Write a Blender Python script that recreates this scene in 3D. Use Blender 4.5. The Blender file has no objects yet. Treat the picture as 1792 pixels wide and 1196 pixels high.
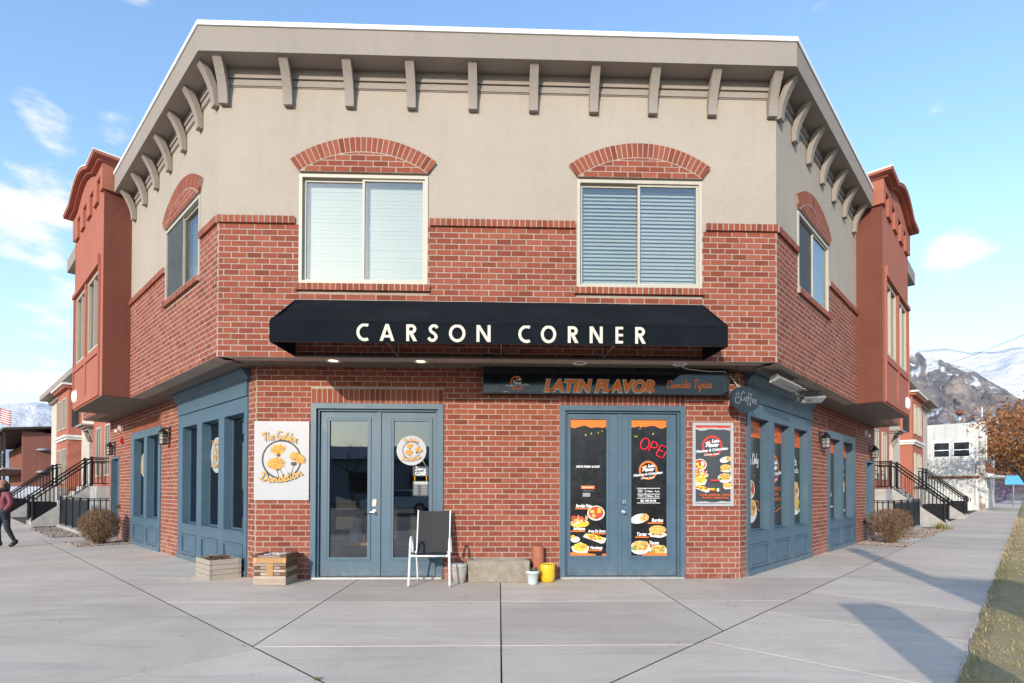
import bpy, bmesh, math, random
from mathutils import Vector, Matrix, noise

# ---------------------------------------------------------------- camera
SC = bpy.context.scene
COL = SC.collection
CAM_POS = Vector((-0.0193, -7.2321, 1.28))
YAW, PITCH, ROLL = 0.0294, 0.0115, 0.0032
cam = bpy.data.cameras.new('camera')
cam.sensor_fit = 'HORIZONTAL'
cam.sensor_width = 36.0
cam.lens = 948.47 / 1792 * 36
cam.shift_x = -(901.73 - 896) / 1792
cam.shift_y = (846.83 - 598) / 1792
cam.clip_start = 0.05
cam.clip_end = 60000
camo = bpy.data.objects.new('camera', cam)
COL.objects.link(camo)
_c, _s = math.cos(YAW), math.sin(YAW)
_R0 = Vector((_c, -_s, 0))
_F = Vector((_s * math.cos(PITCH), _c * math.cos(PITCH), math.sin(PITCH)))
_U0 = _R0.cross(_F)
_R = math.cos(ROLL) * _R0 + math.sin(ROLL) * _U0
_U = -math.sin(ROLL) * _R0 + math.cos(ROLL) * _U0
camo.matrix_world = Matrix(((_R.x, _U.x, -_F.x, CAM_POS.x), (_R.y, _U.y, -_F.y, CAM_POS.y), (_R.z, _U.z, -_F.z, CAM_POS.z), (0, 0, 0, 1)))
SC.camera = camo

# ---------------------------------------------------------------- light
SUN_AZ, SUN_EL = 201.0, 17.5           # azimuth clockwise from +Y
SKY_STRENGTH = 0.15
SUN_STRENGTH = 2.0
EXPOSURE = 0.97
world = bpy.data.worlds.new('World')
SC.world = world
world.use_nodes = True
_nt = world.node_tree
for _n in list(_nt.nodes):
    _nt.nodes.remove(_n)


def _N(kind, **kw):
    n = _nt.nodes.new(kind)
    for k, v in kw.items():
        setattr(n, k, v)
    return n


_out = _N('ShaderNodeOutputWorld')
_bg = _N('ShaderNodeBackground')
_bg.inputs[1].default_value = SKY_STRENGTH
_nt.links.new(_bg.outputs[0], _out.inputs[0])
_sky = _N('ShaderNodeTexSky', sky_type='NISHITA', sun_disc=False)
_sky.sun_elevation = math.radians(SUN_EL)
_sky.sun_rotation = math.radians(SUN_AZ)
_sky.altitude = 200
_sky.air_density = 1.35
_sky.dust_density = 0.5
_sky.ozone_density = 1.0
_tc = _N('ShaderNodeTexCoord')
_sep = _N('ShaderNodeSeparateXYZ')
_nt.links.new(_tc.outputs['Generated'], _sep.inputs[0])


def _math(op, a, b=None, clamp=False):
    n = _N('ShaderNodeMath', operation=op)
    n.use_clamp = clamp
    for i, v in enumerate((a, b)):
        if v is None:
            continue
        if isinstance(v, (int, float)):
            n.inputs[i].default_value = v
        else:
            _nt.links.new(v, n.inputs[i])
    return n.outputs[0]


# clouds: puffs of noise, thicker round a few directions of the sky
_map = _N('ShaderNodeMapping')
_map.inputs['Scale'].default_value = (1.0, 1.0, 2.2)
_nt.links.new(_tc.outputs['Generated'], _map.inputs[0])
_nz = _N('ShaderNodeTexNoise')
_nz.inputs['Scale'].default_value = 8.0
_nz.inputs['Detail'].default_value = 7.0
_nz.inputs['Roughness'].default_value = 0.52
_nt.links.new(_map.outputs[0], _nz.inputs['Vector'])


def sky_dir(px, py):
    u, v = px - 901.73, py - 846.83
    d = _R * u + _F * 948.47 - _U * v
    return d.normalized()


_acc = None
for (px, py, sharp, amp) in ((90, 285, 420, 0.20), (10, 395, 420, 0.20), (50, 560, 300, 0.17), (10, 690, 420, 0.13), (170, 66, 1500, 0.14), (250, 14, 1500, 0.13), (1650, 455, 900, 0.20), (1700, 465, 1400, 0.12), (1590, 330, 2500, 0.10)):
    d = sky_dir(px, py)
    dp = _N('ShaderNodeVectorMath', operation='DOT_PRODUCT')
    _nt.links.new(_tc.outputs['Generated'], dp.inputs[0])
    dp.inputs[1].default_value = d
    g = _math('MULTIPLY', _math('POWER', _math('MAXIMUM', dp.outputs['Value'], 0.0), float(sharp)), amp)
    _acc = g if _acc is None else _math('ADD', _acc, g)
_cl = _math('ADD', _nz.outputs['Fac'], _acc)
_rmp = _N('ShaderNodeMapRange')
_rmp.interpolation_type = 'SMOOTHSTEP'
_rmp.inputs['From Min'].default_value = 0.64
_rmp.inputs['From Max'].default_value = 0.80
_nt.links.new(_cl, _rmp.inputs['Value'])
_cm = _math('MULTIPLY', _rmp.outputs[0], 0.9)
# the whole sky pales towards the horizon as humid air does
_hz = _N('ShaderNodeMapRange')
_hz.inputs['From Min'].default_value = 0.0
_hz.inputs['From Max'].default_value = 0.42
_hz.inputs['To Min'].default_value = 0.60
_hz.inputs['To Max'].default_value = 0.0
_nt.links.new(_sep.outputs['Z'], _hz.inputs['Value'])
_tint = _N('ShaderNodeMix', data_type='RGBA', blend_type='MULTIPLY')
_tint.inputs[0].default_value = 1.0
_nt.links.new(_sky.outputs[0], _tint.inputs[6])
_tint.inputs[7].default_value = (0.86, 1.0, 1.22, 1)
_m1 = _N('ShaderNodeMix', data_type='RGBA')
_nt.links.new(_hz.outputs[0], _m1.inputs[0])
_nt.links.new(_tint.outputs[2], _m1.inputs[6])
_m1.inputs[7].default_value = (2.5, 2.95, 3.5, 1)
_m2 = _N('ShaderNodeMix', data_type='RGBA')
_nt.links.new(_cm, _m2.inputs[0])
_nt.links.new(_m1.outputs[2], _m2.inputs[6])
_m2.inputs[7].default_value = (3.7, 3.7, 3.8, 1)
_nt.links.new(_m2.outputs[2], _bg.inputs[0])

sun = bpy.data.lights.new('sun', 'SUN')
sun.energy = SUN_STRENGTH
sun.angle = math.radians(0.8)
sun.color = (1.0, 0.89, 0.74)
suno = bpy.data.objects.new('sun', sun)
COL.objects.link(suno)
_a, _e = math.radians(SUN_AZ), math.radians(SUN_EL)
SUN_TO = Vector((math.sin(_a) * math.cos(_e), math.cos(_a) * math.cos(_e), math.sin(_e)))
suno.rotation_euler = SUN_TO.to_track_quat('Z', 'Y').to_euler()
suno.location = (-6, -16, 8)
SC.view_settings.view_transform = 'Standard'
SC.view_settings.look = 'None'
SC.view_settings.exposure = EXPOSURE
SC.view_settings.gamma = 1.0
SC.view_settings.use_curve_mapping = False
SC.cycles.max_bounces = 6
SC.cycles.transparent_max_bounces = 16
SC.cycles.use_denoising = True
SC.cycles.caustics_reflective = False
SC.cycles.caustics_refractive = False
SC.cycles.sample_clamp_indirect = 6.0

RND = random.Random(11)

# ---------------------------------------------------------------- frames of the place
S2 = 2 ** -0.5
XL, XR = -3.7406, 3.7406          # corners of the upper front wall
SET = 0.5784                      # the ground floor stands this far back
FXL, FXR = -3.4868, 3.4854        # corners of the lower front wall
ZS = 3.0254                       # soffit
ZC = 4.8905                       # top of brick
TAN = math.tan(math.pi / 8)


class Frame:
    def __init__(self, o, t, n):
        self.o, self.t, self.n = Vector(o), Vector(t), Vector(n)

    def p(self, u, w, z):
        return self.o + self.t * u + self.n * w + Vector((0, 0, z))

    def mat(self, u, w, z):
        q = self.p(u, w, z)
        t, n = self.t, self.n
        return Matrix(((t.x, n.x, 0, q.x), (t.y, n.y, 0, q.y), (0, 0, 1, q.z), (0, 0, 0, 1)))


UF = Frame((0, 0, 0), (1, 0, 0), (0, -1, 0))
LF = Frame((0, SET, 0), (1, 0, 0), (0, -1, 0))
UL = Frame((XL, 0, 0), (-S2, S2, 0), (-S2, -S2, 0))
UR = Frame((XR, 0, 0), (S2, S2, 0), (S2, -S2, 0))
FL = Frame((FXL, SET, 0), (-S2, S2, 0), (-S2, -S2, 0))
FR = Frame((FXR, SET, 0), (S2, S2, 0), (S2, -S2, 0))
W = Frame((0, 0, 0), (1, 0, 0), (0, 1, 0))     # plain world axes


class MB:
    """collects faces; build() links them as one mesh object"""

    def __init__(self):
        self.v, self.f, self.m, self.s = [], [], [], []

    def poly(self, pts, mi=0, smooth=False):
        b = len(self.v)
        self.v.extend([tuple(p) for p in pts])
        self.f.append(tuple(range(b, b + len(pts))))
        self.m.append(mi)
        self.s.append(smooth)

    def faces(self, vs, fs, mi=0, smooth=False):
        b = len(self.v)
        self.v.extend([tuple(p) for p in vs])
        for f in fs:
            self.f.append(tuple(b + i for i in f))
            self.m.append(mi)
            self.s.append(smooth)

    def box(self, fr, u0, u1, w0, w1, z0, z1, mi=0):
        P = fr.p
        vs = [P(u0, w0, z0), P(u1, w0, z0), P(u1, w1, z0), P(u0, w1, z0), P(u0, w0, z1), P(u1, w0, z1), P(u1, w1, z1), P(u0, w1, z1)]
        self.faces(vs, [(0, 1, 2, 3), (4, 7, 6, 5), (0, 4, 5, 1), (1, 5, 6, 2), (2, 6, 7, 3), (3, 7, 4, 0)], mi)

    def obox(self, c, ax, ay, az, mi=0):
        """box from centre and three half-axis vectors"""
        c, ax, ay, az = Vector(c), Vector(ax), Vector(ay), Vector(az)
        vs = [c + sx * ax + sy * ay + sz * az for sz in (-1, 1) for sx, sy in ((-1, -1), (1, -1), (1, 1), (-1, 1))]
        self.faces(vs, [(0, 1, 2, 3), (4, 7, 6, 5), (0, 4, 5, 1), (1, 5, 6, 2), (2, 6, 7, 3), (3, 7, 4, 0)], mi)

    def prism(self, bottom, top, mi=0, smooth=False):
        """two matching loops of points joined into a solid"""
        n = len(bottom)
        vs = list(bottom) + list(top)
        fs = [tuple(range(n)), tuple(range(2 * n - 1, n - 1, -1))]
        self.faces(vs, fs, mi)
        b = len(self.v) - 2 * n
        for i in range(n):
            j = (i + 1) % n
            self.f.append((b + i, b + j, b + n + j, b + n + i))
            self.m.append(mi)
            self.s.append(smooth)

    def profile(self, fr, pts, u0, u1, mi=0):
        """(w, z) outline pushed along u"""
        self.prism([fr.p(u0, w, z) for w, z in pts], [fr.p(u1, w, z) for w, z in pts], mi)

    def outline(self, fr, pts, w0, w1, mi=0):
        """(u, z) outline pushed along w"""
        self.prism([fr.p(u, w0, z) for u, z in pts], [fr.p(u, w1, z) for u, z in pts], mi)

    def ringbox(self, fr, u0, u1, z0, z1, bw, w0, w1, mi=0, bb=None):
        """rectangular frame of four butted boxes"""
        bb = bw if bb is None else bb
        self.box(fr, u0, u0 + bw, w0, w1, z0, z1, mi)
        self.box(fr, u1 - bw, u1, w0, w1, z0, z1, mi)
        self.box(fr, u0 + bw, u1 - bw, w0, w1, z1 - bw, z1, mi)
        if bb > 0:
            self.box(fr, u0 + bw, u1 - bw, w0, w1, z0, z0 + bb, mi)

    def tube(self, pts, r, n=8, mi=0, caps=True, smooth=True):
        pts = [Vector(p) for p in pts]
        k = len(pts)
        rs = r if isinstance(r, (list, tuple)) else [r] * k
        rings = []
        prev = None
        for i, p in enumerate(pts):
            d = (pts[min(i + 1, k - 1)] - pts[max(i - 1, 0)])
            if d.length < 1e-9:
                d = Vector((0, 0, 1))
            d.normalize()
            if prev is None:
                a = d.cross(Vector((0, 0, 1)))
                if a.length < 1e-3:
                    a = d.cross(Vector((1, 0, 0)))
            else:
                a = prev - d * prev.dot(d)
                if a.length < 1e-4:
                    a = d.cross(Vector((1, 0, 0)))
            a.normalize()
            prev = a
            b = d.cross(a)
            rings.append([p + (a * math.cos(2 * math.pi * j / n) + b * math.sin(2 * math.pi * j / n)) * rs[i] for j in range(n)])
        base = len(self.v)
        for ring in rings:
            self.v.extend([tuple(q) for q in ring])
        for i in range(k - 1):
            for j in range(n):
                a0 = base + i * n + j
                a1 = base + i * n + (j + 1) % n
                self.f.append((a0, a1, a1 + n, a0 + n))
                self.m.append(mi)
                self.s.append(smooth)
        if caps:
            self.f.append(tuple(base + j for j in range(n)))
            self.f.append(tuple(base + (k - 1) * n + j for j in reversed(range(n))))
            self.m += [mi, mi]
            self.s += [False, False]

    def lathe(self, c, prof, n=24, mi=0, smooth=True):
        """prof: list of (r, z) closed or open, turned round the vertical through c"""
        c = Vector(c)
        base = len(self.v)
        for r, z in prof:
            for j in range(n):
                a = 2 * math.pi * j / n
                self.v.append((c.x + r * math.cos(a), c.y + r * math.sin(a), c.z + z))
        for i in range(len(prof) - 1):
            for j in range(n):
                a0 = base + i * n + j
                a1 = base + i * n + (j + 1) % n
                self.f.append((a0, a1, a1 + n, a0 + n))
                self.m.append(mi)
                self.s.append(smooth)

    def mesh(self, name, mats, base=(0, 0, 0), recalc=True):
        me = bpy.data.meshes.new(name)
        bx, by, bz = base
        me.from_pydata([(x - bx, y - by, z - bz) for x, y, z in self.v], [], self.f)
        for m in (mats if isinstance(mats, (list, tuple)) else [mats]):
            me.materials.append(m)
        me.polygons.foreach_set('material_index', self.m)
        me.polygons.foreach_set('use_smooth', self.s)
        if recalc:
            bm = bmesh.new()
            bm.from_mesh(me)
            bmesh.ops.recalc_face_normals(bm, faces=bm.faces)
            bm.to_mesh(me)
            bm.free()
        me.update()
        return me

    def build(self, name, mats, parent=None, base=None, recalc=True):
        if base is None:
            base = parent['_base'] if parent is not None and '_base' in parent else (0, 0, 0)
        return link(name, self.mesh(name, mats, base, recalc), parent)


def link(name, data, parent=None):
    o = bpy.data.objects.new(name, data)
    COL.objects.link(o)
    if parent is not None:
        o.parent = parent
    return o


BASES = {}


def thing(name, label, cat, loc=(0, 0, 0), group=None):
    o = bpy.data.objects.new(name, None)
    COL.objects.link(o)
    o.location = loc
    o.empty_display_size = 0.2
    o['label'] = label
    o['category'] = cat
    if group:
        o['group'] = group
    BASES[o.name] = tuple(loc)
    return o


def part(name, mb, mats, parent, root=None, recalc=True):
    """mesh in world coordinates made a child of a thing (or of a part of it)"""
    r = root or parent
    return link(name, mb.mesh(name, mats, BASES.get(r.name, (0, 0, 0)), recalc), parent)


def parts(name, mb, mats, parent, root=None, recalc=True):
    """like part(), but every loose piece becomes an object of its own"""
    par = list(range(len(mb.v)))

    def find(i):
        while par[i] != i:
            par[i] = par[par[i]]
            i = par[i]
        return i
    for f in mb.f:
        a = find(f[0])
        for j in f[1:]:
            par[find(j)] = a
    groups = {}
    for k, f in enumerate(mb.f):
        groups.setdefault(find(f[0]), []).append(k)
    out = []
    ml = mats if isinstance(mats, (list, tuple)) else [mats]
    for ks in groups.values():
        q = MB()
        idx = {}
        used = sorted({mb.m[k] for k in ks})
        for k in ks:
            ff = []
            for i in mb.f[k]:
                if i not in idx:
                    idx[i] = len(q.v)
                    q.v.append(mb.v[i])
                ff.append(idx[i])
            q.f.append(tuple(ff))
            q.m.append(used.index(mb.m[k]))
            q.s.append(mb.s[k])
        out.append(part(name, q, [ml[u] for u in used], parent, root, recalc))
    return out


def tag(o, label, cat, group=None):
    o['label'] = label
    o['category'] = cat
    if group:
        o['group'] = group
    return o


def single(name, mb, mats, label, cat, loc, group=None, recalc=True):
    o = link(name, mb.mesh(name, mats, loc, recalc))
    o.location = loc
    return tag(o, label, cat, group)


def struct(name, mb, mats, parent=None, recalc=True):
    o = link(name, mb.mesh(name, mats, (0, 0, 0), recalc), parent)
    if parent is None:
        o['kind'] = 'structure'
    return o


# ---------------------------------------------------------------- materials
class NT:
    def __init__(self, name):
        self.mat = bpy.data.materials.new(name)
        self.mat.use_nodes = True
        self.t = self.mat.node_tree
        self.b = self.t.nodes['Principled BSDF']

    def n(self, kind, **kw):
        x = self.t.nodes.new(kind)
        for k, v in kw.items():
            setattr(x, k, v)
        return x

    def l(self, a, b):
        self.t.links.new(a, b)

    def math(self, op, a, b=None, clamp=False):
        n = self.n('ShaderNodeMath', operation=op)
        n.use_clamp = clamp
        for i, v in enumerate((a, b)):
            if v is None:
                continue
            if isinstance(v, (int, float)):
                n.inputs[i].default_value = v
            else:
                self.l(v, n.inputs[i])
        return n.outputs[0]

    def noise(self, scale, detail=4, rough=0.55, vec=None, dist=0.0):
        n = self.n('ShaderNodeTexNoise')
        n.inputs['Scale'].default_value = scale
        n.inputs['Detail'].default_value = detail
        n.inputs['Roughness'].default_value = rough
        n.inputs['Distortion'].default_value = dist
        self.l(vec if vec is not None else self.coord(), n.inputs['Vector'])
        return n.outputs['Fac']

    def coord(self, kind='Position', scale=None):
        if kind == 'Position':
            o = self.n('ShaderNodeNewGeometry').outputs['Position']
        else:
            o = self.n('ShaderNodeTexCoord').outputs[kind]
        if scale:
            m = self.n('ShaderNodeMapping')
            m.inputs['Scale'].default_value = scale
            self.l(o, m.inputs[0])
            o = m.outputs[0]
        return o

    def ramp(self, fac, stops):
        r = self.n('ShaderNodeValToRGB')
        e = r.color_ramp.elements
        while len(e) < len(stops):
            e.new(0.5)
        for i, (p, c) in enumerate(stops):
            e[i].position = p
            e[i].color = (*c, 1) if len(c) == 3 else c
        self.l(fac, r.inputs[0])
        return r.outputs[0]

    def mix(self, fac, a, b, blend='MIX'):
        m = self.n('ShaderNodeMix', data_type='RGBA', blend_type=blend)
        for i, v in ((0, fac), (6, a), (7, b)):
            if isinstance(v, (int, float)):
                m.inputs[i].default_value = v
            elif isinstance(v, tuple):
                m.inputs[i].default_value = (*v, 1) if len(v) == 3 else v
            else:
                self.l(v, m.inputs[i])
        return m.outputs[2]

    def range(self, v, a, b, c, d, smooth=False):
        m = self.n('ShaderNodeMapRange')
        if smooth:
            m.interpolation_type = 'SMOOTHSTEP'
        for k, x in (('From Min', a), ('From Max', b), ('To Min', c), ('To Max', d)):
            m.inputs[k].default_value = x
        self.l(v, m.inputs['Value'])
        return m.outputs[0]

    def bump(self, h, strength=0.3, dist=0.01):
        b = self.n('ShaderNodeBump')
        b.inputs['Strength'].default_value = strength
        b.inputs['Distance'].default_value = dist
        self.l(h, b.inputs['Height'])
        self.l(b.outputs[0], self.b.inputs['Normal'])

    def color(self, c):
        if isinstance(c, tuple):
            self.b.inputs['Base Color'].default_value = (*c, 1)
        else:
            self.l(c, self.b.inputs['Base Color'])

    def set(self, **kw):
        for k, v in kw.items():
            i = self.b.inputs[k.replace('_', ' ')]
            if isinstance(v, (int, float, tuple)):
                i.default_value = v
            else:
                self.l(v, i)


def srgb(r, g, b):
    f = lambda x: (x / 255 / 12.92) if x <= 10.3 else ((x / 255 + 0.055) / 1.055) ** 2.4
    return (f(r), f(g), f(b))


def simple(name, col, rough=0.6, var=0.12, scale=6.0, bump=0.0, bscale=80.0, metal=0.0, spec=0.5, coat=0.0):
    """paint-like colour with slow blotches, fine grain and a little roughness play"""
    t = NT(name)
    n = t.noise(scale, 5)
    lo = tuple(max(0, c * (1 - var)) for c in col)
    hi = tuple(min(1, c * (1 + var)) for c in col)
    t.color(t.ramp(n, [(0.3, lo), (0.7, hi)]))
    t.set(Metallic=metal)
    t.b.inputs['Specular IOR Level'].default_value = spec
    t.set(Roughness=t.range(n, 0.3, 0.7, max(0.03, rough - 0.06), min(1, rough + 0.06)))
    if coat:
        t.b.inputs['Coat Weight'].default_value = coat
    if bump:
        t.bump(t.noise(bscale, 3), bump, 0.004)
    return t.mat


def flat(name, col, rough=0.6, emit=0.0, spec=0.4):
    t = NT(name)
    t.color(col)
    t.set(Roughness=rough)
    t.b.inputs['Specular IOR Level'].default_value = spec
    if emit:
        t.b.inputs['Emission Color'].default_value = (*col, 1)
        t.b.inputs['Emission Strength'].default_value = emit
    return t.mat


def make_brick():
    t = NT('brick_clay')
    g = t.n('ShaderNodeNewGeometry')
    oi = t.n('ShaderNodeObjectInfo')
    r = t.math('FRACT', t.math('ADD', g.outputs['Random Per Island'], oi.outputs['Random']))
    base = t.ramp(r, [(0.0, (0.19, 0.050, 0.030)), (0.12, (0.24, 0.064, 0.037)), (0.4, (0.285, 0.078, 0.045)), (0.7, (0.315, 0.090, 0.052)), (0.9, (0.345, 0.108, 0.064)), (1.0, (0.27, 0.072, 0.042))])
    base = t.mix(t.range(t.noise(26, 5, 0.6), 0.35, 0.75, 0.0, 0.40), base, (0.21, 0.055, 0.036))
    base = t.mix(t.range(t.noise(1.1, 6, 0.7), 0.54, 0.74, 0.0, 0.45, True), base, (0.19, 0.062, 0.045))      # sooty clouds over many courses
    base = t.mix(t.range(t.noise(5.5, 6, 0.7), 0.60, 0.78, 0.0, 0.38, True), base, (0.44, 0.20, 0.155))        # lime bloom
    z = t.n('ShaderNodeSeparateXYZ')
    t.l(t.coord(), z.inputs[0])
    low = t.math('MULTIPLY', t.range(z.outputs['Z'], 0.0, 0.5, 1.0, 0.0), t.range(t.noise(4, 5, 0.7), 0.42, 0.65, 0.0, 0.5))
    base = t.mix(low, base, (0.46, 0.30, 0.245))                                                               # splash and salts at the foot
    base = t.mix(t.range(t.noise(160, 2, 0.5), 0.55, 0.8, 0.0, 0.40), base, (0.16, 0.05, 0.036))
    t.color(base)
    t.set(Roughness=0.88)
    t.b.inputs['Specular IOR Level'].default_value = 0.2
    t.bump(t.noise(120, 5, 0.7), 0.5, 0.004)
    return t.mat


def make_mortar():
    t = NT('mortar')
    n = t.noise(1.7, 7, 0.7)
    c = t.ramp(n, [(0.32, (0.34, 0.275, 0.23)), (0.52, (0.42, 0.35, 0.295)), (0.7, (0.50, 0.43, 0.37))])
    c = t.mix(t.range(t.noise(14, 5, 0.7), 0.45, 0.7, 0, 0.5), c, (0.36, 0.27, 0.22))
    t.color(t.mix(t.range(t.noise(90, 3), 0.4, 0.7, 0, 0.3), c, (0.36, 0.29, 0.25)))
    t.set(Roughness=0.95)
    t.b.inputs['Specular IOR Level'].default_value = 0.1
    t.bump(t.noise(180, 4), 0.5, 0.004)
    return t.mat


def make_stucco(name, col, dirt=0.1):
    t = NT(name)
    n = t.noise(0.9, 6, 0.6)
    lo = tuple(c * (1 - dirt) for c in col)
    c = t.ramp(n, [(0.3, lo), (0.7, col)])
    n2 = t.noise(1.5, 4, 0.6, vec=t.coord('Position', (3.0, 3.0, 0.35)))
    c = t.mix(t.range(n2, 0.52, 0.78, 0.0, 0.30), c, tuple(x * 0.74 for x in col))       # rain streaks
    n3 = t.noise(120, 3, 0.6)
    c = t.mix(t.range(n3, 0.35, 0.7, 0.12, 0.0), c, tuple(x * 0.7 for x in col))
    t.color(c)
    t.set(Roughness=0.93)
    t.b.inputs['Specular IOR Level'].default_value = 0.15
    t.bump(t.math('ADD', t.noise(95, 5, 0.65), t.math('MULTIPLY', t.noise(9, 4, 0.6), 1.5)), 0.75, 0.008)
    return t.mat


def make_concrete(name='sidewalk_concrete', k=1.0):
    t = NT(name)
    oi = t.n('ShaderNodeObjectInfo')
    n = t.noise(0.7, 7, 0.62, dist=0.5)
    c = t.ramp(n, [(0.36, (0.70, 0.575, 0.445)), (0.5, (0.78, 0.65, 0.505)), (0.62, (0.82, 0.69, 0.545))])
    # pinkish wash and damp greys in broad clouds
    c = t.mix(t.range(t.noise(0.45, 4, 0.6, vec=t.coord('Position', (1, 1, 1)), dist=1.0), 0.46, 0.66, 0.0, 0.5, True), c, (0.67, 0.54, 0.45))
    m = t.n('ShaderNodeMapping')
    m.inputs['Rotation'].default_value = (0, 0, math.radians(-6))
    m.inputs['Scale'].default_value = (0.30, 2.6, 1)
    t.l(t.coord(), m.inputs[0])
    st = t.noise(1.5, 7, 0.68, vec=m.outputs[0], dist=0.9)
    c = t.mix(t.range(st, 0.47, 0.64, 0.0, 0.55, True), c, (0.56, 0.465, 0.375))
    c = t.mix(t.range(t.noise(4.5, 7, 0.72), 0.54, 0.72, 0.0, 0.42, True), c, (0.49, 0.41, 0.34))
    c = t.mix(t.range(t.noise(45, 5, 0.75), 0.48, 0.68, 0.0, 0.45), c, (0.49, 0.41, 0.34))
    c = t.mix(t.range(t.noise(240, 3, 0.7), 0.42, 0.68, 0.0, 0.6), c, (0.42, 0.37, 0.33))
    v = t.n('ShaderNodeTexVoronoi')
    v.inputs['Scale'].default_value = 1.9
    t.l(t.coord(), v.inputs['Vector'])
    c = t.mix(t.range(v.outputs['Distance'], 0.014, 0.026, 0.6, 0.0), c, (0.13, 0.12, 0.11))   # gum spots
    # hairline cracks
    v2 = t.n('ShaderNodeTexVoronoi', feature='DISTANCE_TO_EDGE')
    v2.inputs['Scale'].default_value = 0.55
    wv = t.n('ShaderNodeVectorMath', operation='ADD')
    nz = t.n('ShaderNodeTexNoise')
    nz.inputs['Scale'].default_value = 2.5
    nz.inputs['Detail'].default_value = 6
    t.l(t.coord(), nz.inputs['Vector'])
    t.l(t.coord(), wv.inputs[0])
    t.l(nz.outputs['Color'], wv.inputs[1])
    t.l(wv.outputs[0], v2.inputs['Vector'])
    crack = t.math('MULTIPLY', t.range(v2.outputs['Distance'], 0.0, 0.004, 0.5, 0.0), t.range(t.noise(0.5, 3), 0.52, 0.6, 0.0, 1.0))
    c = t.mix(crack, c, (0.22, 0.19, 0.17))
    hv = t.n('ShaderNodeHueSaturation')
    t.l(c, hv.inputs['Color'])
    t.l(t.range(oi.outputs['Random'], 0, 1, 0.90, 1.05), hv.inputs['Value'])
    t.color(hv.outputs[0])
    t.set(Roughness=0.9)
    t.b.inputs['Specular IOR Level'].default_value = 0.25
    t.bump(t.noise(150, 4, 0.7), 0.4, 0.003)
    return t.mat


def make_glass(name, tint=(0.72, 0.78, 0.78), refl=1.0, base=0.05, gc=(0.98, 0.97, 0.93)):
    t = NT(name)
    nt = t.t
    nt.nodes.remove(t.b)
    out = [n for n in nt.nodes if n.type == 'OUTPUT_MATERIAL'][0]
    tr = t.n('ShaderNodeBsdfTransparent')
    tr.inputs[0].default_value = (*tint, 1)
    gl = t.n('ShaderNodeBsdfGlossy')
    gl.inputs['Roughness'].default_value = 0.012
    gl.inputs['Color'].default_value = (*gc, 1)
    bp = t.n('ShaderNodeBump')
    bp.inputs['Strength'].default_value = 0.03
    bp.inputs['Distance'].default_value = 0.02
    t.l(t.noise(1.1, 2), bp.inputs['Height'])
    t.l(bp.outputs[0], gl.inputs['Normal'])
    fr = t.n('ShaderNodeFresnel')
    fr.inputs['IOR'].default_value = 1.55
    f = t.math('ADD', t.math('MULTIPLY', fr.outputs[0], refl), base, clamp=True)
    mx = t.n('ShaderNodeMixShader')
    t.l(f, mx.inputs[0])
    t.l(tr.outputs[0], mx.inputs[1])
    t.l(gl.outputs[0], mx.inputs[2])
    t.l(mx.outputs[0], out.inputs[0])
    return t.mat


def make_wood(name, a, b, scale=(1, 1, 14)):
    t = NT(name)
    oi = t.n('ShaderNodeObjectInfo')
    co = t.coord('Object', scale)
    va = t.n('ShaderNodeVectorMath', operation='ADD')
    t.l(co, va.inputs[0])
    cb = t.n('ShaderNodeCombineXYZ')
    t.l(t.math('MULTIPLY', oi.outputs['Random'], 40.0), cb.inputs[0])
    t.l(cb.outputs[0], va.inputs[1])
    n = t.noise(6, 6, 0.6, vec=va.outputs[0], dist=1.2)
    c = t.ramp(n, [(0.3, a), (0.7, b)])
    hv = t.n('ShaderNodeHueSaturation')
    t.l(c, hv.inputs['Color'])
    t.l(t.range(oi.outputs['Random'], 0, 1, 0.6, 1.25), hv.inputs['Value'])
    t.color(hv.outputs[0])
    t.set(Roughness=0.75)
    t.bump(n, 0.25, 0.003)
    return t.mat


def make_blue(name):
    t = NT(name)
    n = t.noise(4, 6, 0.6)
    c = t.ramp(n, [(0.3, (0.060, 0.112, 0.158)), (0.7, (0.078, 0.138, 0.190))])
    z = t.n('ShaderNodeSeparateXYZ')
    t.l(t.coord(), z.inputs[0])
    low = t.range(z.outputs['Z'], 0.0, 0.22, 1.0, 0.0)
    d = t.math('MULTIPLY', low, t.range(t.noise(9, 5, 0.7), 0.42, 0.66, 0.0, 0.7))
    c = t.mix(d, c, (0.22, 0.23, 0.22))                                  # splashed dust at the foot
    c = t.mix(t.range(t.noise(34, 4, 0.7), 0.62, 0.76, 0.0, 0.45), c, (0.17, 0.235, 0.28))
    c = t.mix(t.range(t.noise(2.2, 6, 0.7, vec=t.coord('Position', (1, 1, 0.25))), 0.55, 0.75, 0.0, 0.4), c, (0.055, 0.09, 0.12))
    t.color(c)
    t.set(Roughness=t.range(n, 0.3, 0.7, 0.42, 0.56))
    t.bump(t.noise(70, 3), 0.12, 0.003)
    return t.mat


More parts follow.
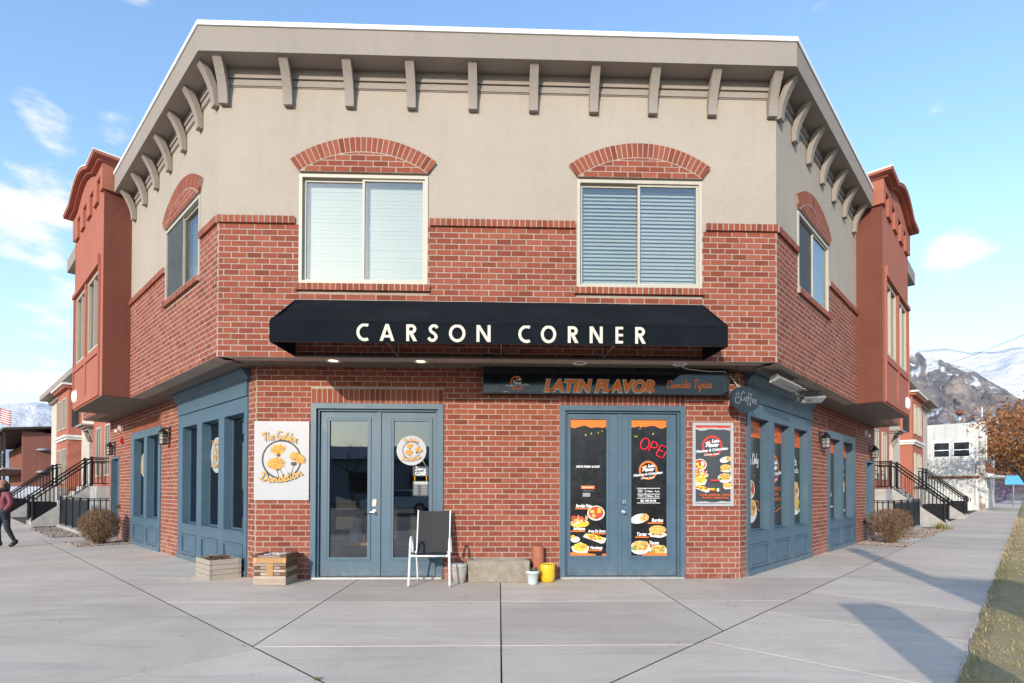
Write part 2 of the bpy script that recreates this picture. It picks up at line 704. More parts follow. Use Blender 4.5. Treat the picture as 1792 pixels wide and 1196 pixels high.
M = {}
M['brick'] = make_brick()
M['mortar'] = make_mortar()
M['stucco'] = make_stucco('cream_stucco', (0.47, 0.405, 0.34), 0.11)
M['trim'] = make_stucco('taupe_trim', (0.37, 0.32, 0.28), 0.10)
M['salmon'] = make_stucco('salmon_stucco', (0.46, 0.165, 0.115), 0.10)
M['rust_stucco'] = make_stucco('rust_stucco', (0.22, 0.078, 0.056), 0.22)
M['cream'] = make_stucco('cream_far', (0.62, 0.56, 0.48), 0.05)
M['soffit'] = simple('soffit_vinyl', (0.15, 0.125, 0.10), 0.6, 0.08, 3)
M['cap_white'] = simple('white_flashing', (0.85, 0.85, 0.84), 0.45, 0.03, 3)
M['roof'] = simple('roof_membrane', (0.5, 0.5, 0.49), 0.9)
M['frame'] = simple('beige_vinyl', (0.50, 0.455, 0.375), 0.5, 0.05)
M['glass'] = make_glass('window_glass', (0.92, 0.95, 0.94), 0.9, 0.05)
M['dglass'] = make_glass('door_glass', (0.83, 0.85, 0.85), 1.0, 0.05, (0.80, 0.88, 1.0))
M['blind'] = simple('blind_white', (0.56, 0.57, 0.55), 0.55, 0.03)
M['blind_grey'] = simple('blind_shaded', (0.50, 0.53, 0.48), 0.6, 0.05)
M['screen'] = simple('insect_screen', (0.065, 0.072, 0.075), 0.8, 0.2)
M['curtain'] = simple('curtain_white', (0.78, 0.80, 0.82), 0.8, 0.05)
M['blue'] = make_blue('blue_grey_paint')
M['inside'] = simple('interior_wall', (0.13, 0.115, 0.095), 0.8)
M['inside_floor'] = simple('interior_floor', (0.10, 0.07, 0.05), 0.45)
M['black'] = simple('black_paint', (0.012, 0.013, 0.014), 0.42, 0.2, 12)
M['black_gloss'] = simple('black_gloss', (0.010, 0.012, 0.016), 0.10, 0.1, 3)
M['vinyl'] = simple('black_vinyl', (0.011, 0.011, 0.012), 0.30, 0.25, 10)
M['canvas'] = None
M['steel'] = simple('brushed_steel', (0.62, 0.60, 0.56), 0.28, 0.08, 20, metal=1.0)
M['alu'] = simple('white_powder_coat', (0.74, 0.74, 0.73), 0.4, 0.04)
M['concrete'] = make_concrete()
M['joint'] = simple('joint_dirt', (0.055, 0.05, 0.045), 0.95, 0.3, 20)
M['step'] = simple('step_concrete', (0.42, 0.40, 0.375), 0.9, 0.16, 4, 0.3, 120)
M['lamp_glass'] = flat('lantern_glass', (0.34, 0.33, 0.30), 0.2)
M['white'] = flat('print_white', (0.80, 0.80, 0.79), 0.5)
M['signwhite'] = simple('sign_board_white', (0.43, 0.43, 0.445), 0.45, 0.02, 2)
M['cream_ink'] = simple('cream_lettering', (0.66, 0.60, 0.50), 0.7, 0.05)
M['orange'] = flat('print_orange', (0.86, 0.20, 0.025), 0.45)
M['dorange'] = flat('print_dark_orange', (0.70, 0.115, 0.012), 0.45)
M['amber'] = flat('print_amber', (0.78, 0.36, 0.03), 0.5)
M['gold'] = flat('print_gold', (0.50, 0.29, 0.07), 0.5)
M['ink'] = flat('print_black', (0.02, 0.02, 0.022), 0.45)
M['slate'] = flat('print_slate', (0.055, 0.062, 0.07), 0.5)
M['red'] = flat('print_red', (0.62, 0.05, 0.035), 0.5)
M['neon'] = flat('neon_red', (0.60, 0.012, 0.03), 0.4, 0.5)
M['food_a'] = simple('print_tortilla', (0.72, 0.40, 0.10), 0.5, 0.55, 55)
M['food_b'] = simple('print_sauce', (0.45, 0.08, 0.02), 0.5, 0.55, 55)
M['food_c'] = simple('print_leaf', (0.16, 0.32, 0.05), 0.5, 0.55, 55)
M['food_d'] = flat('print_plate', (0.70, 0.67, 0.60), 0.5)
M['food_e'] = simple('print_yellow', (0.85, 0.52, 0.05), 0.5, 0.55, 55)
M['pink'] = flat('print_pink', (0.60, 0.25, 0.22), 0.5)
M['grey_ink'] = flat('print_grey', (0.30, 0.31, 0.32), 0.5)


def make_canvas():
    t = NT('black_canvas')
    n = t.noise(1.6, 5, 0.6)
    c = t.ramp(n, [(0.3, (0.005, 0.008, 0.011)), (0.7, (0.010, 0.014, 0.018))])
    c = t.mix(t.range(t.noise(45, 4, 0.7), 0.55, 0.8, 0, 0.25), c, (0.022, 0.025, 0.028))
    c = t.mix(t.range(t.noise(3, 5, 0.7, vec=t.coord('Position', (1, 1, 0.4))), 0.5, 0.75, 0, 0.5, True), c, (0.024, 0.026, 0.027))
    t.color(c)
    t.set(Roughness=0.9)
    t.b.inputs['Specular IOR Level'].default_value = 0.12
    w = t.n('ShaderNodeTexWave')
    w.inputs['Scale'].default_value = 260
    t.l(t.coord(), w.inputs['Vector'])
    t.bump(t.math('ADD', t.math('MULTIPLY', w.outputs['Fac'], 0.05), t.noise(4.0, 3, 0.5, vec=t.coord('Position', (2.5, 1, 0.8)))), 0.6, 0.03)
    return t.mat


M['canvas'] = make_canvas()


# ---------------------------------------------------------------- lettering
_tcache = {}


def text_mesh(s, size=1.0, bold=0.0, shear=0.0, spacing=1.0):
    k = (s, bold, shear, spacing)
    if k not in _tcache:
        cu = bpy.data.curves.new('text', 'FONT')
        cu.body = s
        cu.size = 1.0
        cu.offset = bold
        cu.shear = shear
        cu.space_character = spacing
        cu.resolution_u = 4
        ob = bpy.data.objects.new('text', cu)
        me = ob.to_mesh()
        vs = [(v.co.x, v.co.y) for v in me.vertices]
        fs = [tuple(p.vertices) for p in me.polygons]
        ob.to_mesh_clear()
        bpy.data.objects.remove(ob)
        bpy.data.curves.remove(cu)
        _tcache[k] = (vs, fs)
    vs, fs = _tcache[k]
    x0 = min(v[0] for v in vs)
    x1 = max(v[0] for v in vs)
    y0 = min(v[1] for v in vs)
    y1 = max(v[1] for v in vs)
    return vs, fs, (x0, x1, y0, y1)


class Sheet:
    """flat print on a sheet: (a, b) in metres on a plane, each layer a hair above the last"""

    def __init__(self, mb, f3):
        self.mb, self.f3, self.h, self.dir = mb, f3, 0.0, 0.00025

    def up(self):
        self.h += self.dir
        return self.h

    def poly(self, pts, mi):
        h = self.up()
        self.mb.poly([self.f3(a, b, h) for a, b in pts], mi)

    def rect(self, a0, a1, b0, b1, mi):
        self.poly([(a0, b0), (a1, b0), (a1, b1), (a0, b1)], mi)

    def ellipse(self, a, b, ra, rb, mi, n=22, rot=0.0, wob=0.0, seed=0):
        r = random.Random(seed)
        pts = []
        for i in range(n):
            t = 2 * math.pi * i / n
            k = 1 + wob * (r.random() - 0.5) * 2
            x, y = ra * k * math.cos(t), rb * k * math.sin(t)
            pts.append((a + x * math.cos(rot) - y * math.sin(rot), b + x * math.sin(rot) + y * math.cos(rot)))
        self.poly(pts, mi)

    def ring(self, a, b, r0, r1, mi, n=40, t0=0.0, t1=2 * math.pi):
        h = self.up()
        for i in range(n):
            p, q = t0 + (t1 - t0) * i / n, t0 + (t1 - t0) * (i + 1) / n
            self.mb.poly([self.f3(a + r * math.cos(t), b + r * math.sin(t), h) for r, t in ((r0, p), (r1, p), (r1, q), (r0, q))], mi)

    def text(self, s, a0, a1, b, height, mi, bold=0.0, shear=0.0, spacing=1.0, rot=0.0, arc=None):
        """fit text between a0 and a1, baseline b, cap height given"""
        vs, fs, (x0, x1, y0, y1) = text_mesh(s, 1, bold, shear, spacing)
        h = self.up()
        sx = (a1 - a0) / (x1 - x0)
        sy = height / (y1 - max(y0, 0) if y0 > -0.05 else y1)
        out = []
        for x, y in vs:
            p, q = (x - x0) * sx, y * sy
            out.append(self.f3(a0 + p * math.cos(rot) - q * math.sin(rot), b + p * math.sin(rot) + q * math.cos(rot), h))
        self.mb.faces(out, fs, mi)

    def stroke(self, pts, wd, mi, lift=True):
        if lift:
            self.up()
        h = self.h
        n = len(pts)
        L, R_ = [], []
        for i in range(n):
            ax, ay = pts[max(i - 1, 0)]
            bx, by = pts[min(i + 1, n - 1)]
            d = math.hypot(bx - ax, by - ay) or 1e-6
            nx, ny = -(by - ay) / d * wd / 2, (bx - ax) / d * wd / 2
            x, y = pts[i]
            L.append((x + nx, y + ny))
            R_.append((x - nx, y - ny))
        for i in range(n - 1):
            self.mb.poly([self.f3(*q, h + i * 3e-5) for q in (L[i], L[i + 1], R_[i + 1], R_[i])], mi)


def smooth_line(pts, k=4):
    out = []
    n = len(pts)
    for i in range(n - 1):
        p0, p1, p2, p3 = pts[max(i - 1, 0)], pts[i], pts[i + 1], pts[min(i + 2, n - 1)]
        for j in range(k):
            t = j / k
            out.append(tuple(0.5 * (2 * p1[c] + (p2[c] - p0[c]) * t + (2 * p0[c] - 5 * p1[c] + 4 * p2[c] - p3[c]) * t * t + (3 * p1[c] - p0[c] - 3 * p2[c] + p3[c]) * t ** 3) for c in (0, 1)))
    out.append(pts[-1])
    return out


# one-line handwriting: width, then strokes with x-height 0.5 and cap height 1
SCRIPT = {
    'a': (0.5, [[(0.42, 0.42), (0.25, 0.5), (0.06, 0.28), (0.12, 0.03), (0.3, 0.08), (0.42, 0.42), (0.4, 0.1), (0.5, 0.04)]]),
    'c': (0.4, [[(0.36, 0.4), (0.2, 0.48), (0.05, 0.25), (0.15, 0.02), (0.4, 0.1)]]),
    'd': (0.5, [[(0.42, 0.42), (0.24, 0.48), (0.06, 0.26), (0.14, 0.02), (0.32, 0.1), (0.45, 0.5), (0.5, 1.0)], [(0.45, 0.5), (0.42, 0.1), (0.52, 0.04)]]),
    'e': (0.42, [[(0.03, 0.2), (0.25, 0.28), (0.33, 0.42), (0.2, 0.5), (0.07, 0.28), (0.16, 0.02), (0.42, 0.1)]]),
    'f': (0.4, [[(0.42, 0.88), (0.32, 1.0), (0.22, 0.7), (0.15, 0.0), (0.08, -0.35), (-0.02, -0.2)], [(0.05, 0.42), (0.4, 0.46)]]),
    'h': (0.48, [[(0.2, 1.0), (0.12, 0.5), (0.05, 0.0)], [(0.07, 0.2), (0.25, 0.48), (0.36, 0.4), (0.34, 0.06), (0.48, 0.06)]]),
    'i': (0.22, [[(0.1, 0.45), (0.07, 0.1), (0.22, 0.05)], [(0.12, 0.64), (0.17, 0.76)]]),
    'l': (0.24, [[(0.22, 1.0), (0.1, 0.5), (0.07, 0.08), (0.24, 0.06)]]),
    'm': (0.74, [[(0.08, 0.46), (0.05, 0.02), (0.2, 0.44), (0.3, 0.44), (0.3, 0.04), (0.44, 0.44), (0.54, 0.42), (0.54, 0.06), (0.74, 0.06)]]),
    'n': (0.5, [[(0.08, 0.46), (0.05, 0.02), (0.22, 0.44), (0.34, 0.42), (0.33, 0.06), (0.5, 0.06)]]),
    'o': (0.44, [[(0.28, 0.48), (0.07, 0.32), (0.1, 0.05), (0.3, 0.06), (0.38, 0.32), (0.25, 0.49), (0.44, 0.42)]]),
    'p': (0.48, [[(0.12, 0.48), (0.02, -0.38)], [(0.09, 0.3), (0.28, 0.5), (0.4, 0.3), (0.26, 0.02), (0.08, 0.1)]]),
    'r': (0.36, [[(0.08, 0.46), (0.05, 0.02), (0.16, 0.36), (0.36, 0.46)]]),
    's': (0.34, [[(0.3, 0.44), (0.14, 0.46), (0.12, 0.3), (0.26, 0.18), (0.16, 0.02), (0.0, 0.06)]]),
    't': (0.3, [[(0.2, 0.86), (0.08, 0.1), (0.28, 0.05)], [(0.0, 0.52), (0.34, 0.56)]]),
    'v': (0.4, [[(0.05, 0.46), (0.14, 0.02), (0.34, 0.46), (0.42, 0.42)]]),
    'y': (0.44, [[(0.08, 0.46), (0.12, 0.12), (0.28, 0.12), (0.38, 0.46), (0.28, -0.2), (0.08, -0.36), (0.0, -0.22)]]),
    'k': (0.44, [[(0.18, 1.0), (0.05, 0.0)], [(0.36, 0.48), (0.1, 0.24), (0.44, 0.02)]]),
    'T': (0.6, [[(0.02, 0.82), (0.3, 0.98), (0.75, 1.0)], [(0.44, 0.98), (0.34, 0.5), (0.24, 0.0)]]),
    'G': (0.7, [[(0.62, 0.86), (0.48, 1.02), (0.2, 0.8), (0.06, 0.35), (0.2, 0.02), (0.46, 0.12), (0.56, 0.46), (0.34, 0.42)], [(0.56, 0.46), (0.5, -0.1)]]),
    'D': (0.8, [[(0.3, 0.95), (0.16, 0.1), (0.0, 0.2), (0.25, 0.0), (0.62, 0.2), (0.66, 0.7), (0.4, 1.0), (0.05, 0.85)]]),
    'C': (0.62, [[(0.6, 0.8), (0.5, 1.0), (0.22, 0.85), (0.06, 0.4), (0.18, 0.03), (0.5, 0.12), (0.62, 0.26)]]),
    'L': (0.52, [[(0.4, 0.85), (0.32, 1.0), (0.2, 0.7), (0.12, 0.1), (0.02, 0.05), (0.3, 0.06), (0.52, 0.0)]]),
    'F': (0.56, [[(0.02, 0.85), (0.3, 0.98), (0.68, 1.0)], [(0.36, 0.98), (0.24, 0.3), (0.04, 0.0)], [(0.18, 0.5), (0.52, 0.54)]]),
    'S': (0.56, [[(0.54, 0.85), (0.36, 1.0), (0.2, 0.78), (0.4, 0.45), (0.34, 0.08), (0.1, 0.0), (0.0, 0.15)]]),
    'O': (0.66, [[(0.34, 1.0), (0.1, 0.7), (0.1, 0.2), (0.34, 0.0), (0.58, 0.3), (0.56, 0.8), (0.32, 1.0)]]),
    ' ': (0.3, []),
}


def script(sh, s, a0, a1, b, height, wd, mi, slope=0.0, bow=0.0, under=None):
    """handwriting between a0 and a1; slope tilts the line, bow bends it (+ up in the middle)"""
    tot = sum(SCRIPT[c][0] for c in s)
    sx = (a1 - a0) / tot
    for (w2, m2) in ([(under[0], under[1])] if under else []) + [(wd, mi)]:
        sh.up()
        x = 0.0
        for c in s:
            cw, strokes = SCRIPT[c]
            for st in strokes:
                pts = []
                for (p, q) in smooth_line(st):
                    fx = (x + p) / tot
                    a = a0 + (x + p) * sx
                    bb = b + q * height + slope * (a - a0) + bow * (1 - (2 * fx - 1) ** 2)
                    ang = math.atan(slope - bow * 4 * (2 * fx - 1) / (a1 - a0)) if bow else 0.0
                    pts.append((a - q * height * math.sin(ang), bb))
                sh.stroke(pts, w2, m2, lift=False)
            x += cw

# ================================================================ ground
def make_ground():
    t = NT('bare_ground')
    n = t.noise(0.05, 6)
    t.color(t.ramp(n, [(0.3, (0.16, 0.13, 0.09)), (0.7, (0.24, 0.20, 0.14))]))
    t.set(Roughness=0.95)
    return t.mat


def make_asphalt():
    t = NT('asphalt')
    n = t.noise(0.4, 6)
    c = t.ramp(n, [(0.3, (0.045, 0.045, 0.047)), (0.7, (0.075, 0.074, 0.072))])
    t.color(t.mix(t.range(t.noise(120, 3), 0.4, 0.7, 0, 0.5), c, (0.11, 0.108, 0.105)))
    t.set(Roughness=0.9)
    t.bump(t.noise(140, 3), 0.4, 0.005)
    return t.mat


def make_turf():
    t = NT('turf_soil')
    n = t.noise(0.8, 6, 0.65)
    c = t.ramp(n, [(0.3, (0.55, 0.41, 0.22)), (0.55, (0.42, 0.32, 0.15)), (0.75, (0.26, 0.24, 0.09))])
    t.color(t.mix(t.range(t.noise(60, 4), 0.4, 0.7, 0, 0.5), c, (0.10, 0.075, 0.04)))
    t.set(Roughness=0.95)
    t.bump(t.noise(50, 4), 0.8, 0.02)
    return t.mat


M['ground'] = make_ground()
M['asphalt'] = make_asphalt()
M['turf'] = make_turf()
M['gravel'] = simple('gravel_stone', (0.42, 0.30, 0.24), 0.9, 0.35, 30)
M['soil'] = simple('dark_soil', (0.10, 0.07, 0.045), 0.95, 0.3, 20, 0.5, 60)

g = MB()
g.poly([(-16000, -16000, -0.16), (16000, -16000, -0.16), (16000, 16000, -0.16), (-16000, 16000, -0.16)])
struct('ground', g, M['ground'], recalc=False)
g = MB()
# two streets meeting behind the camera, both beyond the verges
g.poly([(-90, -30, -0.13), (90, -30, -0.13), (90, -12, -0.13), (-90, -12, -0.13)])
a = [FR.p(-60, 5.2, -0.126), FR.p(-60, 14.5, -0.126), FR.p(140, 14.5, -0.126), FR.p(140, 5.2, -0.126)]
g.poly(a)
a = [FL.p(-60, 6.4, -0.122), FL.p(-60, 15.5, -0.122), FL.p(140, 15.5, -0.122), FL.p(140, 6.4, -0.122)]
g.poly(a)
struct('road', g, M['asphalt'], recalc=False)

# ---- sidewalk: a bed of joint dirt carries slabs, each slab its own piece
walk = MB()
walk.prism([FL.p(-9.5, 5.9, -0.12), FL.p(100, 5.9, -0.12), FL.p(100, -1.2, -0.12), Vector((0, 9, -0.12)), FR.p(100, -1.2, -0.12), FR.p(100, 2.72, -0.12), FR.p(-9.5, 2.72, -0.12)],
           [FL.p(-9.5, 5.9, -0.012), FL.p(100, 5.9, -0.012), FL.p(100, -1.2, -0.012), Vector((0, 9, -0.012)), FR.p(100, -1.2, -0.012), FR.p(100, 2.72, -0.012), FR.p(-9.5, 2.72, -0.012)])
sidewalk = struct('sidewalk', walk, M['joint'])


def clip(poly, a, b, c):
    """keep the side a*x + b*y <= c"""
    out = []
    n = len(poly)
    for i in range(n):
        p, q = poly[i], poly[(i + 1) % n]
        dp, dq = a * p[0] + b * p[1] - c, a * q[0] + b * q[1] - c
        if dp <= 0:
            out.append(p)
        if dp * dq < 0:
            k = dp / (dp - dq)
            out.append((p[0] + (q[0] - p[0]) * k, p[1] + (q[1] - p[1]) * k))
    return out


def slab(poly, gap=0.005, top=0.0):
    if len(poly) < 3:
        return
    # inset by the half joint, then a small arris round the top edge
    area = sum(poly[i][0] * poly[(i + 1) % len(poly)][1] - poly[(i + 1) % len(poly)][0] * poly[i][1] for i in range(len(poly)))
    if abs(area) < 0.02:
        return
    if area < 0:
        poly = poly[::-1]

    def inset(d):
        q = [tuple(p) for p in [(-400, -400), (400, -400), (400, 400), (-400, 400)]]
        for i in range(len(poly)):
            x0, y0 = poly[i]
            x1, y1 = poly[(i + 1) % len(poly)]
            L = math.hypot(x1 - x0, y1 - y0)
            if L < 1e-6:
                continue
            nx, ny = (y1 - y0) / L, -(x1 - x0) / L
            q = clip(q, nx, ny, nx * x0 + ny * y0 - d)
            if len(q) < 3:
                return None
        return q
    a, b = inset(gap), inset(gap + 0.0028)
    if not a or not b or len(a) != len(b):
        return
    m = MB()
    n = len(a)
    vs = [(x, y, -0.014) for x, y in a] + [(x, y, top - 0.0035) for x, y in a] + [(x, y, top) for x, y in b]
    fs = []
    m.faces(vs, [tuple(2 * n + i for i in range(n))])
    m.v = list(vs)
    m.f = [tuple(2 * n + i for i in range(n))]
    for i in range(n):
        j = (i + 1) % n
        mx, my = (a[i][0] + a[j][0]) / 2, (a[i][1] + a[j][1]) / 2
        main = abs(-mx - my - 4.77) < 0.03 or abs(mx - my - 4.36) < 0.03 or (min(abs(mx), abs(mx + 2.02), abs(mx - 2.03)) < 0.02 and my < 0.8)
        for r in (0, 1):
            m.f.append((r * n + i, r * n + j, (r + 1) * n + j, (r + 1) * n + i))
            m.m.append(1 if main or r == 0 else 0)
            m.s.append(False)
    link('paving_slab', m.mesh('paving_slab', [M['concrete'], M['joint']]), sidewalk)


JL, JR = 4.77, 4.36        # the diagonal joints: -x-y = JL, x-y = JR
big = 60
front = [(-big, -40), (big, -40), (big, 12), (-big, 12)]
mid = clip(clip(front, -1, -1, JL), 1, -1, JR)
mid = clip(mid, 0, 1, 9.0)
for x0, x1 in ((-90, -2.02), (-2.02, 0.0), (0.0, 2.03), (2.03, 90)):
    col = clip(clip(mid, 1, 0, x1), -1, 0, -x0)
    for y0, y1 in ((-40, -2.76), (-2.76, -1.0), (-1.0, 0.7)):
        c2 = clip(clip(col, 0, 1, y1), 0, -1, -y0)
        slab(c2, 0.0038)
# strip beside each wing wall, inside the diagonal joint
for fr, far in ((FL, 1), (FR, 1)):
    wj = (JL - 2.9084) * S2 if fr is FL else (JR - 2.907) * S2
    lo = 0.9
    for k in range(6):
        u0, u1 = (0.05 if k == 0 else 1.3 + 1.55 * k), 1.3 + 1.55 * (k + 1)
        q = [fr.p(u0, -0.3, 0), fr.p(u1, -0.3, 0), fr.p(u1, wj, 0), fr.p(u0, wj, 0)]
        poly = [(p.x, p.y) for p in q]
        if k == 0:
            poly = clip([(p.x, p.y) for p in (fr.p(-2, -0.3, 0), fr.p(u1, -0.3, 0), fr.p(u1, wj, 0), fr.p(-2, wj, 0))], 0, -1, -0.7)
            if u1 > 7.2:
                continue
        if u0 > 7.0:
            break
        slab(poly, 0.0022)
# outer walks
for fr, w1 in ((FL, 5.9), (FR, 2.72)):
    wj = (JL - 2.9084) * S2 if fr is FL else (JR - 2.907) * S2
    step = 1.55
    k = -7
    while True:
        u0, u1 = k * step - 0.42, (k + 1) * step - 0.42
        if u0 > 95:
            break
        if u0 > 30:
            step_far = True
        ws = (wj, w1) if fr is FR else (wj, wj + 1.9, w1)
        for a0, a1 in zip(ws[:-1], ws[1:]):
            inner = a0 + (0.0035 if a0 == wj else 0.0)
            if u0 > 9.0 and a0 == wj:
                inner = a0 - 0.35
            q = [fr.p(u0, inner, 0), fr.p(u1, inner, 0), fr.p(u1, a1, 0), fr.p(u0, a1, 0)]
            poly = [(p.x, p.y) for p in q]
            if u0 < 0:
                s_ = -1 if fr is FL else 1
                poly = clip(poly, -s_, 0, 0.0)
            slab(poly, 0.0016 if fr is FR else 0.0010)
        k += 1

for fr in (FL, FR):
    wj = ((JL - 2.9084) if fr is FL else (JR - 2.907)) * S2
    for a, b in ((7.5, 8.75), (8.75, 10.38)):
        slab([(p.x, p.y) for p in (fr.p(a, 0.0 if a > 8 else 1.03, 0), fr.p(b, 0.0 if a > 8 else 1.03, 0), fr.p(b, wj, 0), fr.p(a, wj, 0))], 0.002)
# verge of turf on the right with an uneven edge
vg = MB()
rv = random.Random(3)
us = [-9 + 0.18 * i for i in range(900)]
prev = None
for u in us:
    e = 2.70 + 0.035 * noise.noise(Vector((u * 1.3, 0, 0))) + 0.012 * rv.random()
    cur = [fr_p for fr_p in (FR.p(u, e, 0.012), FR.p(u, e + 0.12, 0.03 + 0.02 * rv.random()), FR.p(u, 4.9, 0.03), FR.p(u, 5.05, -0.12))]
    if prev:
        for i in range(3):
            vg.poly([prev[i], cur[i], cur[i + 1], prev[i + 1]], 0, True)
    prev = cur
struct('lawn', vg, M['turf'])
kb = MB()
kb.box(FR, -9, 120, 5.05, 5.2, -0.15, 0.02)
kb.box(FL, -9, 120, 5.9, 6.05, -0.15, 0.0)
struct('kerb', kb, M['step'])

# ================================================================ the corner building
bld = thing('corner_building', 'two-storey chamfered corner building of red brick and cream stucco with taupe bracketed cornice', 'building', (0, 0, 0))
CH, BL, JT = 0.0762, 0.2, 0.0118


def brick_rects(u0, u1, z0, z1, openings, phase=0.0, ch=CH, bl=BL):
    out = []
    n = int((z1 - z0) / ch + 0.35)
    ch = (z1 - z0) / n
    for k in range(n):
        a0 = z0 + k * ch
        a1 = a0 + ch
        zc = (a0 + a1) / 2
        spans = [(u0, u1)]
        for (o0, o1, p0, p1) in openings:
            if p0 < zc < p1:
                ns = []
                for s0, s1 in spans:
                    if o1 <= s0 or o0 >= s1:
                        ns.append((s0, s1))
                    else:
                        if o0 - s0 > 0.03:
                            ns.append((s0, o0))
                        if s1 - o1 > 0.03:
                            ns.append((o1, s1))
                spans = ns
        x = u0 + phase + ((k % 2) * 0.5 - 1) * bl
        while x < u1:
            for s0, s1 in spans:
                b0, b1 = max(x, s0), min(x + bl, s1)
                if b1 - b0 > 0.03:
                    e0, e1 = RND.uniform(-0.0025, 0.0025), RND.uniform(-0.0012, 0.0012)
                    out.append((b0 + JT / 2 + (e0 if b0 == x else 0), b1 - JT / 2 + (e0 if b1 == x + bl else 0), a0 + JT / 2 + e1, a1 - JT / 2 + e1))
            x += bl
    return out


REST = MB()


def add_brick(mb, fr, r, jit=True):
    u0, u1, z0, z1 = r
    j = (RND.uniform(-0.0012, 0.0012) if fr in (UF, LF) else RND.uniform(-0.0004, 0.0006)) if jit else 0.0
    b = 0.002
    P = fr.p
    w = 0.0 + j
    vs = [P(u0, w - 0.03, z0), P(u1, w - 0.03, z0), P(u1, w - 0.03, z1), P(u0, w - 0.03, z1),
          P(u0, w - b, z0), P(u1, w - b, z0), P(u1, w - b, z1), P(u0, w - b, z1),
          P(u0 + b, w, z0 + b), P(u1 - b, w, z0 + b), P(u1 - b, w, z1 - b), P(u0 + b, w, z1 - b)]
    fs = [(8, 9, 10, 11)]
    for a, c in ((0, 4), (4, 8)):
        for i in range(4):
            k = (i + 1) % 4
            fs.append((a + i, a + k, c + k, c + i))
    mb.faces(vs, fs)


def cells(mb, fr, u0, u1, z0, z1, openings, w0, w1, mi=0):
    us = sorted({u0, u1, *[min(max(x, u0), u1) for o in openings for x in o[:2]]})
    zs = sorted({z0, z1, *[min(max(x, z0), z1) for o in openings for x in o[2:]]})
    # merge runs along z to keep panels few
    for a, b in zip(us[:-1], us[1:]):
        run = None
        for c, d in zip(zs[:-1], zs[1:]):
            mu, mz = (a + b) / 2, (c + d) / 2
            inside = any(o[0] < mu < o[1] and o[2] < mz < o[3] for o in openings)
            if inside:
                if run:
                    mb.box(fr, a, b, w0, w1, run[0], run[1], mi)
                run = None
            else:
                run = (run[0], d) if run else (c, d)
        if run:
            mb.box(fr, a, b, w0, w1, run[0], run[1], mi)


# window and door openings, one list for each wall
WZ0, WZ1 = 4.005, 5.465
FW = [(-2.687, -0.985), (1.013, 2.712)]
SWIN = {'L': (0.74, 2.43), 'R': (0.94, 2.64)}
SZ0, SZ1 = 4.30, 5.455
D1, D2 = (-2.706, -0.827), (0.855, 2.684)
DZ = 2.51
ST1 = (0.266, 3.6)
ST2 = (4.80, 7.30)
ST2Z = 2.57
D3 = (8.58, 9.46)
D3Z = 2.09
LINT = 0.21
UEND = 4.80            # where the bay starts
BAY1 = 7.95            # where it ends
UFAR = 9.87            # end of the upper wing
LFAR = 9.70            # end of the lower wing
CAPB = 4.797           # underside of the brick cap course

wall_specs = [
    ('U', UF, XL, XR, ZS, CAPB, [(a, b, WZ0 - 0.095, 9) for a, b in FW], [(a, b, WZ0, 9) for a, b in FW], 0.07),
    ('F', LF, FXL, FXR, 0.0, ZS + 0.03, [(D1[0], D1[1], -1, DZ + LINT), (D2[0], D2[1], -1, DZ + LINT)], [(D1[0], D1[1], -1, DZ), (D2[0], D2[1], -1, DZ)], 0.11),
]
for k, fu, fl in (('L', UL, FL), ('R', UR, FR)):
    a, b = SWIN[k]
    wall_specs.append(('U' + k, fu, 0.0, UEND, ZS, CAPB, [(a, b, SZ0 - 0.09, 9)], [(a, b, SZ0, 9)], 0.03))
    wall_specs.append(('V' + k, fu, BAY1, UFAR, ZS, CAPB, [], [], 0.05))
    wall_specs.append(('F' + k, fl, 0.0, ST1[0], 0.0, ZS + 0.03, [], [], 0.02))
    wall_specs.append(('G' + k, fl, ST1[1], LFAR, 0.0, ZS + 0.03, [(ST2[0], ST2[1], -1, ST2Z + LINT), (D3[0], D3[1], -1, D3Z)],
                       [(ST2[0], ST2[1], -1, ST2Z), (D3[0], D3[1], -1, D3Z)], 0.06))

brick_me = None
for key, fr, u0, u1, z0, z1, ob, om, ph in wall_specs:
    mb = MB()
    cells(mb, fr, u0 + (0.0 if key in 'UF' else 0.004), u1, z0 + 0.002, z1, om, -0.22, -0.0032 if key in 'UF' else -0.0012)
    wall = part('brick_wall', mb, M['mortar'], bld)
    rects = brick_rects(u0 + 0.001, u1 - 0.001, z0, z1, ob, ph)
    if key == 'U':
        full = [r for r in rects if abs((r[1] - r[0]) - (BL - JT)) < 1e-3]
        seen = [r for r in full if not (abs((r[0] + r[1]) / 2) < 2.85 and r[3] < 3.82)]
        seen.sort(key=lambda r: r[0])
        chosen = set(seen[:300])
        w_, h_ = BL - JT, seen[0][3] - seen[0][2]
        bm_ = MB()
        add_brick(bm_, Frame((0, 0, 0), (1, 0, 0), (0, -1, 0)), (-w_ / 2, w_ / 2, -h_ / 2, h_ / 2), False)
        brick_me = bm_.mesh('brick', M['brick'])
        for r in rects:
            if r in chosen:
                o = link('brick', brick_me, wall)
                o.location = fr.p((r[0] + r[1]) / 2, RND.uniform(-0.0014, 0.0014), (r[2] + r[3]) / 2)
            else:
                add_brick(REST, fr, r)
    else:
        for r in rects:
            add_brick(REST, fr, r)
rest = part('brickwork', REST, M['brick'], bld)
rest['kind'] = 'stuff'


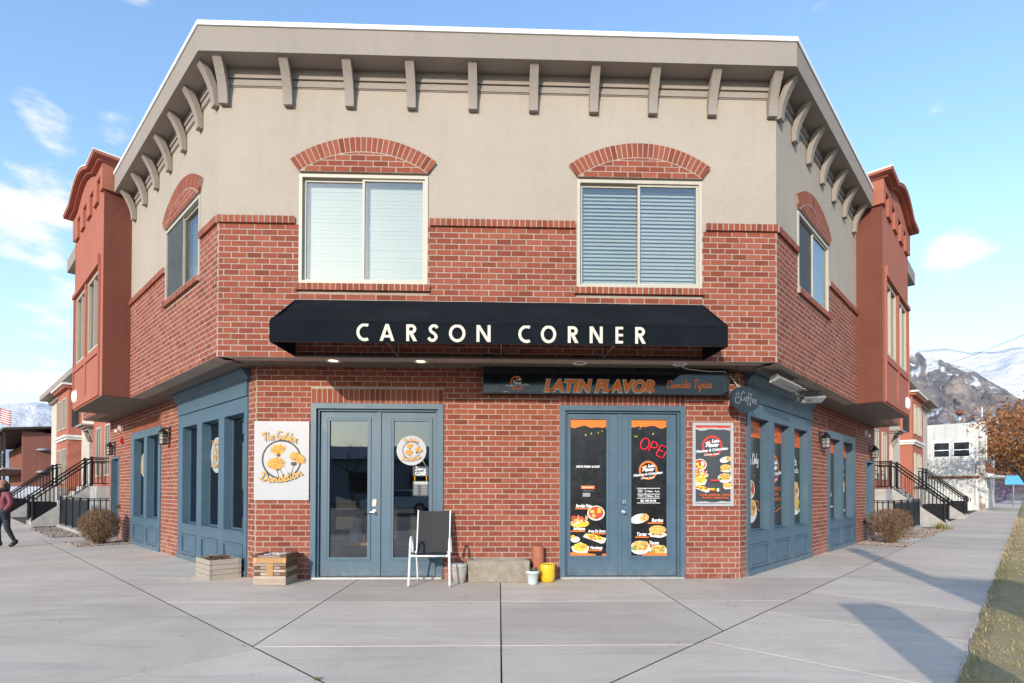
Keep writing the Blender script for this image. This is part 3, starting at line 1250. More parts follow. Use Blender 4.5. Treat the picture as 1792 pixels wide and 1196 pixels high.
def brick_row(parent, name, fr, u0, u1, z0, z1, w0, w1, pitch=CH, gap=0.0125):
    """row of bricks on edge or on end"""
    n = max(1, int(round((u1 - u0) / pitch)))
    p = (u1 - u0) / n
    b = MB()
    b.box(fr, u0 + 0.002, u1 - 0.002, w0, w1 - 0.001, z0 + 0.002, z1 - 0.002)
    base = part(parent, b, M['mortar'], bld)
    m = MB()
    hw, b_ = p / 2 - gap / 2, 0.003
    F0 = Frame((0, 0, 0), fr.t, fr.n)
    m.prism([F0.p(u, 0, z) for u, z in ((-hw, 0), (hw, 0), (hw, z1 - z0), (-hw, z1 - z0))], [F0.p(u, w1 - w0, z) for u, z in ((-hw, 0), (hw, 0), (hw, z1 - z0), (-hw, z1 - z0))])
    me = m.mesh(name, M['brick'])
    for i in range(n):
        o = link(name, me, base)
        o.location = fr.p(u0 + (i + 0.5) * p, w0 + RND.uniform(-0.0002, 0.001), z0)
    return base


# cap course, stepped forward
CAPW = 0.034
for a, b in ((XL - CAPW * TAN, FW[0][0] - 0.05), (FW[0][1] + 0.02, FW[1][0] - 0.02), (FW[1][1] + 0.05, XR + CAPW * TAN)):
    brick_row('brick_cap', 'cap_brick', UF, a, b, CAPB, ZC, -0.05, CAPW)
for k, fr in (('L', UL), ('R', UR)):
    a, b = SWIN[k]
    brick_row('brick_cap', 'cap_brick', fr, 0.02, a - 0.03, CAPB, ZC, -0.05, CAPW)
    brick_row('brick_cap', 'cap_brick', fr, b + 0.03, UEND, CAPB, ZC, -0.05, CAPW)
# sills
for a, b in FW:
    brick_row('brick_sill', 'sill_brick', UF, a - 0.04, b + 0.03, WZ0 - 0.092, WZ0 - 0.004, -0.06, 0.045)
for k, fr in (('L', UL), ('R', UR)):
    a, b = SWIN[k]
    brick_row('brick_sill', 'sill_brick', fr, a - 0.03, b + 0.03, SZ0 - 0.088, SZ0 - 0.004, -0.06, 0.045)
# soldier lintels
for a, b in (D1, D2):
    brick_row('brick_lintel', 'lintel_brick', LF, a, b, DZ + 0.003, DZ + LINT - 0.004, -0.06, 0.003)
for fr in (FL, FR):
    brick_row('brick_lintel', 'lintel_brick', fr, ST2[0], ST2[1], ST2Z + 0.003, ST2Z + LINT - 0.004, -0.06, 0.003)

# ---- stucco of the upper storey
for key, fr, u0, u1, op in (('F', UF, XL, XR, [(a, b, 0, WZ1) for a, b in FW]), ('L', UL, 0.0, UEND, [(*SWIN['L'], 0, SZ1)]), ('R', UR, 0.0, UEND, [(*SWIN['R'], 0, SZ1)]),
                            ('L', UL, BAY1, UFAR, []), ('R', UR, BAY1, UFAR, [])):
    mb = MB()
    cells(mb, fr, u0 + (0 if key == 'F' else 0.003), u1, CAPB, 6.86, op, -0.22, -0.006)
    part('stucco_wall', mb, M['stucco'], bld)


# ---- segmental arches over the upper windows
def arch(fr, a, b, zb, rise=0.275, ring=0.195):
    c = (b - a) / 2
    um = (a + b) / 2
    r = (c * c + rise * rise) / (2 * rise)
    zc = zb + rise - r
    half = math.asin(c / r)
    n = 27
    back = MB()
    outl = [(um + (r + ring - 0.006) * math.sin(-half + 2 * half * i / 24), zc + (r + ring - 0.006) * math.cos(-half + 2 * half * i / 24)) for i in range(25)]
    outl += [(um + c - 0.01, zb + 0.004), (um - c + 0.01, zb + 0.004)]
    back.outline(fr, outl, -0.03, 0.0318)
    base = part('brick_arch', back, M['mortar'], bld)
    for i in range(n):
        t0, t1 = -half + 2 * half * i / n, -half + 2 * half * (i + 1) / n
        d = 0.0062 / r
        m = MB()
        j = RND.uniform(-0.002, 0.002)
        q = [(um + rr * math.sin(t), zc + rr * math.cos(t)) for rr, t in ((r + 0.006, t0 + d), (r + 0.006, t1 - d), (r + ring, t1 - d * 0.9), (r + ring, t0 + d * 0.9))]
        m.outline(fr, q, 0.0, 0.0338 + j * 0.4)
        part('arch_brick', m, M['brick'], base, bld)
    # courses under the ring, cut to its curve
    pts = [(um + (r - 0.006) * math.sin(-half + 2 * half * i / 20), zc + (r - 0.006) * math.cos(-half + 2 * half * i / 20)) for i in range(21)]
    for (b0, b1, z0, z1) in brick_rects(a + 0.02, b - 0.02, zb + 0.002, zb + 0.002 + 4 * CH, [], 0.06):
        poly = [(b0, z0), (b1, z0), (b1, z1), (b0, z1)]
        for p, q in zip(pts[:-1], pts[1:]):
            dx, dz = q[0] - p[0], q[1] - p[1]
            L = math.hypot(dx, dz)
            nx, nz = -dz / L, dx / L
            poly = clip(poly, nx, nz, nx * p[0] + nz * p[1])
            if len(poly) < 3:
                break
        if len(poly) < 3:
            continue
        ar = abs(sum(poly[i][0] * poly[(i + 1) % len(poly)][1] - poly[(i + 1) % len(poly)][0] * poly[i][1] for i in range(len(poly)))) / 2
        if ar < 0.0012:
            continue
        m = MB()
        m.outline(fr, poly, 0.0, 0.0334 + RND.uniform(-0.0006, 0.0006))
        part('infill_brick', m, M['brick'], base, bld)


for a, b in FW:
    arch(UF, a, b, WZ1 + 0.022)
for k, fr in (('L', UL), ('R', UR)):
    arch(fr, *SWIN[k], SZ1 + 0.022)


# ---- cornice
def chain(off, end):
    return [UL.p(end, off, 0), Vector((XL - off * TAN, -off, 0)), Vector((XR + off * TAN, -off, 0)), UR.p(end, off, 0)]


def band(mb, o0, o1, z0, z1, end, mi=0):
    A, B = chain(o1, end), chain(o0, end)
    for i in range(3):
        q = [A[i], A[i + 1], B[i + 1], B[i]]
        mb.prism([p + Vector((0, 0, z0)) for p in q], [p + Vector((0, 0, z1)) for p in q], mi)


REND = 4.70
mb = MB()
band(mb, -0.4, 0.297, 6.849, 7.169, REND)
part('cornice', mb, M['trim'], bld)
mb = MB()
band(mb, -0.35, 0.315, 7.1705, 7.229, REND)
part('roof_edge', mb, M['cap_white'], bld)
mb = MB()
band(mb, -0.02, 0.030, 6.716, 6.848, UEND - 0.01)
band(mb, -0.02, 0.016, 6.622, 6.700, UEND - 0.01)
band(mb, -0.02, 0.004, 6.610, 6.716, UEND - 0.01)
part('frieze', mb, M['trim'], bld)
mb = MB()
for fr in (UL, UR):
    mb.box(fr, BAY1 + 0.05, 10.25, -0.4, 0.297, 6.849, 7.169)
parts('cornice', mb, M['trim'], bld)
mb = MB()
rp = [UL.p(10.2, -0.2, 7.15), UL.p(0.0, -0.3, 7.15), UR.p(0.0, -0.3, 7.15), UR.p(10.2, -0.2, 7.15), UR.p(10.2, -9, 7.15), Vector((0, 9.5, 7.15)), UL.p(10.2, -9, 7.15)]
mb.prism([p - Vector((0, 0, 0.1)) for p in rp], rp)
part('roof', mb, M['roof'], bld)


def bracket_mesh(fr):
    F0 = Frame((0, 0, 0), fr.t, fr.n)
    outer, inner = [], []
    for i in range(9):
        t = i / 8
        z = 6.352 + 0.497 * t
        w = 0.062 + 0.19 * t ** 2.1
        outer.append((w, z))
        thick = 0.075 + 0.015 * t
        inner.append((max(0.002, w - thick), z + 0.02 * t))
    inner = [(w, min(z, 6.8485)) for w, z in inner]
    outer[-1] = (outer[-1][0], 6.8485)
    loop = [(0.002, 6.352)] + outer + [(0.13, 6.8485)] + [q for q in inner[::-1][1:] if q[0] > 0.003] + [(0.002, 6.60)]
    m = MB()
    m.profile(F0, loop, -0.058, 0.058)
    return m.mesh('bracket', M['trim'])


for fr, us in ((UF, (-3.665, -2.825, -2.02, -1.205, -0.39, 0.42, 1.23, 2.03, 2.84, 3.665)), (UL, (0.075, 0.72, 1.45, 2.2, 2.95, 3.7, 4.5)), (UR, (0.075, 0.72, 1.45, 2.2, 2.95, 3.7, 4.5))):
    me = bracket_mesh(fr)
    for u in us:
        o = link('bracket', me, bld)
        q = fr.p(u, 0, 0)
        o.location = (q.x, q.y, 0)

# ---- soffit of boards under the overhang, front and wings
sb = MB()
for o_ in (0,):
    A = [UL.p(UFAR, -0.002, 0), Vector((XL + 0.002, 0.004, 0)), Vector((XR - 0.002, 0.004, 0)), UR.p(UFAR, -0.002, 0)]
    B = [FL.p(LFAR + 0.3, -0.3, 0), FL.p(0, -0.3, 0), FR.p(0, -0.3, 0), FR.p(LFAR + 0.3, -0.3, 0)]
    for i in range(3):
        q = [A[i], A[i + 1], B[i + 1], B[i]]
        sb.prism([p + Vector((0, 0, ZS + 0.013)) for p in q], [p + Vector((0, 0, ZS + 0.06)) for p in q])
soff = part('soffit', sb, simple('soffit_shadow_gap', (0.06, 0.05, 0.04), 0.9), bld)
for i in range(int(7.2 / 0.15)):
    u = -3.6 + 0.15 * i
    y0 = 0.006
    y0 = max(y0, 0.0)
    m = MB()
    c0, c1 = u + 0.004, u + 0.146
    m.prism([Vector((c0, 0.006, ZS + 0.003)), Vector((c1, 0.006, ZS + 0.003)), Vector((c1, SET + 0.05, ZS + 0.003)), Vector((c0, SET + 0.05, ZS + 0.003))],
            [Vector((c0, 0.006, ZS + 0.012)), Vector((c1, 0.006, ZS + 0.012)), Vector((c1, SET + 0.05, ZS + 0.012)), Vector((c0, SET + 0.05, ZS + 0.012))])
    part('soffit_board', m, M['soffit'], soff, bld)
for fr in (UL, UR):
    for i in range(4):
        w0 = -0.006 - 0.15 * i
        m = MB()
        m.box(fr, 0.02 + 0.42 * abs(w0) + 0.06, UFAR - 0.01, w0 - 0.143, w0, ZS + 0.003, ZS + 0.012)
        part('soffit_board', m, M['soffit'], soff, bld)
# recessed lamps
for x, y, lit in ((-2.28, 0.175, 1), (-1.096, 0.165, 1), (1.082, 0.165, 0), (2.47, 0.17, 0)):
    m = MB()
    n = 20
    ring = [(math.cos(2 * math.pi * i / n), math.sin(2 * math.pi * i / n)) for i in range(n)]
    for i in range(n):
        j = (i + 1) % n
        for (r0, z0), (r1, z1) in (((0.10, 0.002), (0.098, -0.008)), ((0.098, -0.008), (0.075, -0.006)), ((0.075, -0.006), (0.06, 0.0015))):
            m.poly([(x + ring[i][0] * r0, y + ring[i][1] * r0, ZS + z0), (x + ring[j][0] * r0, y + ring[j][1] * r0, ZS + z0), (x + ring[j][0] * r1, y + ring[j][1] * r1, ZS + z1), (x + ring[i][0] * r1, y + ring[i][1] * r1, ZS + z1)], 0, True)
    m.poly([(x + c * 0.06, y + s * 0.06, ZS + 0.0012) for c, s in ring], 1)
    part('recessed_lamp', m, [M['alu'], flat('lamp_lit', (1.0, 0.72, 0.38), 0.4, 2.2) if lit else M['lamp_glass']], bld)


# ---- sliding windows
def window(fr, a, b, z0, z1, style):
    m = MB()
    m.ringbox(fr, a, b, z0, z1, 0.042, -0.10, 0.012)
    um = (a + b) / 2
    m.ringbox(fr, a + 0.042, um + 0.022, z0 + 0.042, z1 - 0.042, 0.035, -0.075, -0.045)
    m.ringbox(fr, um - 0.022, b - 0.042, z0 + 0.042, z1 - 0.042, 0.03, -0.042, -0.012)
    w = part('window', m, M['frame'], bld)
    for (p, q, ww) in ((a + 0.076, um - 0.012, -0.060), (um + 0.007, b - 0.071, -0.027)):
        g_ = MB()
        g_.box(fr, p, q, ww - 0.003, ww + 0.003, z0 + 0.07, z1 - 0.07)
        part('pane', g_, M['glass'], w, bld)
    if style == 'side':
        g_ = MB()
        p_, q_ = (um - 0.01, b - 0.05) if fr is UL else (a + 0.05, um - 0.01)
        ww = -0.010 if fr is UL else -0.036
        g_.box(fr, p_, q_, ww - 0.002, ww, z0 + 0.05, z1 - 0.05)
        part('insect_screen', g_, M['screen'], w, bld)
        g_ = MB()
        n = 26
        pts = []
        for i in range(n + 1):
            u = (um + 0.02 + (b - um - 0.07) * i / n) if fr is UR else (a + 0.05 + (um - a - 0.07) * i / n)
            pts.append((u, -0.15 + 0.018 * math.sin(i * 1.7)))
        for i in range(n):
            (u0, w0), (u1, w1) = pts[i], pts[i + 1]
            g_.prism([fr.p(u0, w0, z0 + 0.05), fr.p(u1, w1, z0 + 0.05), fr.p(u1, w1 - 0.004, z0 + 0.05), fr.p(u0, w0 - 0.004, z0 + 0.05)],
                     [fr.p(u0, w0, z1 - 0.05), fr.p(u1, w1, z1 - 0.05), fr.p(u1, w1 - 0.004, z1 - 0.05), fr.p(u0, w0 - 0.004, z1 - 0.05)])
        part('curtain', g_, M['curtain'], w, bld)
    else:
        for side, (p, q) in enumerate(((a + 0.05, um - 0.004), (um + 0.004, b - 0.05))):
            pitch = 0.052
            n = int((z1 - z0 - 0.12) / pitch)
            tilt = (0.0275, 0.027) if style == 'closed' else ((0.020, 0.021) if side == 0 else (0.0215, 0.022))
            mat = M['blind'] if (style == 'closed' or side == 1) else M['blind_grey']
            F0 = Frame((0, 0, 0), fr.t, fr.n)
            s = MB()
            hz, hw = tilt[0], 0.0012 if style == 'closed' else 0.012
            s.prism([F0.p(p, hw, -hz), F0.p(p, hw + 0.002, -hz + 0.001), F0.p(p, -hw + 0.002, hz), F0.p(p, -hw, hz - 0.001)],
                    [F0.p(q, hw, -hz), F0.p(q, hw + 0.002, -hz + 0.001), F0.p(q, -hw + 0.002, hz), F0.p(q, -hw, hz - 0.001)])
            me = s.mesh('blind_slat', mat)
            for i in range(n + 1):
                o = link('blind_slat', me, w)
                c = fr.p(0, -0.135 + RND.uniform(-0.0015, 0.0015), z0 + 0.075 + i * pitch + (RND.uniform(-0.003, 0.003) if style == 'open' else 0))
                o.location = c
            h = MB()
            h.box(fr, p, q, -0.165, -0.115, z1 - 0.065, z1 - 0.043)
            part('blind_head', h, mat, w, bld)
    # a dim room behind
    return w


window(UF, *FW[0], WZ0, WZ1, 'closed')
window(UF, *FW[1], WZ0, WZ1, 'open')
window(UL, *SWIN['L'], SZ0, SZ1, 'side')
window(UR, *SWIN['R'], SZ0, SZ1, 'side')


# ---- double glazed doors
def double_door(x0, x1, glass, meet, z0, z1, dark):
    m = MB()
    m.ringbox(LF, x0, x1, 0.0, DZ, 0.075, -0.16, 0.022, 0, 0)
    m.ringbox(LF, x0 + 0.075, x1 - 0.075, 0.0, DZ - 0.075, 0.03, -0.16, -0.028, 0, 0)
    frm = part('door_frame', m, M['blue'], bld)
    t = MB()
    t.box(LF, x0 + 0.02, x1 - 0.02, -0.15, 0.03, 0.0015, 0.026)
    part('threshold', t, simple('worn_aluminium', (0.55, 0.54, 0.52), 0.45, 0.15, 20, metal=0.6), frm, bld)
    xs = (x0 + 0.108, meet, x1 - 0.108)
    doors = []
    for i in range(2):
        a, b = xs[i] + 0.003, xs[i + 1] - 0.003
        p, q = glass[i]
        d = MB()
        zt = DZ - 0.11
        d.box(LF, a, p, -0.115, -0.07, 0.035, zt)
        d.box(LF, q, b, -0.115, -0.07, 0.035, zt)
        d.box(LF, p, q, -0.115, -0.07, 0.035, z0)
        d.box(LF, p, q, -0.115, -0.07, z1, zt)
        # moulding round the glass: a raised bead in two steps
        d.ringbox(LF, p - 0.045, q + 0.045, z0 - 0.045, z1 + 0.045, 0.016, -0.0705, -0.055)
        d.ringbox(LF, p - 0.028, q + 0.028, z0 - 0.028, z1 + 0.028, 0.030, -0.0706, -0.062)
        do = part('door', d, M['blue'], bld)
        gl = MB()
        gl.box(LF, p, q, -0.095, -0.09, z0, z1)
        part('pane', gl, M['dglass'], do, bld)
        doors.append(do)
    m = MB()
    m.box(LF, meet - 0.024, meet + 0.024, -0.069, -0.05, 0.04, DZ - 0.112)
    part('astragal', m, M['blue'], doors[1], bld)
    return doors


da = double_door(*D1, ((-2.465, -1.918), (-1.548, -1.036)), -1.752, 0.30, 2.272, False)
db = double_door(*D2, ((1.014, 1.546), (1.908, 2.434)), 1.738, 0.325, 2.318, True)


def round_knob(parent, x, z, lever=False):
    m = MB()
    y = SET + 0.07
    prof = [(0.0, 0.0), (0.03, 0.0), (0.032, 0.008), (0.012, 0.012), (0.011, 0.034), (0.026, 0.04), (0.029, 0.052), (0.022, 0.064), (0.0, 0.068)]
    n = 16
    for i in range(len(prof) - 1):
        (r0, h0), (r1, h1) = prof[i], prof[i + 1]
        for j in range(n):
            a0, a1 = 2 * math.pi * j / n, 2 * math.pi * (j + 1) / n
            q = [(x + r * math.cos(t), y - h, z + r * math.sin(t)) for r, h, t in ((r0, h0, a0), (r0, h0, a1), (r1, h1, a1), (r1, h1, a0))]
            if r0 == 0:
                q = q[1:] if False else [q[0], q[2], q[3]]
            elif r1 == 0:
                q = q[:3]
            m.poly(q, 0, True)
    if lever:
        m.tube([(x, y - 0.05, z), (x - 0.03, y - 0.055, z), (x - 0.11, y - 0.05, z - 0.004)], [0.011, 0.010, 0.008], 8)
    part('door_knob', m, M['steel'], parent, bld)


def deadbolt(parent, x, z, tall=False):
    m = MB()
    m.box(LF, x - 0.03, x + 0.03, -0.069, -0.05, z - (0.055 if tall else 0.03), z + (0.055 if tall else 0.03))
    m.tube([(x, SET + 0.05, z - 0.02), (x, SET + 0.036, z - 0.02)], 0.018, 12)
    parts('deadbolt', m, M['steel'], parent, bld)


round_knob(da[0], -1.818, 0.955, True)
deadbolt(da[0], -1.818, 1.09, True)
round_knob(db[1], 1.80, 0.958)
deadbolt(db[1], 1.80, 1.105)


# ---- painted shopfronts on the wings
def shopfront(fr, e0, e1, wins, zt, panels, head, tall):
    m = MB()
    zb, zw = 0.655, 2.41
    W0, W1 = -0.20, 0.018
    us = [e0] + [x for w_ in wins for x in w_] + [e1]
    for i in range(0, len(us), 2):
        m.box(fr, us[i], us[i + 1], W0, W1, 0.0, head)
    for a, b in wins:
        m.box(fr, a, b, W0, W1, zw, head)
        m.box(fr, a, b, W0, W1 - 0.001, 0.47, zb)
        m.box(fr, a, b, W0, W1 - 0.02, 0.10, 0.47)
        m.box(fr, a, b, W0, W1 - 0.001, 0.0, 0.10)
        m.box(fr, a - 0.02, b + 0.02, W1, W1 + 0.012, zb - 0.022, zb - 0.004)
    fo = part('shopfront', m, M['blue'], bld)
    for a, b in wins:
        q = MB()
        q.box(fr, a, b, -0.125, -0.119, zb, zw)
        part('pane', q, M['dglass'], fo, bld)
        q = MB()
        q.ringbox(fr, a + 0.001, b - 0.001, zb + 0.001, zw - 0.001, 0.022, -0.1185, -0.10)
        part('glazing_bead', q, M['blue'], fo, bld)
    for a, b in panels:
        q = MB()
        q.ringbox(fr, a, b, 0.112, 0.462, 0.03, W1 - 0.019, W1 + 0.006)
        part('panel_moulding', q, M['blue'], fo, bld)
    q = MB()
    q.box(fr, e0 + 0.004, e1 - 0.004, W1 + 0.0005, W1 + 0.016, 0.002, 0.088)
    part('base_rail', q, M['blue'], fo, bld)
    if tall:
        q = MB()
        q.box(fr, e0, e1, W0, 0.006, head + 0.0005, head + 0.012)
        q.box(fr, e0, e1, W0, 0.034, head + 0.0125, 2.875)
        q.profile(fr, [(-0.2, 2.8755), (0.038, 2.8755), (0.038, 2.895), (0.055, 2.905), (0.06, 2.93), (0.085, 2.945), (0.09, 2.968), (0.13, 2.985), (0.135, 3.022), (-0.2, 3.022)], e0 - 0.06, e1 + 0.10)
        part('entablature', q, M['blue'], fo, bld)
    return fo


for fr in (FL, FR):
    shopfront(fr, ST1[0], ST1[1], [(0.39, 1.20), (1.45, 2.26), (2.52, 3.33)], 2.41, [(0.40, 1.22), (1.46, 2.27), (2.53, 3.34)], 2.63, True)
    shopfront(fr, ST2[0], ST2[1], [(4.98, 5.86), (6.10, 6.99)], 2.40, [(4.97, 5.87), (6.09, 7.0)], ST2Z, False)
    # plain side door
    m = MB()
    m.ringbox(fr, D3[0], D3[1], 0.0, D3Z, 0.05, -0.16, 0.015, 0, 0)
    f_ = part('door_frame', m, M['blue'], bld)
    m = MB()
    m.box(fr, D3[0] + 0.052, D3[1] - 0.052, -0.15, -0.11, 0.02, D3Z - 0.052)
    for (z0, z1) in ((0.2, 0.95), (1.1, 1.9)):
        for (a, b) in ((D3[0] + 0.14, D3[0] + 0.40), (D3[0] + 0.48, D3[1] - 0.14)):
            m.ringbox(fr, a, b, z0, z1, 0.02, -0.11, -0.10)
    d_ = part('door', m, M['blue'], bld)
    m = MB()
    m.box(fr, D3[0], D3[1], -0.15, 0.25, 0.002, 0.07)
    part('door_step', m, M['step'], f_, bld)


# ---- projecting bays with shaped gables
def bay(fr):
    U0, U1, D = UEND, BAY1, 0.43
    m = MB()
    W0 = [(5.28, 6.40), (6.66, 7.78)]
    op = [(a, b, 4.05, 5.53) for a, b in W0]
    cells(m, fr, U0 + 0.012, U1 - 0.012, ZS + 0.006, 7.2, op, D - 0.16, D)
    body = part('bay', m, M['salmon'], bld)
    m = MB()
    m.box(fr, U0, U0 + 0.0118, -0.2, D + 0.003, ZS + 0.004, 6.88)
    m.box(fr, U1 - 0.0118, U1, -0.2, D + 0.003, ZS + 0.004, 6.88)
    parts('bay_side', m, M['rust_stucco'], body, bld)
    m = MB()
    m.box(fr, U0 + 0.02, U1 - 0.02, -0.2, D - 0.01, ZS - 0.004, ZS + 0.0055)
    part('bay_soffit', m, M['soffit'], body, bld)
    # gable outline: flat shoulders and a low curved crown
    uc = (U0 + U1) / 2

    def crown(u):
        t = (u - uc) / 1.02
        return 7.37 + (0.25 * math.cos(t * math.pi / 2) if abs(t) < 1 else 0.0)
    n = 28
    a0, a1 = U0 - 0.06, U1 + 0.06
    top = [(a0 + (a1 - a0) * i / n, crown(a0 + (a1 - a0) * i / n)) for i in range(n + 1)]
    m = MB()
    m.outline(fr, [(a0, 7.19)] + top + [(a1, 7.19)], -0.18, D + 0.045)
    # merlons hanging from the band
    m.box(fr, a0, a0 + 0.21, -0.18, D + 0.045, 6.885, 7.1895)
    m.box(fr, a1 - 0.21, a1, -0.18, D + 0.045, 6.885, 7.1895)
    for c in (5.45, 6.17, 6.90, 7.60):
        m.box(fr, c - 0.18, c + 0.18, D + 0.0005, D + 0.045, 6.815, 7.1895)
    part('bay_gable', m, M['salmon'], body, bld)
    m = MB()
    b0, b1 = U0 - 0.22, U1 + 0.22

    def crown2(u):
        return crown(min(max(u, a0), a1))
    top = [(b0 + (b1 - b0) * i / n, crown2(b0 + (b1 - b0) * i / n)) for i in range(n + 1)]
    for (d0, d1, z0, z1, mi) in ((-0.18, D + 0.12, 0.001, 0.05, 0), (-0.18, D + 0.20, 0.051, 0.10, 0), (-0.18, D + 0.215, 0.1005, 0.125, 1)):
        e = 0.06 if z0 < 0.04 else 0.0
        tt = [(u, z) for u, z in top if b0 + e - 1e-6 <= u <= b1 - e + 1e-6]
        m.outline(fr, [(u, z + z0) for u, z in tt] + [(u, z + z1) for u, z in reversed(tt)], d0, d1, mi)
    part('bay_coping', m, [M['salmon'], M['cap_white']], body, bld)
    m = MB()
    m.box(fr, 5.06, 8.0, D + 0.0005, D + 0.05, 5.555, 5.64)
    m.box(fr, 5.06, 5.16, D + 0.0005, D + 0.05, 5.64, 5.75)
    m.box(fr, 5.06, 5.14, D + 0.0005, D + 0.03, 3.06, 5.5545)
    m.box(fr, 7.9, 7.949, D + 0.0005, D + 0.03, 3.06, 5.5545)
    m.box(fr, 6.46, 6.6, D + 0.0005, D + 0.022, 3.2, 5.5545)
    m.box(fr, 5.14, 6.46, D + 0.0005, D + 0.024, 3.88, 4.0)
    m.box(fr, 6.6, 7.9, D + 0.0005, D + 0.024, 3.88, 4.0)
    m.box(fr, 5.14, 7.9, D + 0.0005, D + 0.024, 3.06, 3.199)
    parts('bay_trim', m, M['salmon'], body, bld)
    for a, b in W0:
        m = MB()
        m.ringbox(fr, a, b, 4.05, 5.53, 0.05, D - 0.12, D - 0.01)
        m.box(fr, (a + b) / 2 - 0.02, (a + b) / 2 + 0.02, D - 0.10, D - 0.02, 4.1, 5.48)
        wf = part('window_frame', m, M['frame'], body, bld)
        m = MB()
        m.box(fr, a + 0.05, (a + b) / 2 - 0.02, D - 0.075, D - 0.07, 4.1, 5.48)
        m.box(fr, (a + b) / 2 + 0.02, b - 0.05, D - 0.055, D - 0.05, 4.1, 5.48)
        parts('pane', m, M['glass'], body, bld)
        m = MB()
        m.box(fr, a + 0.03, (a + b) / 2, D - 0.155, D - 0.15, 4.06, 5.52, 0)
        m.box(fr, (a + b) / 2 + 0.002, b - 0.03, D - 0.155, D - 0.15, 4.06, 5.52, 1)
        parts('window_shade', m, [M['screen'], M['curtain']], body, bld)
    m = MB()
    c = fr.p(7.66, D + 0.03, 3.32)
    n = 20
    pr = [(0.0, 0.075), (0.07, 0.07), (0.10, 0.045), (0.115, 0.0)]
    for i in range(3):
        for j in range(n):
            q = []
            for (r, h), jj in ((pr[i], j), (pr[i], j + 1), (pr[i + 1], j + 1), (pr[i + 1], j)):
                t = 2 * math.pi * jj / n
                q.append(c + fr.t * r * math.cos(t) + Vector((0, 0, r * 1.35 * math.sin(t))) + fr.n * (h - 0.028))
            m.poly(q if pr[i][0] > 0 else [q[0], q[2], q[3]], 0, True)
    part('vent_cover', m, M['cap_white'], body, bld)


bay(UL)
bay(UR)

# ---- back walls, floors and rooms, so that the house is closed
m = MB()
for fu, fl in ((UL, FL), (UR, FR)):
    m.box(fl, LFAR, LFAR + 0.05, -7.0, -0.23, 0.0, ZS)
    m.box(fu, UFAR, UFAR + 0.05, -7.5, -0.23, ZS, 7.1)
parts('end_wall', m, M['stucco'], bld)
m = MB()
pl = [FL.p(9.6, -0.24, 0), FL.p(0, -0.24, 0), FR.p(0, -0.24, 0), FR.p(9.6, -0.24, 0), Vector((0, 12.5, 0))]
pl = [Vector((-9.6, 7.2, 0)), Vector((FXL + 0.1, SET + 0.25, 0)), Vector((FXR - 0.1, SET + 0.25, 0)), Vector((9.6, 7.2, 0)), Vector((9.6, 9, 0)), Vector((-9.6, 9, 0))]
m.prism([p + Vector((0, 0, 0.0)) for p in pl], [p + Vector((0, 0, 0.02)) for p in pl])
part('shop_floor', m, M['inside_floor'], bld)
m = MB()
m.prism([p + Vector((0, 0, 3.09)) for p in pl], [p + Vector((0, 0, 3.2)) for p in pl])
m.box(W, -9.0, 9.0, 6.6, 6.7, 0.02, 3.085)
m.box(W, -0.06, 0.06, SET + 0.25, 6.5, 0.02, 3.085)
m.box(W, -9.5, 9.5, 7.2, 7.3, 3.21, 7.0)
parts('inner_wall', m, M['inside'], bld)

# ================================================================ things on the building
# ---- awning
AW, AT, AF, AB = 0.80, 3.79, 3.268, 3.015
aw = thing('awning', 'long black canvas awning with cream capital letters above the shop doors', 'awning', (0, -0.02, 3.03))
m = MB()
A0, A1 = -2.725, 2.725
T = 0.012
# top slope sags a little between its ribs
nx = 24
for i in range(nx):
    for j in range(5):
        def pt(ii, jj, dn):
            u = A0 + (A1 - A0) * ii / nx
            k = jj / 5
            sag = 0.030 * math.sin(math.pi * k) * (0.5 + 0.5 * math.cos(ii / nx * math.pi * 10)) + 0.004 * noise.noise(Vector((u * 2, k * 3, 0)))
            return UF.p(u, 0.006 + (AW - 0.006) * k, AT + (AF - AT) * k - sag - dn)
        m.poly([pt(i, j, 0), pt(i + 1, j, 0), pt(i + 1, j + 1, 0), pt(i, j + 1, 0)], 0, True)
        m.poly([pt(i, j, T), pt(i + 1, j, T), pt(i + 1, j + 1, T), pt(i, j + 1, T)], 0, True)
part('canopy', m, M['canvas'], aw, recalc=False)
m = MB()
nv = 60
for i in range(nv):
    def vp(ii, zz, ww):
        u = A0 + (A1 - A0) * ii / nv
        k = (AF - zz) / (AF - AB)
        return UF.p(u, AW + 0.0058 - ww - 0.010 * k * (0.5 + 0.5 * noise.noise(Vector((u * 2.3, 4, k)))) , zz + (0.006 * noise.noise(Vector((u * 1.1, 9, 0))) if zz == AB else 0))
    zl = [AF + 0.004, AF - 0.06, AF - 0.13, AF - 0.20, AB]
    for z0_, z1_ in zip(zl[:-1], zl[1:]):
        m.poly([vp(i, z0_, 0), vp(i + 1, z0_, 0), vp(i + 1, z1_, 0), vp(i, z1_, 0)], 0, True)
        m.poly([vp(i, z0_, 0.004), vp(i + 1, z0_, 0.004), vp(i + 1, z1_, 0.004), vp(i, z1_, 0.004)], 0, True)
part('valance', m, M['canvas'], aw, recalc=False)
m = MB()
m.box(UF, A0, A1, AW + 0.0062, AW + 0.0085, AF - 0.03, AF - 0.024)
part('piping', m, M['canvas'], aw)
for a, b in ((A0 - 0.004, A0 + 0.006), (A1 - 0.006, A1 + 0.004)):
    m = MB()
    q = [(0.004, AT), (0.004, 3.035), (AW, AB), (AW, AF)]
    m.profile(UF, q, a, b)
    part('end_panel', m, M['canvas'], aw)
M['awn_frame'] = simple('grey_tube', (0.17, 0.155, 0.145), 0.45, 0.1, 10, metal=0.6)
m = MB()
m.box(UF, A0 + 0.01, A1 - 0.01, 0.004, 0.03, 3.032, 3.056)
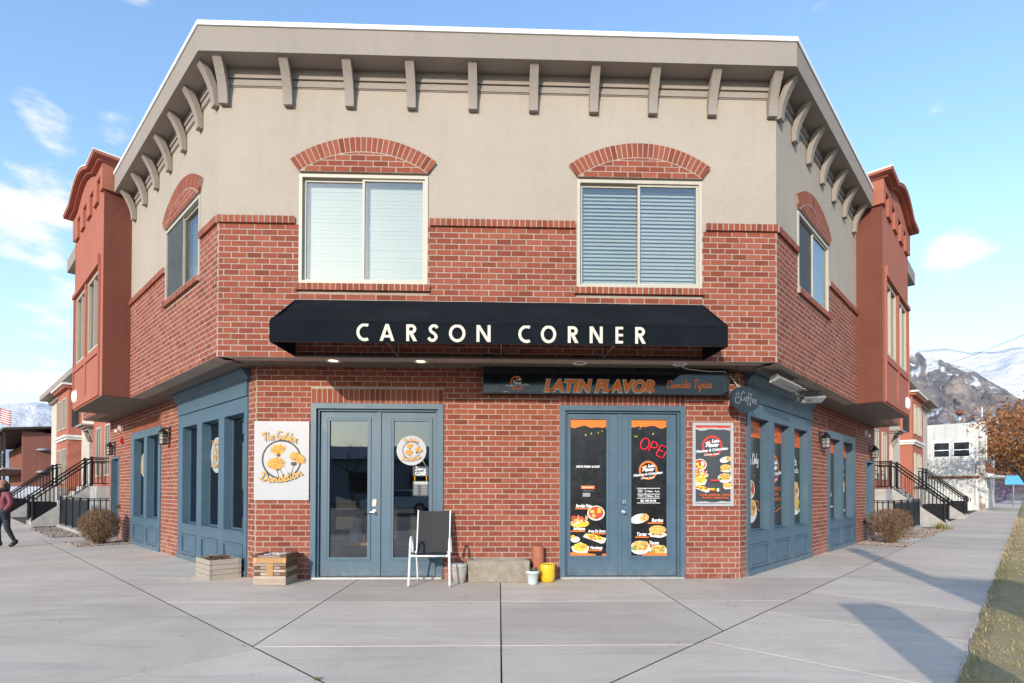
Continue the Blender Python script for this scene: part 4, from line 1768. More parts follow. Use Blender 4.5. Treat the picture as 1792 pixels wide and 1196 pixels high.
m.box(UF, A0 + 0.01, A1 - 0.01, AW - 0.03, AW - 0.006, AB + 0.004, AB + 0.026)
parts('frame_rail', m, M['awn_frame'], aw)
for x in (-1.36, 0.0, 1.36):
    m = MB()
    m.tube([UF.p(x, 0.02, 3.045), UF.p(x, AW - 0.02, AB + 0.015)], 0.011, 8)
    m.tube([UF.p(x, 0.02, 3.07), UF.p(x, 0.02, AT - 0.03)], 0.011, 8)
    parts('frame_arm', m, M['awn_frame'], aw)
m = MB()
sh = Sheet(m, lambda a, b, h: UF.p(a, AW + 0.0065 + h, b))


def futura(ch, x0, x1, y0, h):
    w = x1 - x0
    X = lambda a: x0 + a * w
    Y = lambda b: y0 + b * h
    st = 0.175 * h

    def arc(cx, cy, rx, ry, t0, t1, n=22):
        sh.up()
        for i in range(n):
            a, b = math.radians(t0 + (t1 - t0) * i / n), math.radians(t0 + (t1 - t0) * (i + 1) / n)
            q = [(cx + rx * math.cos(a), cy + ry * math.sin(a)), (cx + rx * math.cos(b), cy + ry * math.sin(b)), (cx + (rx - st) * math.cos(b), cy + (ry - st) * math.sin(b)), (cx + (rx - st) * math.cos(a), cy + (ry - st) * math.sin(a))]
            m.poly([sh.f3(*p, sh.h) for p in q], 0)
    if ch == 'O':
        arc((x0 + x1) / 2, Y(0.5), w / 2, h * 0.53, 0, 360, 36)
    elif ch == 'C':
        arc(x0 + 0.66 * w, Y(0.5), 0.66 * w, h * 0.53, 62, 298, 30)
    elif ch == 'N':
        sh.rect(x0, x0 + st, y0, Y(1), 0)
        sh.rect(x1 - st, x1, y0, Y(1), 0)
        sh.poly([(x0, Y(1)), (x0 + st * 1.15, Y(1)), (x1, y0), (x1 - st * 1.15, y0)], 0)
    elif ch == 'A':
        c = (x0 + x1) / 2
        sh.poly([(x0, y0), (x0 + st * 1.1, y0), (c + st * 0.55, Y(1)), (c - st * 0.55, Y(1))], 0)
        sh.poly([(x1, y0), (x1 - st * 1.1, y0), (c - st * 0.55, Y(1)), (c + st * 0.55, Y(1))], 0)
        sh.rect(X(0.24), X(0.76), Y(0.20), Y(0.35), 0)
    elif ch == 'E':
        sh.rect(x0, x0 + st, y0, Y(1), 0)
        for b0, b1 in ((0, 0.155), (0.425, 0.575), (0.845, 1)):
            sh.rect(x0 + st, x1, Y(b0), Y(b1), 0)
    elif ch == 'R':
        sh.rect(x0, x0 + st, y0, Y(1), 0)
        r = 0.28 * h
        arc(x1 - r - 0.04 * w, Y(1) - r, r, r, -90, 90, 14)
        sh.rect(x0 + st, x1 - r - 0.04 * w, Y(1) - st, Y(1), 0)
        sh.rect(x0 + st, x1 - r - 0.04 * w, Y(1) - 2 * r, Y(1) - 2 * r + st, 0)
        sh.poly([(X(0.30), Y(0.46)), (X(0.62), Y(0.50)), (x1 + 0.04 * w, y0), (x1 + 0.04 * w - st * 1.25, y0)], 0)
    elif ch == 'S':
        p = smooth_line([(X(0.90), Y(0.80)), (X(0.74), Y(0.92)), (X(0.48), Y(0.93)), (X(0.24), Y(0.76)), (X(0.36), Y(0.58)), (X(0.66), Y(0.44)), (X(0.80), Y(0.25)), (X(0.58), Y(0.07)), (X(0.28), Y(0.08)), (X(0.08), Y(0.22))], 5)
        sh.stroke(p, st * 0.98, 0)


KX = (1.737 + 1.711) / (1131 - 624)
for ch_, a_, b_ in (('C', 624, 646), ('A', 664, 689.5), ('R', 710, 728), ('S', 747, 765.5), ('O', 784, 812.7), ('N', 832, 856.5), ('C', 905, 927), ('O', 944.5, 971.5), ('R', 992, 1010), ('N', 1030.5, 1053.5), ('E', 1076, 1089.5), ('R', 1111, 1129)):
    m = MB()
    sh.mb, sh.h = m, 0.0
    futura(ch_, -1.711 + (a_ - 624) * KX, -1.711 + (b_ - 624) * KX, 3.036, 0.2)
    part('letter', m, M['cream_ink'], aw, recalc=False)

# ---- fascia sign over the right-hand door
sg = thing('shop_sign', 'long glossy black sign board reading Latin Flavor in orange above the right doors', 'sign', (1.5, SET - 0.1, 2.65))
m = MB()
m.box(LF, -0.257, 3.268, 0.004, 0.145, 2.648, 3.012)
part('board', m, M['black_gloss'], sg)
m = MB()
m.ringbox(LF, -0.262, 3.273, 2.643, 3.017, 0.016, 0.1452, 0.156)
part('edge', m, simple('black_edge', (0.02, 0.022, 0.025), 0.3), sg)
m = MB()
for x, z in ((0.08, 2.662), (0.72, 2.664)):
    m.tube([LF.p(x - 0.05, 0.15, z), LF.p(x, 0.165, z + 0.012), LF.p(x + 0.04, 0.15, z - 0.006)], 0.006, 6)
parts('cable_tie', m, M['food_d'], sg)
m = MB()
sh = Sheet(m, lambda a, b, h: LF.p(a, 0.1462 + h, b))
sh.text('LATIN FLAVOR', 0.602, 2.218, 2.680, 0.184, 1, 0.085, 0.22, 1.05)
sh.text('LATIN FLAVOR', 0.612, 2.208, 2.690, 0.164, 0, 0.055, 0.22, 1.05)
script(sh, 'Comida', 2.37, 2.71, 2.735, 0.115, 0.017, 0, 0.05)
script(sh, 'Tipica', 2.75, 3.02, 2.735, 0.125, 0.017, 0, 0.06)
sh.ring(0.225, 2.80, 0.078, 0.096, 0, 30, 0.9, 5.9)
script(sh, 'Latin', 0.215, 0.29, 2.835, 0.035, 0.007, 1)
script(sh, 'Flavor', 0.165, 0.295, 2.785, 0.045, 0.009, 1)
sh.text('Mexican & Colombian', 0.06, 0.40, 2.745, 0.028, 1, 0.02, 0.3, 1.0, 0.06)
sh.text('Comida Tipica', 0.16, 0.31, 2.70, 0.022, 0, 0.02, 0.3)
part('lettering', m, [M['orange'], M['food_d']], sg, recalc=False)


# ---- the round flower emblem, used on the wall board and the glass
def emblem(sh, ca, cb, R_, ms):
    """ms: material slots ink, amber, gold"""
    ink, am, go = ms
    sh.ring(ca, cb, R_ * 0.93, R_ * 1.02, ink, 48)

    def flower(a, b, ra, rb, rot, seed):
        r = random.Random(seed)
        n = 46
        pts = []
        for i in range(n):
            t = 2 * math.pi * i / n
            k = (1.0 if i % 2 else 0.72) * r.uniform(0.82, 1.08)
            x, y = ra * k * math.cos(t), rb * k * math.sin(t)
            pts.append((a + x * math.cos(rot) - y * math.sin(rot), b + x * math.sin(rot) + y * math.cos(rot)))
        sh.poly(pts, am)
        sh.up()
        for i in range(34):
            t = r.uniform(0, 2 * math.pi)
            x0, y0, x1, y1 = 0.15 * ra * math.cos(t), 0.15 * rb * math.sin(t), ra * 0.8 * math.cos(t), rb * 0.8 * math.sin(t)
            q = [(a + x * math.cos(rot) - y * math.sin(rot), b + x * math.sin(rot) + y * math.cos(rot)) for x, y in ((x0, y0), (x1, y1))]
            sh.stroke(q, R_ * 0.014, go)
    for (x0, y0, x1, y1) in ((-0.27, -0.5, -0.12, -0.95), (-0.10, -0.42, 0.10, -0.93), (0.60, -0.35, 0.46, -0.84)):
        sh.stroke([(ca + R_ * x0, cb + R_ * y0), (ca + R_ * (x0 + x1) / 2 + 0.01 * R_, cb + R_ * (y0 + y1) / 2), (ca + R_ * x1, cb + R_ * y1)], R_ * 0.035, ink)
    sh.ellipse(ca - 0.17 * R_, cb + 0.25 * R_, 0.12 * R_, 0.10 * R_, ink, 14, 0, 0.35, 3)
    sh.ellipse(ca + 0.66 * R_, cb - 0.22 * R_, 0.16 * R_, 0.13 * R_, ink, 14, 0, 0.35, 4)
    sh.ellipse(ca - 0.17 * R_, cb - 0.50 * R_, 0.07 * R_, 0.09 * R_, ink, 12, 0, 0.3, 4)
    flower(ca - 0.19 * R_, cb + 0.53 * R_, 0.48 * R_, 0.30 * R_, 0.05, 5)
    flower(ca - 0.29 * R_, cb - 0.20 * R_, 0.52 * R_, 0.35 * R_, 0.06, 6)
    flower(ca + 0.83 * R_, cb + 0.10 * R_, 0.52 * R_, 0.30 * R_, -0.42, 7)
    script(sh, 'The Golden', ca - 0.90 * R_, ca + 0.75 * R_, cb + 0.92 * R_, 0.42 * R_, 0.026 * R_, am, -0.04, 0.16 * R_, (0.056 * R_, go))
    script(sh, 'Dandelion', ca - 1.12 * R_, ca + 1.12 * R_, cb - 1.02 * R_, 0.42 * R_, 0.034 * R_, am, 0.12, -0.26 * R_, (0.066 * R_, go))


ds = thing('wall_sign', 'white rectangular board with golden dandelions in a black ring, mounted on the brick', 'sign', (-3.11, SET - 0.01, 1.125))
m = MB()
m.box(LF, -3.497, -2.727, 0.004, 0.024, 1.125, 2.245)
part('board', m, M['signwhite'], ds)
m = MB()
sh = Sheet(m, lambda a, b, h: LF.p(a, 0.0245 + h, b))
emblem(sh, -3.11, 1.70, 0.275, (0, 1, 2))
part('emblem', m, [M['ink'], M['amber'], M['gold']], ds, recalc=False)


def round_sticker(fr, u, z, r, wpl, label):
    p0 = fr.p(u, wpl, z - r)
    m = MB()
    n = 40
    m.prism([fr.p(u + r * math.cos(2 * math.pi * i / n), wpl, z + r * math.sin(2 * math.pi * i / n)) for i in range(n)],
            [fr.p(u + r * math.cos(2 * math.pi * i / n), wpl + 0.002, z + r * math.sin(2 * math.pi * i / n)) for i in range(n)])
    t = thing('window_sticker', label, 'sticker', p0)
    part('disc', m, M['signwhite'], t)
    m = MB()
    sgn = -1 if fr is FL else 1
    sh = Sheet(m, lambda a, b, h: fr.p(u + sgn * a, wpl + 0.0023 + h, z + b))
    emblem(sh, 0, 0, r * 0.60, (0, 1, 2))
    part('emblem', m, [M['ink'], M['amber'], M['gold']], t, recalc=False)


round_sticker(LF, -1.295, 1.847, 0.215, -0.0885, 'white round dandelion sticker on the glass door behind the patio chair')
round_sticker(FL, 1.93, 1.85, 0.30, -0.1180, 'white dandelion sticker on the middle pane of the left three-pane shopfront')
round_sticker(FL, 6.69, 1.82, 0.27, -0.1180, 'white dandelion sticker on the far left two-pane shopfront window')

# hanging slates on the same door
hs = thing('closed_sign', 'small dark hanging slate reading Sorry Closed with opening hours on door glass', 'sign', (-1.15, SET + 0.085, 1.10))
F3 = lambda a, b, h: LF.p(a, -0.082 + h, b)
m = MB()
m.box(LF, -1.272, -1.048, -0.0885, -0.083, 1.475, 1.615)
part('slate', m, M['slate'], hs)
m = MB()
m.box(LF, -1.272, -1.045, -0.0885, -0.083, 1.19, 1.405)
part('slate', m, M['slate'], hs)
m = MB()
for x in (-1.245, -1.075):
    m.tube([LF.p(x, -0.085, 1.475), LF.p(x, -0.085, 1.405)], 0.008, 6, 1)
m.tube([LF.p(-1.24, -0.085, 1.615), LF.p(-1.16, -0.085, 1.75)], 0.003, 5, 0)
m.tube([LF.p(-1.08, -0.085, 1.615), LF.p(-1.16, -0.085, 1.75)], 0.003, 5, 0)
parts('cord', m, [M['food_d'], M['amber']], hs)
m = MB()
sh = Sheet(m, F3)
script(sh, 'Sorry', -1.24, -1.085, 1.56, 0.05, 0.009, 0)
sh.text('CLOSED', -1.24, -1.08, 1.49, 0.05, 0, 0.03)
sh.rect(-1.255, -1.06, 1.358, 1.392, 0)
for k in range(6):
    zz = 1.335 - k * 0.024
    sh.rect(-1.255, -1.20, zz - 0.005, zz + 0.005, 1)
    sh.rect(-1.15, -1.065, zz - 0.005, zz + 0.005, 1)
sh.text('BUSINESS HOURS', -1.25, -1.065, 1.366, 0.018, 2, 0.02)
part('lettering', m, [M['white'], M['grey_ink'], M['ink']], hs, recalc=False)

# ---- printed vinyl of the taco shop
PM = ['vinyl', 'orange', 'white', 'food_a', 'food_b', 'food_c', 'food_d', 'food_e', 'red', 'pink', 'grey_ink', 'amber', 'slate', 'signwhite', 'dorange']
PI = {k: i for i, k in enumerate(PM)}
PMATS = [M[k] for k in PM]


def torn(sh, a0, a1, b, edge, h, mi, seed, up=True, n=18):
    r = random.Random(seed)
    pts = [(a0, edge), (a1, edge)]
    for i in range(n + 1):
        x = a1 + (a0 - a1) * i / n
        pts.append((x, b + h * (noise.noise(Vector((x * 7 + seed, 0, 0))) + 0.3 * noise.noise(Vector((x * 30 + seed, 3, 0))))))
    sh.poly(pts, PI[mi])


def plate(sh, a, b, r, seed, kind):
    q = random.Random(seed)
    if kind == 'bowl':
        sh.ellipse(a, b, r, r * 0.86, PI['food_d'])
        sh.ellipse(a, b + r * 0.04, r * 0.86, r * 0.72, PI['food_b'])
        for k in range(7):
            t = q.uniform(0, 6.28)
            sh.ellipse(a + r * 0.45 * math.cos(t), b + r * 0.4 * math.sin(t), r * 0.27, r * 0.22, PI[q.choice(['food_e', 'food_a', 'food_d', 'red', 'food_e'])], 10, t, 0.2, k)
    elif kind == 'pile':
        sh.ellipse(a, b - r * 0.3, r * 1.05, r * 0.45, PI['food_e'])
        for k in range(26):
            sh.ellipse(a + q.uniform(-0.85, 0.85) * r, b + q.uniform(-0.35, 0.5) * r, r * 0.2, r * 0.1, PI[q.choice(['food_b', 'pink', 'food_d', 'red', 'food_a'])], 8, q.uniform(0, 3), 0.2, k)
    elif kind == 'roll':
        sh.ellipse(a - r * 0.15, b, r * 1.15, r * 0.58, PI['food_d'], 18, 0.25)
        sh.ellipse(a + r * 0.45, b + r * 0.14, r * 0.55, r * 0.48, PI['food_a'], 16, 0.2)
        for k in range(14):
            sh.ellipse(a + r * 0.45 + q.uniform(-0.38, 0.38) * r, b + r * 0.14 + q.uniform(-0.3, 0.3) * r, r * 0.12, r * 0.09, PI[q.choice(['food_b', 'food_c', 'food_e', 'food_d', 'food_b'])], 7, 0, 0.3, k)
    elif kind == 'bun':
        sh.ellipse(a, b - r * 0.28, r, r * 0.38, PI['food_d'], 16, 0, 0.15, seed)
        for k in range(12):
            sh.ellipse(a + q.uniform(-0.8, 0.8) * r, b + q.uniform(-0.35, 0.0) * r, r * 0.18, r * 0.13, PI[q.choice(['food_b', 'food_c', 'food_e', 'food_d'])], 8, 0, 0.2, k)
        sh.ellipse(a, b + r * 0.22, r * 0.98, r * 0.5, PI['food_a'], 18)
    elif kind == 'taco':
        sh.ellipse(a, b - r * 0.1, r * 1.1, r * 0.75, PI['food_d'], 20)
        for k in range(3):
            x = a + (k - 1) * r * 0.45
            sh.ellipse(x, b + r * 0.1, r * 0.42, r * 0.55, PI['food_a'], 14, -0.5)
            for j in range(6):
                sh.ellipse(x + q.uniform(-0.2, 0.25) * r, b + q.uniform(-0.25, 0.35) * r, r * 0.13, r * 0.10, PI[q.choice(['food_b', 'food_c', 'food_e', 'food_b'])], 7, 0, 0.3, j)
        sh.ellipse(a - r * 0.75, b - r * 0.2, r * 0.25, r * 0.2, PI['food_c'], 10, 0, 0.3, 2)
    elif kind == 'tray':
        sh.poly([(a - 1.2 * r, b + 0.1 * r), (a - 0.9 * r, b + 0.45 * r), (a + 1.2 * r, b - 0.05 * r), (a + 1.0 * r, b - 0.5 * r), (a + 0.7 * r, b - 0.6 * r)], PI['food_d'])
        sh.ellipse(a + 0.05 * r, b + 0.05 * r, r * 0.95, r * 0.26, PI['food_e'], 16, -0.22, 0.12, seed)
        for k in range(8):
            sh.ellipse(a + q.uniform(-0.7, 0.8) * r, b + q.uniform(-0.15, 0.2) * r, r * 0.16, r * 0.08, PI[q.choice(['food_b', 'orange'])], 8, -0.2, 0.2, k)
    elif kind == 'soup':
        sh.poly([(a - r, b + 0.1 * r), (a, b + 0.62 * r), (a + r, b + 0.1 * r), (a + 0.7 * r, b - 0.7 * r), (a - 0.7 * r, b - 0.7 * r)], PI['food_d'])
        sh.ellipse(a, b + 0.06 * r, r * 0.82, r * 0.44, PI['food_e'], 18)
        for k in range(9):
            sh.ellipse(a + q.uniform(-0.5, 0.5) * r, b + q.uniform(-0.2, 0.3) * r, r * 0.13, r * 0.08, PI[q.choice(['food_a', 'orange', 'food_c', 'amber'])], 8, 0, 0.2, k)


def logo(sh, a, b, r, ringmat='orange', clipx=None):
    sh.ring(a, b, r * 0.82, r * 1.02, PI[ringmat], 36)
    sh.ellipse(a - 0.28 * r, b + 0.44 * r, 0.16 * r, 0.10 * r, PI[ringmat], 10, 0, 0.25, 5)
    script(sh, 'Latin', a - 0.02 * r, a + 0.72 * r, b + 0.33 * r, 0.30 * r, 0.085 * r, PI['white'], 0.08)
    script(sh, 'Flavor', a - 0.66 * r, a + 0.66 * r, b - 0.10 * r, 0.44 * r, 0.12 * r, PI['white'], 0.05)
    sh.poly([(a - 1.62 * r, b - 0.78 * r), (a + 1.62 * r, b - 0.36 * r), (a + 1.62 * r, b - 0.12 * r), (a - 1.62 * r, b - 0.44 * r)], PI['slate'])
    sh.text('Mexican & Colombian', a - 1.6 * r, a + 1.6 * r, b - 0.70 * r, 0.26 * r, PI['white'], 0.035, 0.3, 1.0, 0.115)
    sh.text('Comida Tipica', a - 0.8 * r, a + 0.7 * r, b - 0.98 * r, 0.17 * r, PI['white'], 0.02, 0.3, 1.0, 0.1)


def caption(sh, s, a0, a1, b, h, ua0, ua1):
    sh.text(s, a0, a1, b, h, PI['white'], 0.04, 0.25)
    sh.rect(ua0, ua1, b - 0.028, b - 0.012, PI['orange'])


def specks(sh, a0, a1, b0, b1, n, seed):
    q = random.Random(seed)
    for k in range(n):
        sh.ellipse(q.uniform(a0, a1), q.uniform(b0, b1), q.uniform(0.006, 0.011), q.uniform(0.01, 0.017), PI['food_e'], 6, 0, 0.3, k)


# left leaf
P0, P1, Z0, Z1 = 1.016, 1.544, 0.327, 2.316
dc = thing('door_decal', 'black vinyl menu on the glass door with the Mondongo bowl at its foot', 'decal', (1.28, SET + 0.09, Z0))
m = MB()
m.box(LF, P0, P1, -0.0893, -0.0880, Z0, Z1, 0)
sh = Sheet(m, lambda a, b, h: LF.p(a, -0.0877 + h, b))
torn(sh, P0, P1, 2.205, Z1, 0.05, 'orange', 3)
specks(sh, P0 + 0.03, P1 - 0.04, 2.05, 2.15, 4, 2)
sh.text('SERVE FRESH & FAST', 1.105, 1.455, 1.610, 0.030, PI['white'], 0.04)
sh.rect(1.175, 1.375, 1.30, 1.345, PI['orange'])
sh.text('Scan here', 1.20, 1.35, 1.312, 0.022, PI['white'], 0.02)
sh.rect(1.20, 1.36, 1.26, 1.285, PI['slate'])
sh.rect(1.20, 1.31, 1.185, 1.24, PI['grey_ink'])
caption(sh, 'Bandeja Paisa', 1.10, 1.33, 1.03, 0.045, 1.09, 1.31)
plate(sh, 1.395, 0.945, 0.128, 1, 'bowl')
plate(sh, 1.155, 0.835, 0.135, 2, 'pile')
caption(sh, 'Salchipapa', 1.06, 1.235, 0.70, 0.04, 1.016, 1.23)
caption(sh, 'Arepa De Queso', 1.275, 1.535, 0.665, 0.04, 1.33, 1.535)
plate(sh, 1.375, 0.585, 0.145, 4, 'tray')
sh.ellipse(1.09, 0.56, 0.07, 0.045, PI['food_d'], 16)
sh.ellipse(1.055, 0.60, 0.035, 0.025, PI['food_e'], 10)
plate(sh, 1.165, 0.44, 0.135, 5, 'soup')
caption(sh, 'Mondongo', 1.31, 1.49, 0.42, 0.045, 1.27, 1.48)
torn(sh, P0, P0 + 0.37, 0.365, Z0, 0.035, 'orange', 9)
torn(sh, P1 - 0.06, P1, 0.345, Z0, 0.02, 'orange', 6)
part('print', m, PMATS, dc, recalc=False)

# right leaf
P0, P1 = 1.910, 2.432
dc = thing('door_decal', 'black vinyl menu on the glass door showing burritos, tortas and tacos', 'decal', (2.17, SET + 0.09, Z0))
m = MB()
m.box(LF, P0, P1, -0.0893, -0.0880, Z0, Z1, 0)
sh = Sheet(m, lambda a, b, h: LF.p(a, -0.0877 + h, b))
torn(sh, P0, P1, 2.215, Z1, 0.045, 'orange', 14)
specks(sh, P0 + 0.05, P1 - 0.04, 2.02, 2.22, 5, 8)
logo(sh, 2.165, 1.575, 0.135)
for zz, w_ in ((1.31, 0.34), (1.225, 0.34), (1.165, 0.34), (1.095, 0.34)):
    sh.rect(2.0, 2.0 + w_, zz - 0.004, zz + 0.004, PI['white'])
sh.rect(2.118, 2.124, 1.165, 1.31, PI['white'])
sh.text('MONDAY -', 2.01, 2.10, 1.275, 0.016, PI['white'], 0.03)
sh.text('FRIDAY', 2.015, 2.085, 1.25, 0.016, PI['white'], 0.03)
sh.text('9:00am - 9 pm', 2.14, 2.33, 1.255, 0.024, PI['white'], 0.03)
sh.text('SUNDAY', 2.015, 2.10, 1.19, 0.018, PI['white'], 0.03)
sh.text('9:00am - 8 pm', 2.14, 2.33, 1.185, 0.024, PI['white'], 0.03)
sh.text('801 960 36-38', 2.05, 2.28, 1.115, 0.03, PI['white'], 0.05)
plate(sh, 2.055, 0.865, 0.12, 21, 'roll')
caption(sh, 'Burritos', 2.215, 2.385, 0.82, 0.05, 2.16, 2.385)
plate(sh, 2.30, 0.675, 0.13, 22, 'bun')
caption(sh, 'Tortas', 1.995, 2.14, 0.615, 0.05, 1.97, 2.17)
plate(sh, 2.045, 0.455, 0.135, 23, 'taco')
caption(sh, 'Tacos', 2.175, 2.32, 0.49, 0.05, 2.19, 2.29)
plate(sh, 2.31, 0.405, 0.12, 24, 'taco')
torn(sh, P0 + 0.16, P1, 0.36, Z0, 0.045, 'orange', 19)
part('print', m, PMATS, dc, recalc=False)

# red tube sign seen through that leaf
ns = thing('neon_sign', 'tilted red neon tube sign reading OPEN behind the right door glass', 'sign', (2.2, SET + 0.08, 1.8))
m = MB()


def neon(pts):
    a0, b0, rot = 2.045, 1.97, -0.42
    q = []
    for x, y in pts:
        q.append(LF.p(a0 + x * math.cos(rot) - y * math.sin(rot), -0.0705, b0 + x * math.sin(rot) + y * math.cos(rot)))
    m.tube(q, 0.0085, 6)


neon([(0.065 + 0.06 * math.cos(t), 0.02 + 0.085 * math.sin(t)) for t in [2 * math.pi * i / 16 for i in range(17)]])
neon([(0.155, -0.06), (0.155, 0.10), (0.21, 0.105), (0.245, 0.075), (0.24, 0.035), (0.21, 0.02), (0.16, 0.015)])
neon([(0.375, 0.105), (0.29, 0.10), (0.28, 0.02), (0.28, -0.05), (0.30, -0.065), (0.38, -0.062)])
neon([(0.285, 0.025), (0.36, 0.028)])
neon([(0.395, -0.06), (0.395, 0.04)])
part('tube', m, M['neon'], ns)

# ---- framed menu poster on the brick
ps = thing('menu_poster', 'white framed vertical menu poster on the brick right of the doors', 'poster', (3.084, SET - 0.01, 1.054))
Q0, Q1, Z0, Z1 = 2.784, 3.383, 1.054, 2.268
m = MB()
m.box(LF, Q0 + 0.03, Q1 - 0.03, 0.004, 0.016, Z0 + 0.03, Z1 - 0.03)
part('backing', m, M['black'], ps)
m = MB()
m.ringbox(LF, Q0, Q1, Z0, Z1, 0.042, 0.004, 0.032)
part('frame', m, M['signwhite'], ps)
m = MB()
sh = Sheet(m, lambda a, b, h: LF.p(a, 0.0165 + h, b))
sh.rect(Q0 + 0.042, Q1 - 0.042, Z0 + 0.042, Z1 - 0.042, PI['slate'])
a0, a1 = Q0 + 0.042, Q1 - 0.042
torn(sh, a0, a1, 2.165, Z1 - 0.042, 0.03, 'signwhite', 31)
torn(sh, a0, a1, 2.195, Z1 - 0.042, 0.028, 'red', 37)
logo(sh, 3.075, 1.93, 0.148, 'red')
for k, (aa, bb, kk, rr) in enumerate(((2.895, 1.655, 'bowl', 0.10), (2.915, 1.53, 'pile', 0.10), (2.895, 1.43, 'soup', 0.10), (2.91, 1.315, 'tray', 0.11), (3.275, 1.73, 'roll', 0.075), (3.265, 1.60, 'bun', 0.085),
                                       (3.25, 1.47, 'taco', 0.095), (3.285, 1.345, 'bun', 0.07))):
    plate(sh, aa, bb, rr, 40 + k, kk)
sh.rect(3.04, 3.17, 1.415, 1.44, PI['red'])
sh.rect(3.03, 3.10, 1.29, 1.315, PI['food_e'])
sh.rect(3.035, 3.105, 1.27, 1.29, PI['red'])
sh.rect(3.115, 3.137, 1.265, 1.315, PI['food_c'])
sh.rect(3.137, 3.157, 1.265, 1.315, PI['white'])
sh.rect(3.157, 3.178, 1.265, 1.315, PI['red'])
sh.text('TACOS . BURRITOS . TORTAS', 2.875, 3.335, 1.205, 0.026, PI['dorange'], 0.04)
sh.text('PLATOS Y ENSALADAS', 2.92, 3.30, 1.165, 0.026, PI['dorange'], 0.04)
torn(sh, a0, a1, 1.118, Z0 + 0.042, 0.022, 'signwhite', 33)
part('print', m, PMATS, ps, recalc=False)


# ---- vinyl in the right shopfront panes
def pane_vinyl(u0, u1, zlo, zhi, draw, label):
    wv = -0.1180
    t = thing('window_decal', label, 'decal', FR.p((u0 + u1) / 2, wv, zlo))
    m = MB()
    m.box(FR, u0, u1, wv - 0.0006, wv, zlo, zhi, 0)
    sh = Sheet(m, lambda a, b, h: FR.p(a, wv + 0.0004 + h, b))
    draw(sh, u0, u1)
    part('print', m, PMATS, t, recalc=False)


def v1(sh, a, b):
    sh.rect(a, b, 2.13, 2.385, PI['dorange'])
    sh.text('COLOMBIAN', a + 0.04, b - 0.05, 2.20, 0.11, 0, 0.02)
    script(sh, 'Fresh Only'.replace('w', 'v'), a + 0.06, b - 0.08, 1.68, 0.17, 0.022, PI['white'], 0.06)
    plate(sh, a + 0.36, 1.30, 0.17, 51, 'bowl')
    plate(sh, a + 0.34, 0.98, 0.25, 52, 'taco')
    sh.stroke([(b - 0.20, 1.12), (b - 0.10, 1.10), (b - 0.14, 0.98), (b - 0.02, 0.95)], 0.022, PI['orange'])
    specks(sh, a, b, 0.72, 1.8, 5, 5)


def v2(sh, a, b):
    sh.rect(a, b, 2.11, 2.385, PI['dorange'])
    sh.text('AND TACO', a + 0.06, b - 0.25, 2.19, 0.12, 0, 0.02)
    logo(sh, (a + b) / 2, 1.66, 0.235, 'dorange')
    for k, s_ in enumerate(('TACOS . BURRITOS', 'TORTAS', 'ENSALADAS')):
        sh.text(s_, a + 0.06, b - (0.06 + 0.12 * (k == 1)), 1.29 - k * 0.09, 0.055, PI['dorange'], 0.03)
    sh.stroke([(a + 0.42, 0.91), (b, 1.0)], 0.014, PI['orange'])
    specks(sh, a + 0.4, b, 0.75, 1.1, 3, 6)


def v3(sh, a, b):
    sh.rect(a, b, 2.10, 2.385, PI['dorange'])
    sh.text('FOOD', a + 0.1, b - 0.2, 2.18, 0.12, 0, 0.02)
    script(sh, 'Taste', a + 0.10, b - 0.2, 1.76, 0.17, 0.024, PI['white'], 0.0)
    script(sh, 'Taste', a + 0.3, b - 0.1, 1.62, 0.12, 0.014, PI['white'], 0.0)
    plate(sh, a + 0.42, 1.28, 0.27, 61, 'taco')
    plate(sh, a + 0.44, 1.00, 0.27, 62, 'bun')


def v4(sh, a, b):
    sh.rect(a, b, 2.12, 2.38, PI['dorange'])
    for k in range(3):
        sh.text(('FRESH', 'SALSA', 'LATIN')[k], a + 0.08, b - 0.3, 1.72 - 0.17 * k, 0.09, PI['white'], 0.04)
    sh.ring(a + 0.42, 1.33, 0.20, 0.235, PI['white'], 20, 3.4, 5.8)
    sh.rect(a + 0.08, b - 0.1, 0.92, 0.945, PI['white'])


def v5(sh, a, b):
    sh.rect(a, b, 2.08, 2.38, PI['dorange'])
    for k in range(5):
        sh.stroke([(a + 0.15 + 0.1 * k, 1.72), (a + 0.25 + 0.1 * k, 2.0 - 0.05 * abs(k - 2))], 0.02, PI['food_d'])
    sh.rect(a + 0.1, b - 0.1, 1.655, 1.67, PI['orange'])
    plate(sh, a + 0.48, 1.38, 0.22, 71, 'bun')
    plate(sh, a + 0.22, 0.85, 0.15, 72, 'bowl')
    sh.text('TACO', a + 0.35, b - 0.15, 0.80, 0.05, PI['white'], 0.04)


for u0, u1, f_, lb in ((0.41, 1.18, v1, 'orange-topped vinyl with a taco plate, nearest pane of the right shopfront'),
                       (1.47, 2.24, v2, 'orange-topped vinyl with the round logo, middle pane of the right shopfront'),
                       (2.54, 3.31, v3, 'orange-topped vinyl with a tall taco picture, third pane of the right shopfront'),
                       (5.00, 5.84, v4, 'dark vinyl with white lettering, near pane of the far right window'),
                       (6.12, 6.97, v5, 'dark vinyl with orange food picture, last pane of the far right window')):
    pane_vinyl(u0, u1, 0.68, 2.385, f_, lb)

